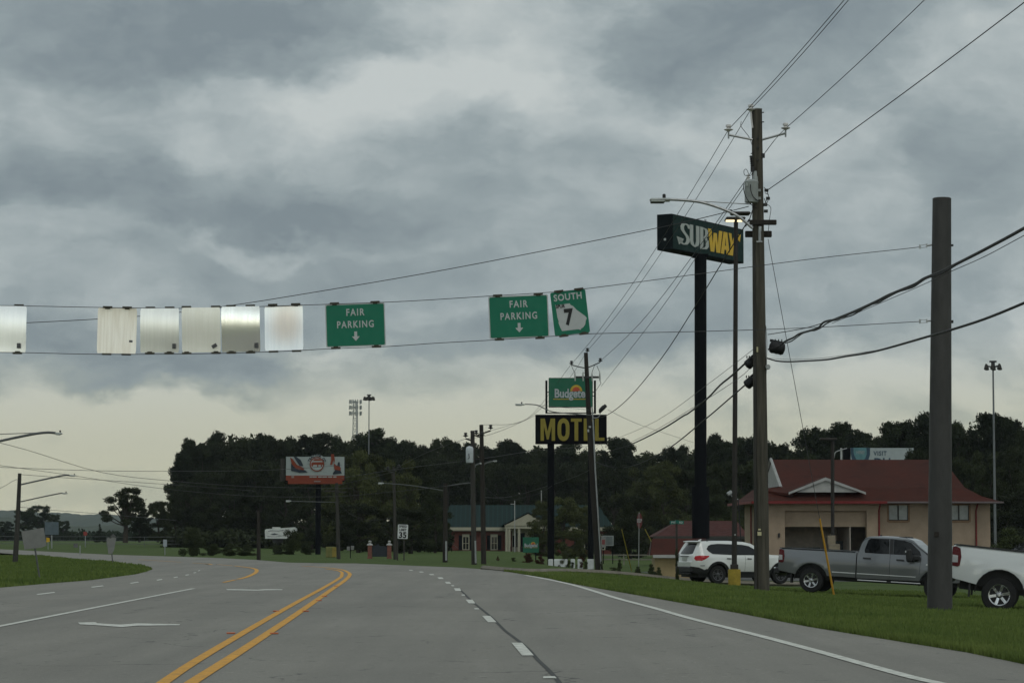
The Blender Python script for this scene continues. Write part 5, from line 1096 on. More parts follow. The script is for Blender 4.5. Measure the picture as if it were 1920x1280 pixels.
# ---- cell tower and high mast lights
YC = 600.0; kC = YC / FPX; bc = Vector((at(666, 1000, YC).x, YC, -1)); t = thing("cell_tower", bc, "lattice cell tower with three rings of antennas above the trees", "cell tower"); g = L_(bc)
ztop = g(666, 752, YC).z; mb = MB(); wd = lambda z: 1.25 - .75 * z / ztop
legs = [lambda z, a=a: Vector((wd(z) * math.cos(a), wd(z) * math.sin(a), z)) for a in (R(-90 + 20), R(30 + 20), R(150 + 20))]
for l in legs: mb.tube([l(0), l(ztop)], .10, 5)
nz = 26
for i in range(nz):
    za, zb_ = ztop * i / nz, ztop * (i + 1) / nz
    for a in range(3): mb.tube([legs[a](za), legs[(a + 1) % 3](zb_)], .05, 4); mb.tube([legs[a](zb_), legs[(a + 1) % 3](zb_)], .05, 4)
mb.build("lattice_mast", M_GALV, t)
for yy, wdt in ((753, 1.2), (763.5, 1.15), (774.5, 1.2)):
    z = g(666, yy, YC).z; mb = MB()
    for a in range(3):
        aa = R(a * 120 + 15); cx, cy = 1.15 * math.cos(aa), 1.15 * math.sin(aa); tx_, ty_ = -math.sin(aa), math.cos(aa)
        mb.tube([(0, 0, z), (cx, cy, z)], .04, 4); mb.tube([(cx - tx_ * .9, cy - ty_ * .9, z), (cx + tx_ * .9, cy + ty_ * .9, z)], .04, 4)
        for k in (-.85, -.3, .3, .85): mb.box((cx + tx_ * k, cy + ty_ * k, z), (.16, .16, .95 if k > -.5 else .8), rotz(aa))
    mb.build("antenna_ring", M_TANK, t)
def mast(px, ptop, Y, n, w, r, label):
    b = Vector((at(px, 1000, Y).x, Y, zt(at(px, 1000, Y).x, Y))); t = thing("high_mast_light", b, label, "light mast", "high mast lights"); g = L_(b); top = g(px, ptop + 6, Y); k = Y / FPX
    mb = MB(); mb.tube([(0, 0, 0), (0, 0, top.z)], [r * 1.15, r * .65], 10); mb.build("mast", mat('mast_steel', (.17, .18, .19), .6), t, True)
    mb = MB()
    for a in range(n): an = 2 * math.pi * (a + .25) / n; mb.tube([(0, 0, top.z), (w * math.cos(an), w * math.sin(an), top.z + .1)], .06, 5)
    mb.lathe([(.25 * w, -.4 * w), (.28 * w, 0), (.25 * w, .7 * w)], (0, 0, top.z), 10); mb.box((0, 0, top.z + .75 * w), (w * .9, w * .5, .22 * w)); mb.build("ring", M_DK, t)
    for a in range(n):
        an = 2 * math.pi * (a + .25) / n; mb = MB(); f_ = w * .8; mb.lathe([(.10 * f_, .55 * f_), (.2 * f_, .35 * f_), (.36 * f_, -.2 * f_), (.40 * f_, -.4 * f_), (.2 * f_, -.5 * f_)], (w * math.cos(an), w * math.sin(an), top.z), 10); mb.build("lamp", M_GREYW, t, True)
mast(691, 741, 400, 6, .72, .11, "tall light mast right of the cell tower")
mast(1866, 682, 222, 6, .62, .105, "tall light mast above the trees at the far right")
# ================================================================== buildings
M_STUC = mat("beige_stucco", (.36, .275, .198), .9, 0, .10, 1.2, .2, 30); M_STUC2 = mat("tan_trim", (.24, .15, .09), .8, 0, .1)
M_REDT = mat("red_trim", (.17, .014, .014), .5, 0, .1); M_SHW = mat("white_siding", (.38, .38, .365), .6, 0, .1, 2)
def shingles(name, c1, c2, sc=(1, 1, 1)):
    m = bpy.data.materials.new(name); m.use_nodes = True; T = NT(m.node_tree); b = m.node_tree.nodes['Principled BSDF']; co = T.node('ShaderNodeTexCoord').outputs['Object']
    n = T.noise(co, .5, 5, .6); n2 = T.noise(T.v('MULTIPLY', co, (6, 6, 14)), 2, 3, .6); n3 = T.noise(T.v('MULTIPLY', co, (1.5, 1.5, .3)), .8, 4, .6)
    br = T.node('ShaderNodeTexBrick', {'Vector': T.v('MULTIPLY', T.node('ShaderNodeCombineXYZ', {0: T.node('ShaderNodeSeparateXYZ', {0: co}).outputs[0], 1: T.node('ShaderNodeSeparateXYZ', {0: co}).outputs[2]}).outputs[0], (1, 1.4, 1)), 'Scale': 3.2, 'Color1': (*c1, 1), 'Color2': (*[x * .8 for x in c1], 1), 'Mortar': (*[x * .55 for x in c1], 1), 'Mortar Size': .03})
    col = T.mix(T.rng(n, .35, .7, 0, .8), br.outputs[0], (*c2, 1)); col = T.mix(T.rng(n3, .52, .75, 0, .6), col, tuple(x * .5 for x in c2) + (1,)); col = T.mix(T.rng(n2, .4, .7, 0, .3), col, tuple(x * 1.3 for x in c1) + (1,))
    T.put(b.inputs['Base Color'], col); b.inputs['Roughness'].default_value = .95; b.inputs['Specular IOR Level'].default_value = .2; return m
M_RSH = shingles("red_shingles", (.064, .0165, .0105), (.037, .0125, .0085)); M_GRF = None
# ---- garage
YQ = 165.0; kQ = YQ / FPX; bq = Vector((at(1440, 1000, YQ).x, YQ, -.86)); t = thing("garage_building", bq, "beige stucco garage with flared red shingle roof behind the silver pickup", "building"); t.rotation_euler = (0, 0, R(1.5))
g0 = L_(bq); gz = lambda py: g0(1440, py, YQ).z; gxx = lambda px: g0(px, 940, YQ).x
zE = gz(941); Rw = gxx(1650); RW = gxx(1861); Dp = 12.5
o0, o1 = gxx(1471.5), gxx(1625.5); zo = gz(987); zp = gz(957)
def wallbox(mb, x0, x1, y0, y1, z0, z1): mb.box(((x0 + x1) / 2, (y0 + y1) / 2, (z0 + z1) / 2), (x1 - x0, y1 - y0, z1 - z0))
mb = MB(); wallbox(mb, 0, o0, 0, .5, 0, zE); wallbox(mb, o1, Rw, 0, .5, 0, zE); wallbox(mb, o0, o1, 0, .5, zp, zE); wallbox(mb, o0, o1, .38, .47, zo, zp - .002)
wallbox(mb, 0, .25, .502, Dp, 0, zE); wallbox(mb, 0, RW, Dp + .002, Dp + .2, 0, zE); wl_ = mb.build("wall", M_STUC, t)
mb = MB(); w1, w2 = gxx(1669), gxx(1706); w3, w4 = gxx(1783), gxx(1821); zw0, zw1 = gz(975), gz(946.5); yq = .45
for a, b_, z0_, z1_ in ((Rw, w1, 0, zE), (w2, w3, 0, zE), (w4, RW, 0, zE), (w1, w2, 0, zw0), (w3, w4, 0, zw0), (w1, w2, zw1, zE), (w3, w4, zw1, zE)): wallbox(mb, a + (.002 if a == Rw else 0), b_, yq, yq + .2, z0_, z1_)
wallbox(mb, RW - .2, RW, yq + .202, Dp, 0, zE); mb.build("wall", M_STUC, t)
for a, b_ in ((w1, w2), (w3, w4)):
    mb = MB(); fw = .10; wallbox(mb, a - fw, a, yq - .03, yq - .002, zw0 - fw, zw1 + fw); wallbox(mb, b_, b_ + fw, yq - .03, yq - .002, zw0 - fw, zw1 + fw); wallbox(mb, a, b_, yq - .03, yq - .002, zw0 - fw - .04, zw0); wallbox(mb, a, b_, yq - .03, yq - .002, zw1, zw1 + fw); wf_ = mb.build("window", M_STUC2, t)
    mb = MB(); wallbox(mb, a, b_, yq + .08, yq + .1, zw0, zw1); mb.build("pane", mat("pale_blind_glass", (.30, .33, .33), .2), wf_)
    mb = MB(); wallbox(mb, (a + b_) / 2 - .04, (a + b_) / 2 + .04, yq + .02, yq + .075, zw0, zw1); wallbox(mb, a, a + .04, yq + .02, yq + .075, zw0, zw1); wallbox(mb, b_ - .04, b_, yq + .02, yq + .075, zw0, zw1); wallbox(mb, a + .05, b_ - .05, yq + .02, yq + .07, zw0, zw0 + .05); mb.build("mullion", M_DK, wf_)
mb = MB(); wallbox(mb, .3, Rw, Dp * .45, Dp * .5, 0, zE); wallbox(mb, o1 - 1.0, o1 - .95, .4, Dp * .45, 0, zE - .12); mb.build("garage_interior", mat("dark_interior", (.50, .44, .38), .9), t)
mb = MB(); wallbox(mb, o0 + 1.2, o0 + 2.6, 3, 4, 0, 1.5); wallbox(mb, o0 + 3.4, o0 + 4.4, 3.2, 4.4, 0, 1.9); mb.build("workbench", mat("bench_dark", (.04, .05, .055), .6), t)
# roof
def loft_roof(levels, name, m, parent, cap=True):
    vs = []; fs = []
    for (x0, x1, y0, y1, z) in levels: vs += [(x0, y0, z), (x1, y0, z), (x1, y1, z), (x0, y1, z)]
    n = len(levels)
    for i in range(n - 1):
        for k in range(4): a = i * 4 + k; b_ = i * 4 + (k + 1) % 4; fs.append((a, b_, b_ + 4, a + 4))
    fs.append((3, 2, 1, 0)); 
    if cap: fs.append(tuple(range(4 * n - 4, 4 * n)))
    return MB().add(vs, fs).build(name, m, parent)
zR = g0(1600, 861, YQ + 6).z; gxd = lambda px, dy: at(px, 940, YQ + dy).x - bq.x + dy * .026
def zl2(py, dy): return g0(1600, py, YQ + dy).z
loft_roof([(-1.05, RW + .55, -.75, Dp + .6, zE + .0), (-.3, gxd(1840, .5), .1, Dp - .2, zl2(930, 1)), (.35, gxd(1812, 1.2), 1.2, Dp - 1.3, zl2(914, 2))], "lower_roof", M_RSH, t)
zm = zl2(914, 2) + (zR - zl2(914, 2)) * .44
r1 = (gxd(1467, 1.2), gxd(1811, 1.2), 1.2, Dp - 1.3, zl2(914, 2)); vs = [(r1[0], r1[2], r1[4]), (r1[1], r1[2], r1[4]), (r1[1], r1[3], r1[4]), (r1[0], r1[3], r1[4]),
     (r1[0], 3.4, zm), (gxd(1793, 3.4), 3.4, zm), (gxd(1793, 3.4), Dp - 3.4, zm), (r1[0], Dp - 3.4, zm), (r1[0], 6.2, zR), (gxd(1772, 6.2), 6.2, zR)]
MB().add(vs, [(0, 1, 5, 4), (1, 2, 6, 5), (2, 3, 7, 6), (4, 5, 9, 8), (5, 6, 9), (6, 7, 8, 9), (0, 4, 8, 7, 3), (3, 2, 1, 0)]).build("upper_roof", M_RSH, t)
mb = MB(); x = r1[0] - .02; mb.add([(x, 1.6, r1[4] + .1), (x, Dp - 1.6, r1[4] + .1), (x, Dp - 3.4, zm), (x, 6.2, zR - .12), (x, 3.4, zm)], [(0, 1, 2, 3, 4)]); mb.build("gable", M_SHW, t)
mb = MB()
for s0, s1 in (((1.2, r1[4]), (6.2, zR)), ((Dp - 1.3, r1[4]), (6.2, zR))):
    mb.tube([(x - .06, s0[0], s0[1] + .05), (x - .06, s1[0], s1[1] + .05)], .09, 4)
mb.build("gable_trim", M_SHW, t)
# small front gable
gb0, gb1, gbm = gxx(1477.5), gxx(1622.5), gxx(1547); zg0, zg1 = gz(922.5), gz(894.5)
mb = MB(); mb.add([(gb0 + .5, -.30, zg0), (gb1 - .5, -.30, zg0), (gbm, -.30, zg1 - .1)], [(0, 1, 2)]); mb.build("gable", M_SHW, t)
mb = MB()
for a in (gb0, gb1):
    d = Vector((gbm - a, 0, zg1 - zg0)); n = Vector((-d.z, 0, d.x)).normalized() * (.13 if a < gbm else -.13); p = Vector((a, 0, zg0)); q_ = Vector((gbm, 0, zg1))
    vs = [p, q_, q_ - Vector((0, 0, .20)), p - Vector((0, 0, .13))]; mb.add([(v.x, -.42, v.z) for v in vs] + [(v.x, -.34, v.z) for v in vs], [(0, 1, 2, 3), (7, 6, 5, 4), (0, 4, 5, 1), (2, 6, 7, 3), (3, 7, 4, 0)])
mb.build("gable_trim", M_SHW, t)
MB().add([(gb0, -.42, zg0 + .01), (gbm, -.42, zg1 + .01), (gb1, -.42, zg0 + .01), (gb0 + .1, 2.2, zg0 + .2), (gbm, 3.5, zg1 + .01), (gb1 - .1, 2.2, zg0 + .2)], [(0, 1, 4, 3), (1, 2, 5, 4)]).build("gable_roof", M_RSH, t)
q4 = [Vector((gxd(1440, .5), .5, zl2(920, .5))), Vector((gxd(1502, 2.6), 2.6, zl2(897, 2.6))), Vector((gxd(1540, 2.6), 2.6, zl2(897, 2.6))), Vector((gxd(1484, -.25), -.25, zl2(925, -.25)))]
MB().add([tuple(v) for v in q4] + [tuple(v - Vector((0, 0, .15))) for v in q4], [(0, 1, 2, 3), (7, 6, 5, 4), (0, 4, 5, 1), (1, 5, 6, 2), (2, 6, 7, 3), (3, 7, 4, 0)]).build("bay_roof", M_RSH, t)
mb = MB(); wallbox(mb, -1.08, Rw + .35, -.80, -.72, zE - .10, zE + .06); wallbox(mb, -1.10, -1.03, -.71, Dp + .6, zE - .10, zE + .06); mb.build("red_fascia", M_REDT, t)
mb = MB(); wallbox(mb, Rw + .352, RW + .6, -.80, -.72, zE - .06, zE + .04); wallbox(mb, RW + .52, RW + .6, -.71, Dp, zE - .06, zE + .04); mb.build("gutter", mat("grey_gutter", (.16, .13, .13), .5), t)
mb = MB()
for x, y in ((-.10, .05), (-.10, 4.3), (-.10, 8.2), (Rw - .05, -.06), (gxx(1834), yq - .08)):
    mb.tube([(x + (0 if y > 0 and x < 0 else 0), y - .5 if x > 0 else y, zE - .12), (x, y, zE - .5), (x, y, .3), (x, y, 0)], .055, 6)
mb.build("downspout", M_REDT, t, True)
mb = MB(); mb.box((gxx(1460), -.08, gz(1003)), (.12, .14, .28), None, .03); mb.box((-.08, 2, gz(1000)), (.14, .12, .3)); mb.build("wall_lamp", M_DK, t)
for y in (3.2, 6.4):
    mb = MB(); mb.box((-.03, y, gz(975)), (.05, .9, 1.1)); mb.build("side_window", M_GLS, t)
# pole in front of the garage with box
bz = Vector((at(1561, 1040, 158).x, 158, -.8)); gz_ = L_(bz); t = thing("area_light_pole", bz, "slim dark light pole with flat head in front of the garage door", "lamp post")
mb = MB(); mb.tube([(0, 0, 0), gz_(1561, 826, 158)], .11, 4); mb.build("pole", M_BRZ, t); mb = MB(); mb.box(gz_(1553, 823, 158), (1.0, .5, .14), None, .04); mb.build("lamp_head", M_BRZ, t)
mb = MB(); mb.box(gz_(1559, 1012, 157.6), (.45, .3, .55), None, .02); mb.box(gz_(1564, 1026, 157.4), (.65, .4, .42), None, .02); mb.build("base_box", mat("box_beige", (.25, .21, .15), .8), t)
# ---- low red-roofed building behind
YR = 205.0; br_ = Vector((at(1230, 1040, YR).x, YR, -.95)); g = L_(br_); t = thing("low_building", br_, "low building with plain red roof behind the black sign column", "building")
kR = YR / FPX; W = (1392 - 1228) * kR; ze = g(1300, 1006, YR).z; zr = g(1300, 976, YR + 4).z
mb = MB(); wallbox(mb, .3, W, 0, 8, 0, ze); mb.build("wall", mat("brown_wall", (.10, .07, .055), .9), t)
loft_roof([(-.2, W + .4, -.5, 8.5, ze), (1.9, W - .2, 4, 4.3, zr)], "roof", mat("orange_red_roof", (.058, .012, .008), .85, 0, .12, 1), t)
mb = MB(); wallbox(mb, -.25, W + .4, -.60, -.51, ze - .16, ze + .06); mb.build("fascia", mat("dark_fascia", (.05, .05, .045), .6), t)
for px in (1338, 1352, 1366, 1378): mb = MB(); wallbox(mb, g(px, 1000, YR).x, g(px + 8, 1000, YR).x, -.04, -.002, ze - 1.3, ze - .3); mb.build("window", M_GLS, t)
# ---- small shed near the stop sign
YH = 138.0; bh = Vector((at(1228, 1060, YH).x, YH, zt(7.5, YH))); g = L_(bh); kH = YH / FPX; t = thing("shed", bh, "small beige shed with maroon roof and white fascia beside the street name sign", "shed")
ze = g(1260, 1043, YH).z; zr = g(1260, 1009, YH + 1.5).z; W = 92 * kH
mb = MB(); wallbox(mb, 0, W, 0, 3, -.2, ze); mb.build("wall", mat("shed_stucco", (.34, .26, .14), .9, 0, .12, 1.5), t)
MB().add([(-.25, -.3, ze + .08), (W + .2, -.3, ze + .08), (W + .2, 1.5, zr), (-.05, 1.5, zr), (-.25, 3.3, ze + .08), (W + .2, 3.3, ze + .08)], [(0, 1, 2, 3), (3, 2, 5, 4), (0, 3, 4), (1, 5, 2), (0, 4, 5, 1)]).build("roof", M_RSH, t)
mb = MB(); wallbox(mb, -.12, W + .25, -.36, -.302, ze - .06, ze + .10); mb.add([(-.30, -.34, ze - .02), (-.30, -.34, ze + .12), (-.12, 1.5, zr + .05), (-.12, 1.5, zr - .10), (-.34, .6, ze - .35), (-.30, .6, ze - .35)], [(0, 1, 2, 3)]); mb.build("fascia", M_SHW, t)
# ---- brick building with green roof
def rib(name, c, sx):
    m = bpy.data.materials.new(name); m.use_nodes = True; T = NT(m.node_tree); b = m.node_tree.nodes['Principled BSDF']; co = T.node('ShaderNodeTexCoord').outputs['Object']
    w_ = T.node('ShaderNodeTexWave', {'Vector': co, 'Scale': sx, 'Distortion': 0}); w_.bands_direction = 'X'
    T.put(b.inputs['Base Color'], T.mix(T.rng(w_.outputs[1], .80, .98, 0, .6), T.mix(T.noise(co, .3, 4), (*c, 1), tuple(x * .7 for x in c) + (1,)), tuple(x * 1.9 for x in c) + (1,))); b.inputs['Roughness'].default_value = .7; b.inputs['Specular IOR Level'].default_value = .15; return m
YK = 330.0; kK = YK / FPX; bk = Vector((at(833, 1030, YK).x, YK, -.92)); g = L_(bk); t = thing("brick_building", bk, "red brick building with green metal roof and white columned portico", "building")
X = lambda px: g(px, 1000, YK).x; Z = lambda py: g(900, py, YK).z
zE2 = Z(992); W = X(1146); M_BRK = mat("red_brick", (.12, .038, .028), .9, 0, .14, 3, .2, 12); M_CRM = mat("cream_trim", (.36, .34, .26), .7, 0, .06)
mb = MB(); wallbox(mb, 0, W, 0, 10, 0, zE2); mb.build("wall", M_BRK, t)
MB().add([(-.5, -.6, zE2 + .25), (W + .3, -.6, zE2 + .25), (X(1124), 5, Z(945.5) + .0), (X(842), 5, Z(945.5)), (-.5, 10.6, zE2 + .25), (W + .3, 10.6, zE2 + .25)], [(0, 1, 2, 3), (3, 2, 5, 4), (0, 3, 4), (1, 5, 2), (0, 4, 5, 1)]).build("roof", rib("green_metal_roof", (.005, .019, .017), .55), t)
mb = MB(); wallbox(mb, -.5, W + .3, -.65, -.602, zE2 - .12, zE2 + .26); wallbox(mb, -.45, W + .2, -.55, -.002, zE2 - .2, zE2 - .13); mb.build("cornice", M_CRM, t)
for px in (873.5, 926.5, 1090, 1128):
    x = X(px); mb = MB(); wallbox(mb, x - .44, x + .44, -.06, -.004, Z(1030.5), Z(1001)); fr = mb.build("window", M_CRM, t)
    mb = MB()
    for a, b_ in ((-.33, -.04), (.04, .33)):
        for z0_, z1_ in ((Z(1029), Z(1018.5)), (Z(1017.5), Z(1006))): wallbox(mb, x + a, x + b_, -.075, -.062, z0_, z1_)
    mb.build("pane", M_GLS, fr)
    for xa in (x - .88, x + .46): mb = MB(); wallbox(mb, xa, xa + .42, -.08, -.004, Z(1030), Z(1003)); mb.build("shutter", M_BLKP, fr)
# portico
x0, x1, xm = X(945), X(1032), X(990); zc = Z(985); za = Z(963)
MB().add([(x0, -3.2, zc), (x1, -3.2, zc), (xm, -3.2, za), (x0, -.5, zc), (x1, -.5, zc), (xm, 3, za)], [(0, 1, 2), (0, 2, 5, 3), (1, 4, 5, 2), (3, 4, 1, 0)]).build("pediment", M_CRM, t)
MB().add([(x0 - .3, -3.35, zc + .02), (x1 + .3, -3.35, zc + .02), (xm, -3.35, za + .16), (x0 - .3, 0, zc + .05), (x1 + .3, 0, zc + .05), (xm, 3.2, za + .16)], [(0, 2, 5, 3), (1, 4, 5, 2)]).build("porch_roof", MATS.get("x") or mat("porch_green", (.018, .055, .05), .5), t)
mb = MB(); wallbox(mb, x0 + .1, x1 - .1, -3.1, -.05, zc - .36, zc - .01); mb.build("entablature", M_CRM, t)
for px in (950, 955, 973, 1003, 1025):
    mb = MB(); mb.tube([(X(px), -2.9, 0), (X(px), -2.9, zc - .37)], .17, 12); mb.build("column", M_CRM, t, True)
mb = MB(); wallbox(mb, X(960), X(1010), -.05, -.01, 0, zc - .5); mb.build("entry_surround", M_CRM, t)
mb = MB(); wallbox(mb, X(961), X(966), -.08, -.055, .9, zc - 1.2); wallbox(mb, X(968), X(971), -.08, -.055, .9, zc - .9); wallbox(mb, X(976), X(984), -.08, -.055, .2, zc - .9); mb.build("door", M_BLKP, t)
mb = MB()
for px in range(957, 1028, 3): mb.box((X(px), -3.0, .45), (.04, .04, .9))
mb.box(((X(957) + X(1026)) / 2, -3.0, .92), (X(1026) - X(957), .06, .06)); mb.build("porch_railing", mat("railing_brown", (.06, .04, .035), .7), t)
bf = Vector((X(965) + bk.x, YK - 14, -.92)); t = thing("flagpole", bf, "thin white pole in front of the brick building portico", "pole"); g = L_(bf); mb = MB(); mb.tube([(0, 0, 0), g(965, 938, YK - 14)], .06, 6); mb.build("pole", M_SHW, t); mb = MB(); mb.box(g(961, 944.5, YK - 14), (.45, .2, .08)); mb.build("lamp_head", M_SHW, t)
bf = Vector((at(1015, 938, YK + 30).x, YK + 30, -.9)); t = thing("vent_pole", bf, "short white pole sticking up behind the green roof", "pole"); g = L_(bf); mb = MB(); mb.tube([(0, 0, 0), g(1015, 919, YK + 30)], .07, 6); mb.build("pole", M_SHW, t)
# ================================================================== small roadside things
def post_sign(name, base, top, panel, m, label, cat, r=.03, pm=None, group=None, Y=None):
    b = gp(*base) if Y is None else Vector((at(*base, Y).x, Y, zt(at(*base, Y).x, Y))); Y = b.y; t = thing(name, b, label, cat, group); g = L_(b); mb = MB(); mb.tube([(0, .03, -.05), g(*top, Y + .03)], r, 6); mb.build("post", pm or M_GALV, t)
    q = [g(*p, Y) for p in panel]; n = Vector((0, .02, 0)); k = len(q); mb = MB(); mb.add([v - n for v in q] + [v - n * .2 for v in q], [tuple(range(k)), tuple(range(2 * k - 1, k - 1, -1))] + [(i, i + k, (i + 1) % k + k, (i + 1) % k) for i in range(k)]); return t, mb.build("panel", m, t), g, Y
M_BK1 = mat("sign_back_grey", (.20, .20, .19), .6, .2, .1); M_BK2 = mat("sign_back_dark", (.10, .10, .098), .6, .2, .1)
t, p, g, Y = post_sign("road_sign", (74.5, 1083.5), (61, 998), [(40,996),(82,988.5),(87.5,1022),(78,1026),(46,1029.5)], M_BK1, "large tilted grey back of a road sign on the left grass", "road sign", pm=M_BK2)
t, p, g, Y = post_sign("road_sign", (211.5, 1057), (207, 1008), [(200,1009),(203,1007),(206.5,1009),(211,1007),(218,1008),(214,1030),(210,1038),(203,1037)], M_BK1, "small grey sign back near the tip of the left grass", "road sign", pm=M_BK2)
mb = MB(); mb.box(g(212, 1005, Y), (.18, .03, .18), Matrix.Rotation(R(45), 3, 'Y')); mb.build("marker", M_BK2, t)
# speed limit sign
bs = gp(752, 1049); g = L_(bs); Y = bs.y; k = Y / FPX; t = thing("speed_limit_sign", bs, "white speed limit 35 sign on two posts left of the brick building", "road sign")
for x in (745.5, 757.5):
    mb = MB(); mb.box((g(x, 1020, Y).x, .04, g(x, 1020, Y).z / 2), (.07, .05, g(x, 1003, Y).z)); mb.build("post", M_GREYW, t)
c = g(753.5, 996, Y); W, H = 19 * k, 26.5 * k; mb = MB(); mb.prism([(c.x + a, c.z + b_) for a, b_ in rrect(W, H, .05)], c.y - .01, c.y + .01); pn = mb.build("panel", mat("speed_sign_white", (.62, .64, .64), .45), t); pn.rotation_euler = (0, R(2), 0)
text("SPEED", .19, tloc(c.x, c.y - .015, c.z + H * .36), M_SK, pn, off=.006, xs=.95); text("LIMIT", .19, tloc(c.x, c.y - .015, c.z + H * .12), M_SK, pn, off=.006, xs=.95); text("35", .48, tloc(c.x, c.y - .015, c.z - H * .26), M_SK, pn, off=.018)
# stop sign seen nearly edge-on
b = gp(1197.5, 1066.5); g = L_(b); Y = b.y; k = Y / FPX; t = thing("stop_sign", b, "red stop sign seen almost edge-on behind the yellow guy guards", "stop sign"); mb = MB(); mb.tube([(0, 0, 0), g(1198.5, 960, Y) * 1.0], .035, 6); mb.build("post", M_GALV, t)
c = g(1199, 976, Y); r = .46; mb = MB(); oc = [(r * math.cos(R(22.5 + 45 * i)), r * math.sin(R(22.5 + 45 * i))) for i in range(8)]
hold = bpy.data.objects.new("octagon", None); C.objects.link(hold); hold.parent = t; hold.location = c + Vector((0, -.06, 0)); hold.rotation_euler = (0, 0, R(-68))
mb.prism([(a, b_ * 1.18) for a, b_ in oc], -.004, .004); mb.build("red_face", mat("stop_red", (.16, .008, .010), .45), hold); text("STOP", .34, tloc(0, -.008, 0), M_SW, hold, off=.01, xs=.95)
# street name sign
b = gp(1269, 1085.5); g = L_(b); Y = b.y; k = Y / FPX; t = thing("street_name_sign", b, "green street name sign on a square post beside the shed", "street sign"); mb = MB(); mb.box((0, 0, g(1269, 982, Y).z / 2), (.10, .10, g(1269, 980, Y).z)); mb.build("post", M_GREYW, t)
c = g(1269, 979, Y); mb = MB(); mb.box(c, (26 * k, .01, 6.2 * k), None, .003); p = mb.build("green_blade", mat("street_green", (.01, .16, .12), .5), t); text("PYE", .13, tloc(c.x - .17, c.y - .012, c.z), M_SW, p, off=.004); text("RD", .13, tloc(c.x + .20, c.y - .012, c.z), M_SW, p, off=.004)
mb = MB(); mb.box(c + Vector((0, 0, .06)), (.12, .5, .10)); mb.build("cross_blade", MATS["street_green"], t)
# gate with brick pillars
Yg = gp(710, 1046).y; bg_ = Vector((at(711, 1046, Yg).x, Yg, zt(at(711, 1046, Yg).x, Yg))); g = L_(bg_); k = Yg / FPX; t = thing("brick_gate_sign", bg_, "dark board between two brick pillars with white ball finials", "sign")
for px in (693.5, 730):
    x = g(px, 1030, Yg).x; mb = MB(); mb.box((x, 0, .42), (7.5 * k, .3, .84)); mb.box((x, 0, .02), (9.5 * k, .36, .08)); pr = mb.build("brick_pillar", mat("pillar_brick", (.20, .085, .065), .9, 0, .15, 6), t)
    mb = MB(); mb.lathe([(.20, .84), (.16, .92), (.07, .96), (.06, 1.0), (.10, 1.04), (.10, 1.10), (.04, 1.14)], (x, 0, 0), 12); mb.build("ball_finial", M_SHW, pr, True)
mb = MB(); mb.box((g(712, 1030, Yg).x, 0, .44), (28 * k, .10, .68)); mb.prism([(g(708, 1, Yg).x, .78), (g(716, 1, Yg).x, .78), (g(712, 1, Yg).x, .96)], -.05, .05); mb.build("board", mat("board_slate", (.022, .028, .036), .6), t)
# utility box, small signs, fence, hydrant-like posts
b = gp(620, 1044.5); t = thing("utility_box", b, "yellow-green utility box left of the pole below the billboard", "utility box"); k = b.y / FPX; mb = MB(); mb.box((0, 0, 10 * k), (18 * k, .6, 20 * k), None, .03); mb.build("cabinet", mat("box_green_yellow", (.16, .16, .055), .7), t); MB().box((.26, -.31, 10 * k), (.28, .02, 18 * k)).build("door", mat("box_ochre", (.25, .19, .04), .7), t)
b = gp(657, 1046); t = thing("mailbox_stand", b, "two small pale boxes on a thin stand left of the brick pillars", "mailbox"); k = b.y / FPX; mb = MB(); mb.box((0, 0, .35), (.05, .05, .7)); mb.build("post", M_BLKP, t)
for s, z in ((-.13, .62), (.13, .66)): MB().box((s, -.02, z), (.20, .2, .26), None, .02).build("box", M_BK1, t)
b = gp(1136, 1063); Y = b.y + 12; b = Vector((at(1136, 1050, Y).x, Y, zt(4.8, Y))); g = L_(b); k = Y / FPX; t = thing("board_sign", b, "white framed board sign with small red sign behind the leaning pole", "sign")
c = g(1140, 1013, Y); mb = MB(); mb.box(c, (21 * k, .05, 19 * k)); p = mb.build("board", mat("board_pale", (.26, .28, .28), .7), t); mb = MB(); mb.box(c, (17.5 * k, .06, 15.5 * k)); mb.build("board_field", mat("board_grey", (.13, .15, .15), .7), p)
c = g(1131.5, 1016, Y - .3); mb = MB(); mb.box(c, (9 * k, .03, 19 * k)); p = mb.build("small_panel", M_BK1, t); MB().box(c + Vector((0, -.02, .02)), (5.5 * k, .02, 9 * k)).build("red_mark", mat("mark_red", (.20, .05, .05), .6), p); mb = MB(); mb.box((c.x, 0, .5), (.07, .05, 1.0)); mb.box((g(1146, 1, Y).x, 0, .5), (.07, .05, 1.0)); mb.build("post", M_BLKP, t)
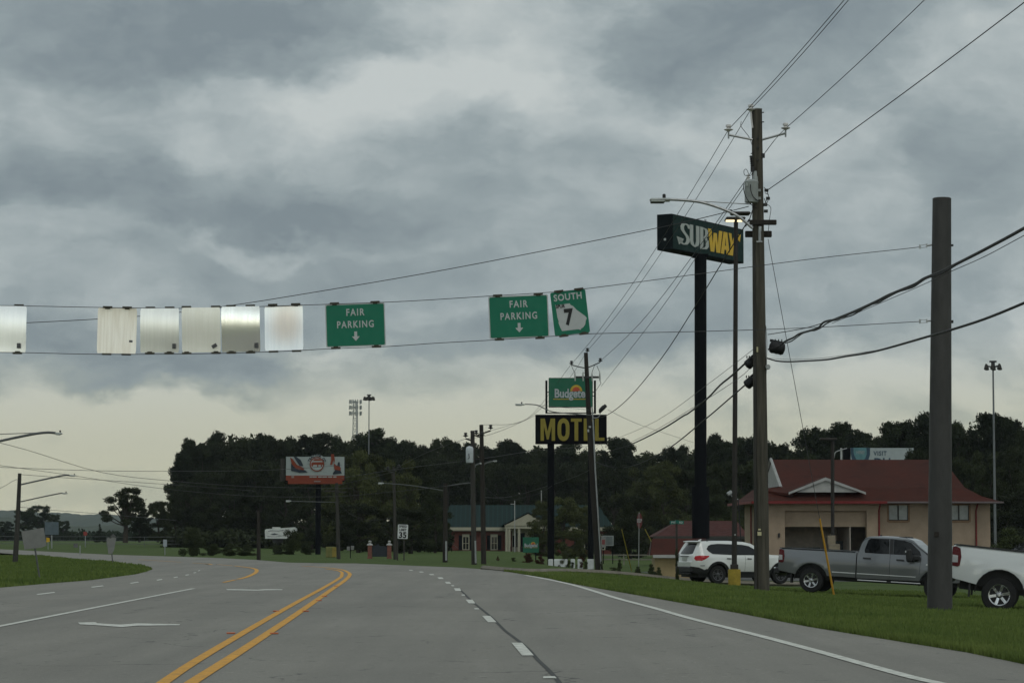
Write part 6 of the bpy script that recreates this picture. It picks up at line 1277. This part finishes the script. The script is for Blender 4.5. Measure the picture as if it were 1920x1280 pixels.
# white planter wall behind the bushes
YW = 160.0; M_PW = mat("planter_white", (.62, .64, .64), .7, 0, .08)
for i, (a, b_) in enumerate(((1028, 1037), (1039, 1064), (1070, 1078), (1083, 1093), (1101, 1114))):
    x0, x1 = at(a, 1062, YW).x, at(b_, 1062, YW).x; z = zt(4, YW); bb = Vector(((x0 + x1) / 2, YW, z)); t = thing("white_kerb_block", bb, ["small white block at the left end of the low row under the motel sign", "longest white block of the low row under the motel sign", "short white block third in the row under the motel sign", "short white block fourth in the row under the motel sign", "white block at the right end of the row under the motel sign"][i], "concrete block", "white concrete blocks under the motel sign")
    mb = MB(); mb.box((0, 0, .22), (x1 - x0, .25, .62), None, .03); mb.build("block", M_PW, t)
def fence(pts, h, label, m, rails=(.9,), wide=.10, gap=2.4, name="fence"):
    P = [Vector((at(px, 1030, Y).x, Y, zt(at(px, 1030, Y).x, Y))) for px, Y in pts]; t = thing(name, P[0], label, "fence")
    mb = MB(); ps = MB(); o0 = P[0]
    for a, b_ in zip(P[:-1], P[1:]):
        n = max(1, int((b_ - a).length / gap))
        for i in range(n): q = a.lerp(b_, i / n) - o0; ps.box(q + Vector((0, 0, h / 2)), (wide, wide, h))
        for r_ in rails:
            c_ = (a + b_) / 2 - o0; d = b_ - a; mb.box(c_ + Vector((0, -.06, h * r_)), (d.length, .04, wide * 1.1), rotz(math.atan2(d.y, d.x)) )
    mb.build("rail", m, t); ps.build("posts", m, t)
fence([(1108, 205), (1232, 203)], .85, "pale rail fence behind the stop sign", mat("fence_tan", (.20, .19, .15), .8), (.9, .5), .09)
fence([(-120, 330), (60, 330), (200, 335), (340, 340)], 1.3, "grey wire fence across the far field at the left", mat("fence_grey", (.13, .14, .14), .7), (.98, .6, .3), .05, 5)
fence([(330, 400), (480, 405), (560, 405)], .9, "pale guard rail of the far highway behind the hedge", mat("guard_rail", (.28, .29, .29), .6), (.9,), .30, 5, "guard_rail")
# far left signs
post_sign("road_sign", (97, 1030), (97, 1003), [(84,978),(110,978),(110,1002),(84,1002)], mat("far_sign_blue_grey", (.10, .13, .15), .6), "blue-grey rectangular sign beyond the left grass in front of trees", "road sign", Y=300, r=.08)
post_sign("road_sign", (90, 1028), (90, 1010), [(87,1007),(93,1008),(93,1015),(87,1016)], mat("warning_yellow", (.60, .36, .02), .6), "tiny orange-yellow sign peeking out right of the large tilted sign back", "road sign", Y=280, r=.05)
post_sign("road_sign", (160, 1025), (160, 1004), [(156,997),(159,996),(163,997),(164,1001),(161,1004),(157,1003)], mat("far_red", (.30, .05, .04), .6), "tiny red sign before the far hills", "road sign", Y=330, r=.06)
post_sign("road_sign", (309, 1038), (309, 1011), [(306,1011),(313,1011),(313,1024),(306,1024)], mat("small_sign_white", (.34, .37, .40), .6), "small white sign left of the round bush", "road sign", Y=200, r=.04)
post_sign("road_sign", (150, 1048), (150, 1022), [(138,1018),(146,1018),(146,1026),(138,1026)], M_BK2, "small dark sign back on the far roadside at the left", "road sign", Y=190, r=.04)
# dish on the garage side and cctv head
b = Vector((at(1392, 925, 166).x, 166, -.8)); g = L_(b); t = thing("speaker_horn", b, "small pale floodlight left of the garage roof on a thin pole", "floodlight"); mb = MB(); mb.tube([(0, 0, 0), g(1384, 936, 166)], .04, 6); mb.build("pole", M_DK, t); mb = MB(); mb.box(g(1368, 924, 166), (.36, .2, .25), Matrix.Rotation(R(-35), 3, 'Y'), .05); mb.tube([g(1368, 924, 166), g(1373, 931, 166), g(1384, 936, 166)], .03, 5); mb.build("lamp_head", M_GALV, t)
# ================================================================== trees
M_LF = [leafmat("pine_needles", (.0085, .013, .0055), (.024, .034, .0125), .35, .85), leafmat("broad_leaves", (.0105, .015, .006), (.032, .041, .014), .30, .8), leafmat("shrub_leaves", (.020, .027, .010), (.052, .066, .022), .8, .8),
        leafmat("russet_leaves", (.035, .016, .010), (.075, .035, .018), 1.2, .8), leafmat("olive_leaves", (.028, .034, .012), (.075, .085, .028), .5, .8), leafmat("distant_leaves", (.014, .024, .011), (.032, .044, .018), .1, .9)]
LS, LN = .74, 1.75
M_BARK = mat("bark", (.055, .045, .036), .95, 0, .2, 3)
def leaf_mesh(name, puffs, per, size, seed, m):
    rs = np.random.RandomState(seed); P = np.array(puffs); w_ = P[:, 3] ** 2; n = int(per * LN * len(P)); idx = rs.choice(len(P), n, p=w_ / w_.sum())
    d = rs.normal(size=(n, 3)); d /= np.linalg.norm(d, axis=1)[:, None]; rad = P[idx, 3] * (rs.rand(n) ** .38) * (1 + .22 * rs.normal(size=n) * (rs.rand(n) < .4))
    c = P[idx, :3] + d * rad[:, None] * np.array((1, 1, .72))
    a = rs.normal(size=(n, 3)); a /= np.linalg.norm(a, axis=1)[:, None]; b = np.cross(a, rs.normal(size=(n, 3))); b /= np.linalg.norm(b, axis=1)[:, None]
    n_ = n; s = size * LS * rs.uniform(.5, 1.4, n)[:, None]; V = np.stack([c - a * s, c + b * s * .62, c + a * s, c - b * s * .55], 1)
    me = bpy.data.meshes.new(name); me.vertices.add(n * 4); me.vertices.foreach_set('co', V.reshape(-1)); me.loops.add(n * 4); me.loops.foreach_set('vertex_index', np.arange(n * 4)); me.polygons.add(n)
    me.polygons.foreach_set('loop_start', np.arange(n) * 4); me.polygons.foreach_set('loop_total', np.full(n, 4)); me.update(); me.materials.append(m); return me
def proto(kind, seed):
    """unit-height tree: returns crown mesh and trunk mesh"""
    rs = random.Random(seed); pf = []; mb = MB(); N = 14.0
    if kind == 'pine':
        ht = N; lean = rs.uniform(-.5, .5); mb.tube([(0, 0, 0), (lean * .3, 0, ht * .5), (lean, 0, ht * .93)], [.26, .18, .05], 7)
        for i in range(42):
            z = ht * (.46 + .52 * (i / 42) ** .9); a = rs.uniform(0, 6.28); r = max(.15, 1 - ((z / ht - .70) / .36) ** 2) * rs.uniform(.3, 2.7) + .2; e = (lean * z / ht + r * math.cos(a), r * math.sin(a), z + rs.uniform(.1, .6))
            mb.tube([(lean * z / ht, 0, z - .7), e], [.07, .03], 4); pf.append((*e, rs.uniform(.5, 1.0))); 
            if rs.random() < .7: pf.append((e[0] * .6 + rs.uniform(-.5, .5), e[1] * .6, e[2] + rs.uniform(-.3, .7), rs.uniform(.45, .85)))
        pf.append((lean, 0, ht * .97, .75)); per, size = 125, .19
    elif kind == 'oak':
        mb.tube([(0, 0, 0), (.2, 0, N * .25), (0, .2, N * .5)], [.45, .35, .2], 8)
        for i in range(70):
            z = N * rs.uniform(.08, .96); u = z / N; rmax = 4.6 * math.sqrt(max(.05, 1 - ((u - .48) / .54) ** 2)); a = rs.uniform(0, 6.28); r = rmax * rs.uniform(.25, 1); e = (r * math.cos(a), r * math.sin(a), z)
            if i % 4 == 0: mb.tube([(0, 0, z * .6), e], [.12, .04], 4)
            pf.append((*e, rs.uniform(.65, 1.35)))
        per, size = 190, .23
    elif kind == 'spread':      # open, wide crown
        mb.tube([(0, 0, 0), (.2, 0, N * .3), (0, .2, N * .6)], [.6, .45, .2], 8)
        for i in range(85):
            z = N * rs.uniform(.36, .95); u = z / N; rmax = 6.4 * math.sqrt(max(.05, 1 - ((u - .60) / .40) ** 2)); a = rs.uniform(0, 6.28); r = rmax * rs.uniform(.05, .88); e = (r * math.cos(a), r * math.sin(a), z)
            if i % 3 == 0: mb.tube([(0, 0, N * .30), (e[0] * .5, e[1] * .5, z * .8), e], [.22, .12, .05], 5); pf.append((*e, rs.uniform(.7, 1.4)))
        per, size = 230, .25
    elif kind == 'young':       # thin roadside tree
        mb.tube([(0, 0, 0), (.1, 0, N * .5)], [.3, .2], 7)
        for i in range(40):
            z = N * rs.uniform(.12, .95); u = z / N; rmax = 5.4 * math.sqrt(max(.05, 1 - ((u - .50) / .52) ** 2)); a = rs.uniform(0, 6.28); r = rmax * rs.uniform(.2, 1); e = (r * math.cos(a), r * math.sin(a), z)
            mb.tube([(0, 0, z * .5), e], [.10, .03], 4); pf.append((*e, rs.uniform(.9, 1.6)))
        per, size = 260, .20
    elif kind == 'cone':
        mb.tube([(0, 0, 0), (0, 0, N)], [.3, .05], 6)
        for i in range(40): u = rs.random() ** 1.4; a = rs.uniform(0, 6.28); r = 3.4 * (1 - u) * rs.uniform(.5, 1); pf.append((r * math.cos(a), r * math.sin(a), N * (.06 + .9 * u), .5 + 1.1 * (1 - u)))
        per, size = 200, .24
    else:                       # shrub
        mb.tube([(0, 0, 0), (0, 0, N * .5)], [.4, .2], 6)
        for i in range(26): z = N * rs.uniform(.08, .88); rmax = 7.0 * math.sqrt(max(.08, 1 - ((z / N - .35) / .62) ** 2)); a = rs.uniform(0, 6.28); r = rmax * rs.uniform(.1, 1); pf.append((r * math.cos(a), r * math.sin(a), z, rs.uniform(1.6, 2.8)))
        per, size = 220, .42
    mi = {'pine': 0, 'oak': 1, 'spread': 1, 'young': 1, 'cone': 0, 'shrub': 2}[kind]
    cm = leaf_mesh(kind + "_crown", pf, per, size, seed, M_LF[mi])
    tm = bpy.data.meshes.new(kind + "_trunk"); tm.from_pydata(mb.v, [], mb.f); tm.materials.append(M_BARK); return cm, tm
PR = {'pine': [proto('pine', s) for s in (1, 2, 3, 4)], 'oak': [proto('oak', s) for s in (5, 6, 7)], 'spread': [proto('spread', 23)], 'young': [proto('young', 9), proto('young', 10)], 'cone': [proto('cone', 11)], 'shrub': [proto('shrub', 12), proto('shrub', 13)]}
rt = random.Random(99)
def tree(kind, px, top, Y, label, wpx=None, group=None, base=None, v=None, m=None, name=None):
    a = at(px, top, Y); z0 = zt(a.x, Y) - .1 if base is None else at(px, base, Y).z; h = a.z - z0; s = h / (14.0 * {'pine': 1.01, 'oak': 1.02, 'spread': 1.0, 'young': 1.02, 'cone': 1.0, 'shrub': 1.02}[kind])
    cm, tm = PR[kind][rt.randrange(len(PR[kind])) if v is None else v]
    nat = {'pine': 6.2, 'oak': 10.5, 'spread': 14.5, 'young': 12, 'cone': 7.5, 'shrub': 15}[kind]; sx = s if wpx is None else wpx * Y / FPX / nat
    t = bpy.data.objects.new(name or {'shrub': 'shrub'}.get(kind, kind + '_tree' if kind in ('pine', 'oak') else 'tree'), None); C.objects.link(t); t.location = (a.x, Y, z0); t.scale = (sx, sx, s); t.rotation_euler = (0, 0, rt.uniform(0, 6.28))
    tag(t, label, 'shrub' if kind == 'shrub' else 'tree', group)
    c = bpy.data.objects.new("crown", cm); C.objects.link(c); c.parent = t
    if m is not None: c.data = cm.copy(); c.data.materials.clear(); c.data.materials.append(m)
    if kind != 'shrub': k = bpy.data.objects.new("trunk", tm); C.objects.link(k); k.parent = t
    return t
W1 = "trees of the dark wood"
SK = [  # skyline, left to right
 ('oak',330,905,385,60,"low dark tree at the extreme left end of the wood"), ('pine',341,850,390,44,"narrow tree sticking out at the upper left corner of the wood"), ('pine',356,826,400,40,"tall narrow pine standing first on the left shoulder of the wood"),
 ('oak',382,828,395,80,"round tree right of the narrow pine on the left shoulder"), ('pine',403,820,400,50,"pine on the left part of the wood skyline, above the round bush"), ('oak',434,818,400,90,"broad tree on the skyline above the long low hedge"),
 ('oak',470,815,405,90,"highest broad tree on the left skyline, above the trailer"), ('pine',497,818,405,60,"pine between the highest broad tree and the billboard on the skyline"), ('oak',523,815,400,75,"broad tree rising just left of the orange billboard"),
 ('pine',546,828,405,48,"pine behind the left end of the orange billboard"), ('pine',577,821,410,60,"open crowned pine above the left half of the orange billboard"), ('pine',608,818,415,64,"open crowned pine above the right half of the orange billboard"),
 ('pine',634,828,420,50,"pine between the orange billboard and the cell tower"), ('oak',657,824,430,64,"dark crown right at the foot of the cell tower"), ('pine',682,824,430,54,"pine at the foot of the light mast by the cell tower"),
 ('pine',712,810,420,70,"high fluffy pine right of the light mast"), ('pine',738,831,420,56,"pine above the speed limit sign, left of two"), ('pine',762,830,425,56,"pine on the skyline right of the speed limit sign"),
 ('oak',790,831,430,66,"low round crown on the skyline left of the dense tall pine"), ('oak',830,817,410,70,"dense dark crown above the left end of the green roof"), ('pine',852,831,415,46,"pine just left of the pole with pale transformer"),
 ('pine',884,838,430,54,"pine behind the pole with pale transformer"), ('pine',914,842,430,54,"pine just right of the close pair of poles"), ('pine',953,829,420,60,"round-topped pine left of the motel sign"),
 ('oak',985,840,430,60,"low crown touching the left edge of the motel sign"), ('oak',1022,834,430,76,"tree directly below the yellow letters M and O"), ('pine',1062,836,440,70,"tree directly below the middle of the motel sign"), ('oak',1100,838,440,70,"tree behind the leaning pole below the motel sign"),
 ('pine',1152,826,400,62,"fluffy pine at the right edge of the motel sign"), ('pine',1173,832,400,52,"pine second to the right of the motel sign"), ('oak',1200,846,410,60,"low crown where the thick telephone cable meets the skyline"),
 ('oak',1230,843,410,64,"flat crown on the skyline between motel sign and black column"), ('pine',1257,846,410,46,"low pine left of the black sign column"), ('pine',1280,843,410,40,"small tuft-topped pine left of the black sign column"), ('oak',1302,848,410,50,"crown right behind the black sign column"),
 ('pine',1337,823,370,58,"round-topped pine just right of the black sign column"), ('pine',1361,830,370,52,"pine left of the brown lamp post"), ('pine',1394,825,365,62,"pine between the lamp post and the tall wooden pole"), ('pine',1418,826,360,56,"pine directly behind the tall wooden pole"),
 ('oak',1455,827,350,66,"tree above the left gable of the red roof"), ('oak',1487,837,350,60,"low tree above the left part of the red roof ridge"), ('pine',1521,811,330,66,"open pine above the small front gable"), ('pine',1551,812,335,58,"pine behind the slim light pole at the garage"),
 ('pine',1583,799,330,72,"tall open pine above the teal emblem billboard"), ('pine',1614,812,335,56,"pine above the middle of the white billboard"), ('oak',1643,817,335,60,"round tree above the word on the white billboard"), ('pine',1671,798,325,66,"tall pine above the right end of the white billboard"),
 ('pine',1706,802,325,64,"pine left of the steel pole, above the red ridge"), ('pine',1735,788,320,66,"tall pine hidden half behind the steel pole"), ('oak',1768,796,320,60,"crown right behind the steel pole"), ('pine',1797,801,315,58,"pine just right of the steel pole"),
 ('oak',1822,805,315,60,"low crown between the steel pole and the far light mast"), ('pine',1846,782,310,70,"highest pine left of the far light mast"), ('pine',1873,782,310,60,"high pine right behind the far light mast"), ('pine',1902,795,305,62,"pine near the right edge of the picture"), ('oak',1932,800,300,70,"tree cut off by the right edge of the picture")]
for k, px, top, Y, wp, lab in SK: tree(k, px, top, Y, lab, wp * 1.32, W1)
FR = [ # nearer, lower row
 ('oak',352,905,360,84,"dark low tree in front at the left end of the wood"), ('oak',392,880,355,110,"dark tree behind the round bush"), ('oak',440,868,350,116,"dark tree behind the long low hedge"), ('oak',488,860,350,116,"dark tree behind the white travel trailer"),
 ('oak',536,872,345,100,"dark tree below the left end of the orange billboard"), ('oak',585,880,330,104,"dark tree behind the billboard column"), ('oak',640,850,300,116,"olive tree right of the orange billboard, nearest the pole"), ('young',672,842,270,120,"olive brown tree behind the mailboxes"),
 ('oak',700,848,275,110,"large olive tree behind the brick pillar gate"), ('young',745,858,270,110,"olive tree behind the speed limit sign"), ('oak',786,862,280,104,"dark tree between the speed limit sign and brick building"), ('oak',816,915,262,70,"dark bushy tree touching the left end of the brick building"),
 ('oak',770,950,245,110,"low dark tree left of the brick building"), ('oak',672,940,255,110,"low dark tree left of the brick pillar gate"), ('oak',840,858,370,100,"dark tree behind the left end of the green roof"), ('oak',890,866,375,100,"dark tree behind the green roof and close pair of poles"), ('oak',940,862,380,100,"dark tree behind the middle of the green roof"),
 ('oak',990,866,380,100,"dark tree behind the portico"), ('oak',1045,862,385,110,"dark tree below the motel sign behind the green roof"), ('oak',1100,866,380,100,"dark tree behind the right end of the green roof"), ('oak',1150,870,340,104,"tall dark tree right of the brick building"),
 ('young',1200,872,290,120,"olive green tree behind the stop sign"), ('oak',1246,862,285,116,"large olive tree above the shed"), ('oak',1290,872,290,104,"dark tree behind the black sign column"), ('oak',1340,868,300,104,"dark tree right of the black sign column"),
 ('young',1372,944,235,60,"small lighter green tree beside the lamp post"), ('oak',1390,862,300,100,"dark tree behind the lamp post left of the garage"), ('oak',1440,862,300,96,"dark tree behind the left end of the garage"), ('oak',1180,925,262,110,"low dark tree left of the stop sign"), ('oak',1330,925,270,100,"low dark tree above the low red building"),
 ('oak',1500,850,290,100,"dark tree behind the red roof at the small gable"), ('oak',1716,835,205,84,"leafy tree overlapping the right end of the white billboard"), ('oak',1750,845,270,100,"dark tree behind the red roof and the steel pole"), ('oak',1808,850,262,104,"dark tree right of the red roof"),
 ('oak',1850,842,255,110,"dark tree behind the far light mast foot"), ('oak',1900,835,250,116,"dark tree at the right edge behind the mast"), ('oak',1880,920,238,120,"low dark tree right of the garage wall"), ('oak',1936,900,236,110,"low dark tree at the right edge of the picture")]
for k, px, top, Y, wp, lab in FR: tree(k, px, top, Y, lab, wp, W1, m=M_LF[4] if 'olive' in lab or 'lighter' in lab else None)
tree('spread', 236, 913, 330, "lone broad oak with gaps in its crown left of the wood", 132, base=1017, name='oak_tree')
tree('oak', 262, 950, 345, "dark low tree between the lone oak and the wood", 60, base=1016); tree('oak', 297, 938, 350, "tree joining the lone oak to the wood", 60, base=1016)
tree('cone', 187, 981, 430, "small conical tree before the far hills", 24, base=1016)
tree('oak', 46, 955, 600, "hazy tree directly right of the leaning pole at the left", 58, base=1010, m=M_LF[5]); tree('oak', 72, 945, 605, "tallest hazy round tree behind the large tilted sign back", 64, base=1010, m=M_LF[5]); tree('oak', 96, 962, 610, "hazy tree directly behind the blue-grey sign", 46, base=1010, m=M_LF[5]); tree('oak', 118, 975, 620, "hazy low tree right of the blue-grey sign", 40, base=1012, m=M_LF[5]); tree('oak', 10, 976, 640, "hazy low tree at the left edge", 50, base=1012, m=M_LF[5])
tree('oak', 1058, 930, 262, "olive ornamental tree before the brick building, below the motel sign", 90, base=1050, m=M_LF[4]); tree('oak', 1020, 936, 268, "ornamental tree hiding the right half of the portico", 66, base=1050, m=M_LF[4]); tree('oak', 1090, 946, 266, "ornamental tree hiding the right end of the brick building", 64, base=1050, m=M_LF[4])
tree('shrub', 364, 985, 185, "large round dark bush left of the hedge", 48, base=1041); 
for i, (px, top, w_) in enumerate(((398, 1018, 46), (432, 1017, 50), (462, 1020, 44))): tree('shrub', px, top, 190, ["left third of the long low hedge right of the round bush", "middle third of the long low hedge", "right third of the long low hedge, nearest the thin pole"][i], w_, "hedge bushes", base=1041)
tree('shrub', 548, 990, 215, "tall bush in front of the white travel trailer", 46, base=1042); tree('shrub', 520, 1020, 215, "low bush below the white travel trailer", 40, base=1042); tree('shrub', 575, 1012, 218, "bush between the trailer and the billboard column", 36, base=1042)
tree('shrub', 1480, 1000, 180, "hidden low bush behind the garage corner", 10, base=1010) if False else None
tree('shrub', 1895, 985, 150, "leafless brushy heap right of the garage", 90, base=1060)
# bushes along the building fronts and under the motel sign
SB = [(856, 1031, 322, 40, "low green bush at the left corner of the brick building", 2), (900, 1032, 322, 44, "low green bush between the two brick building windows", 2), (934, 1032, 322, 30, "low green bush left of the portico", 2),
 (933.5, 1041, 168, 7, "slim reddish shrub nearest the kerb right of the close pair of poles", 3), (963, 1044, 168, 10, "dark slim shrub left of the low hotel sign", 2), (990, 1035, 166, 24, "brownish shrub below the low hotel sign", 3), (1013, 1038, 165, 22, "russet shrub right of the low hotel sign", 3),
 (1037, 1052, 160, 6, "thin dark shrub between the first two white blocks", 2), (1048, 1058, 158.5, 8, "small reddish shrub before the longest white block", 3), (1060, 1034, 160, 22, "dark shrub behind the longest white block", 2), (1073, 1052, 159, 8, "thin dark shrub right of the longest white block", 2), (1090, 1042, 160, 18, "russet shrub behind the fourth white block", 3), (1098, 1050, 159, 9, "dark shrub left of the last white block", 2),
 (1127, 1050, 150, 8, "dark shrub at the foot of the leaning pole", 2), (1161, 1046, 150, 14, "dark shrub left of the first yellow guy guard", 2), (1150, 1062, 148, 20, "low weeds left of the dark shrub by the guy guard", 2), (1197, 1060, 142, 18, "weeds around the stop sign post", 2), (1222, 1055, 135, 24, "dark weeds at the left corner of the shed", 2),
 (1236, 1061, 134, 18, "low weeds right beside the left corner of the shed", 2), (1270, 1062, 108, 9, "climbing plant around the street name sign post", 2)]
for px, top, Y, wp, lab, mi in SB: tree('shrub', px, top, Y, lab, wp, "shrubs by the motel entrance", m=M_LF[mi])
tree('young', 1269.5, 1018, 107, "vine sprouting up the street name sign post", 10)
# dense far part of the wood
pf = []; rs = random.Random(5)
SKX = sorted([(x[1], x[2]) for x in SK])
def skyh(px): return float(np.interp(px, [a for a, b in SKX], [b for a, b in SKX]))
for i in range(1500):
    px = rs.uniform(330, 1960); top = skyh(px) + rs.uniform(11, 32); py = 1012 - (1012 - top) * rs.random() ** .7; Y = (455 if px < 1300 else 395) + rs.uniform(-12, 25)
    p = at(px, py, Y); pf.append((p.x, p.y, p.z, rs.uniform(1.3, 2.3)))
wm = leaf_mesh("distant_wood", pf, 60, .50, 77, M_LF[1]); o = link("distant_wood", wm); o['kind'] = 'stuff'
pf = []
for i in range(420):
    px = rs.uniform(316, 1240); Y = 352 + rs.uniform(-14, 14) if px < 700 or px > 1150 else 292 if px < 830 else 362; p = at(px, rs.uniform(1003, 1019), Y); pf.append((p.x, p.y, max(p.z, -.8), rs.uniform(.9, 1.6)))
o = link('undergrowth', leaf_mesh('undergrowth', pf, 90, .42, 79, M_LF[1])); o['kind'] = 'stuff'
# far treeline left
pf = []
for i in range(160): px = rs.uniform(-60, 330); p = at(px, rs.uniform(1003, 1012), 700 + rs.uniform(-30, 30)); pf.append((p.x, p.y, p.z, rs.uniform(1.0, 2.0)))
o = link("distant_wood", leaf_mesh("far_hedgerow", pf, 80, .6, 78, M_LF[5])); o['kind'] = 'stuff'
# ================================================================== air
if HAZE:
    hz = MB(); hz.box((0, 2500, 95), (7600, 6400, 200)); ho = hz.build("haze"); ho['kind'] = 'stuff'
    mm = bpy.data.materials.new("haze_air"); mm.use_nodes = True; nt = mm.node_tree; nt.nodes.clear(); v = nt.nodes.new('ShaderNodeVolumePrincipled'); v.inputs['Density'].default_value = HAZE; v.inputs['Color'].default_value = (.80, .88, .95, 1); v.inputs['Anisotropy'].default_value = 0
    q = nt.nodes.new('ShaderNodeOutputMaterial'); nt.links.new(v.outputs[0], q.inputs['Volume']); ho.data.materials.append(mm)
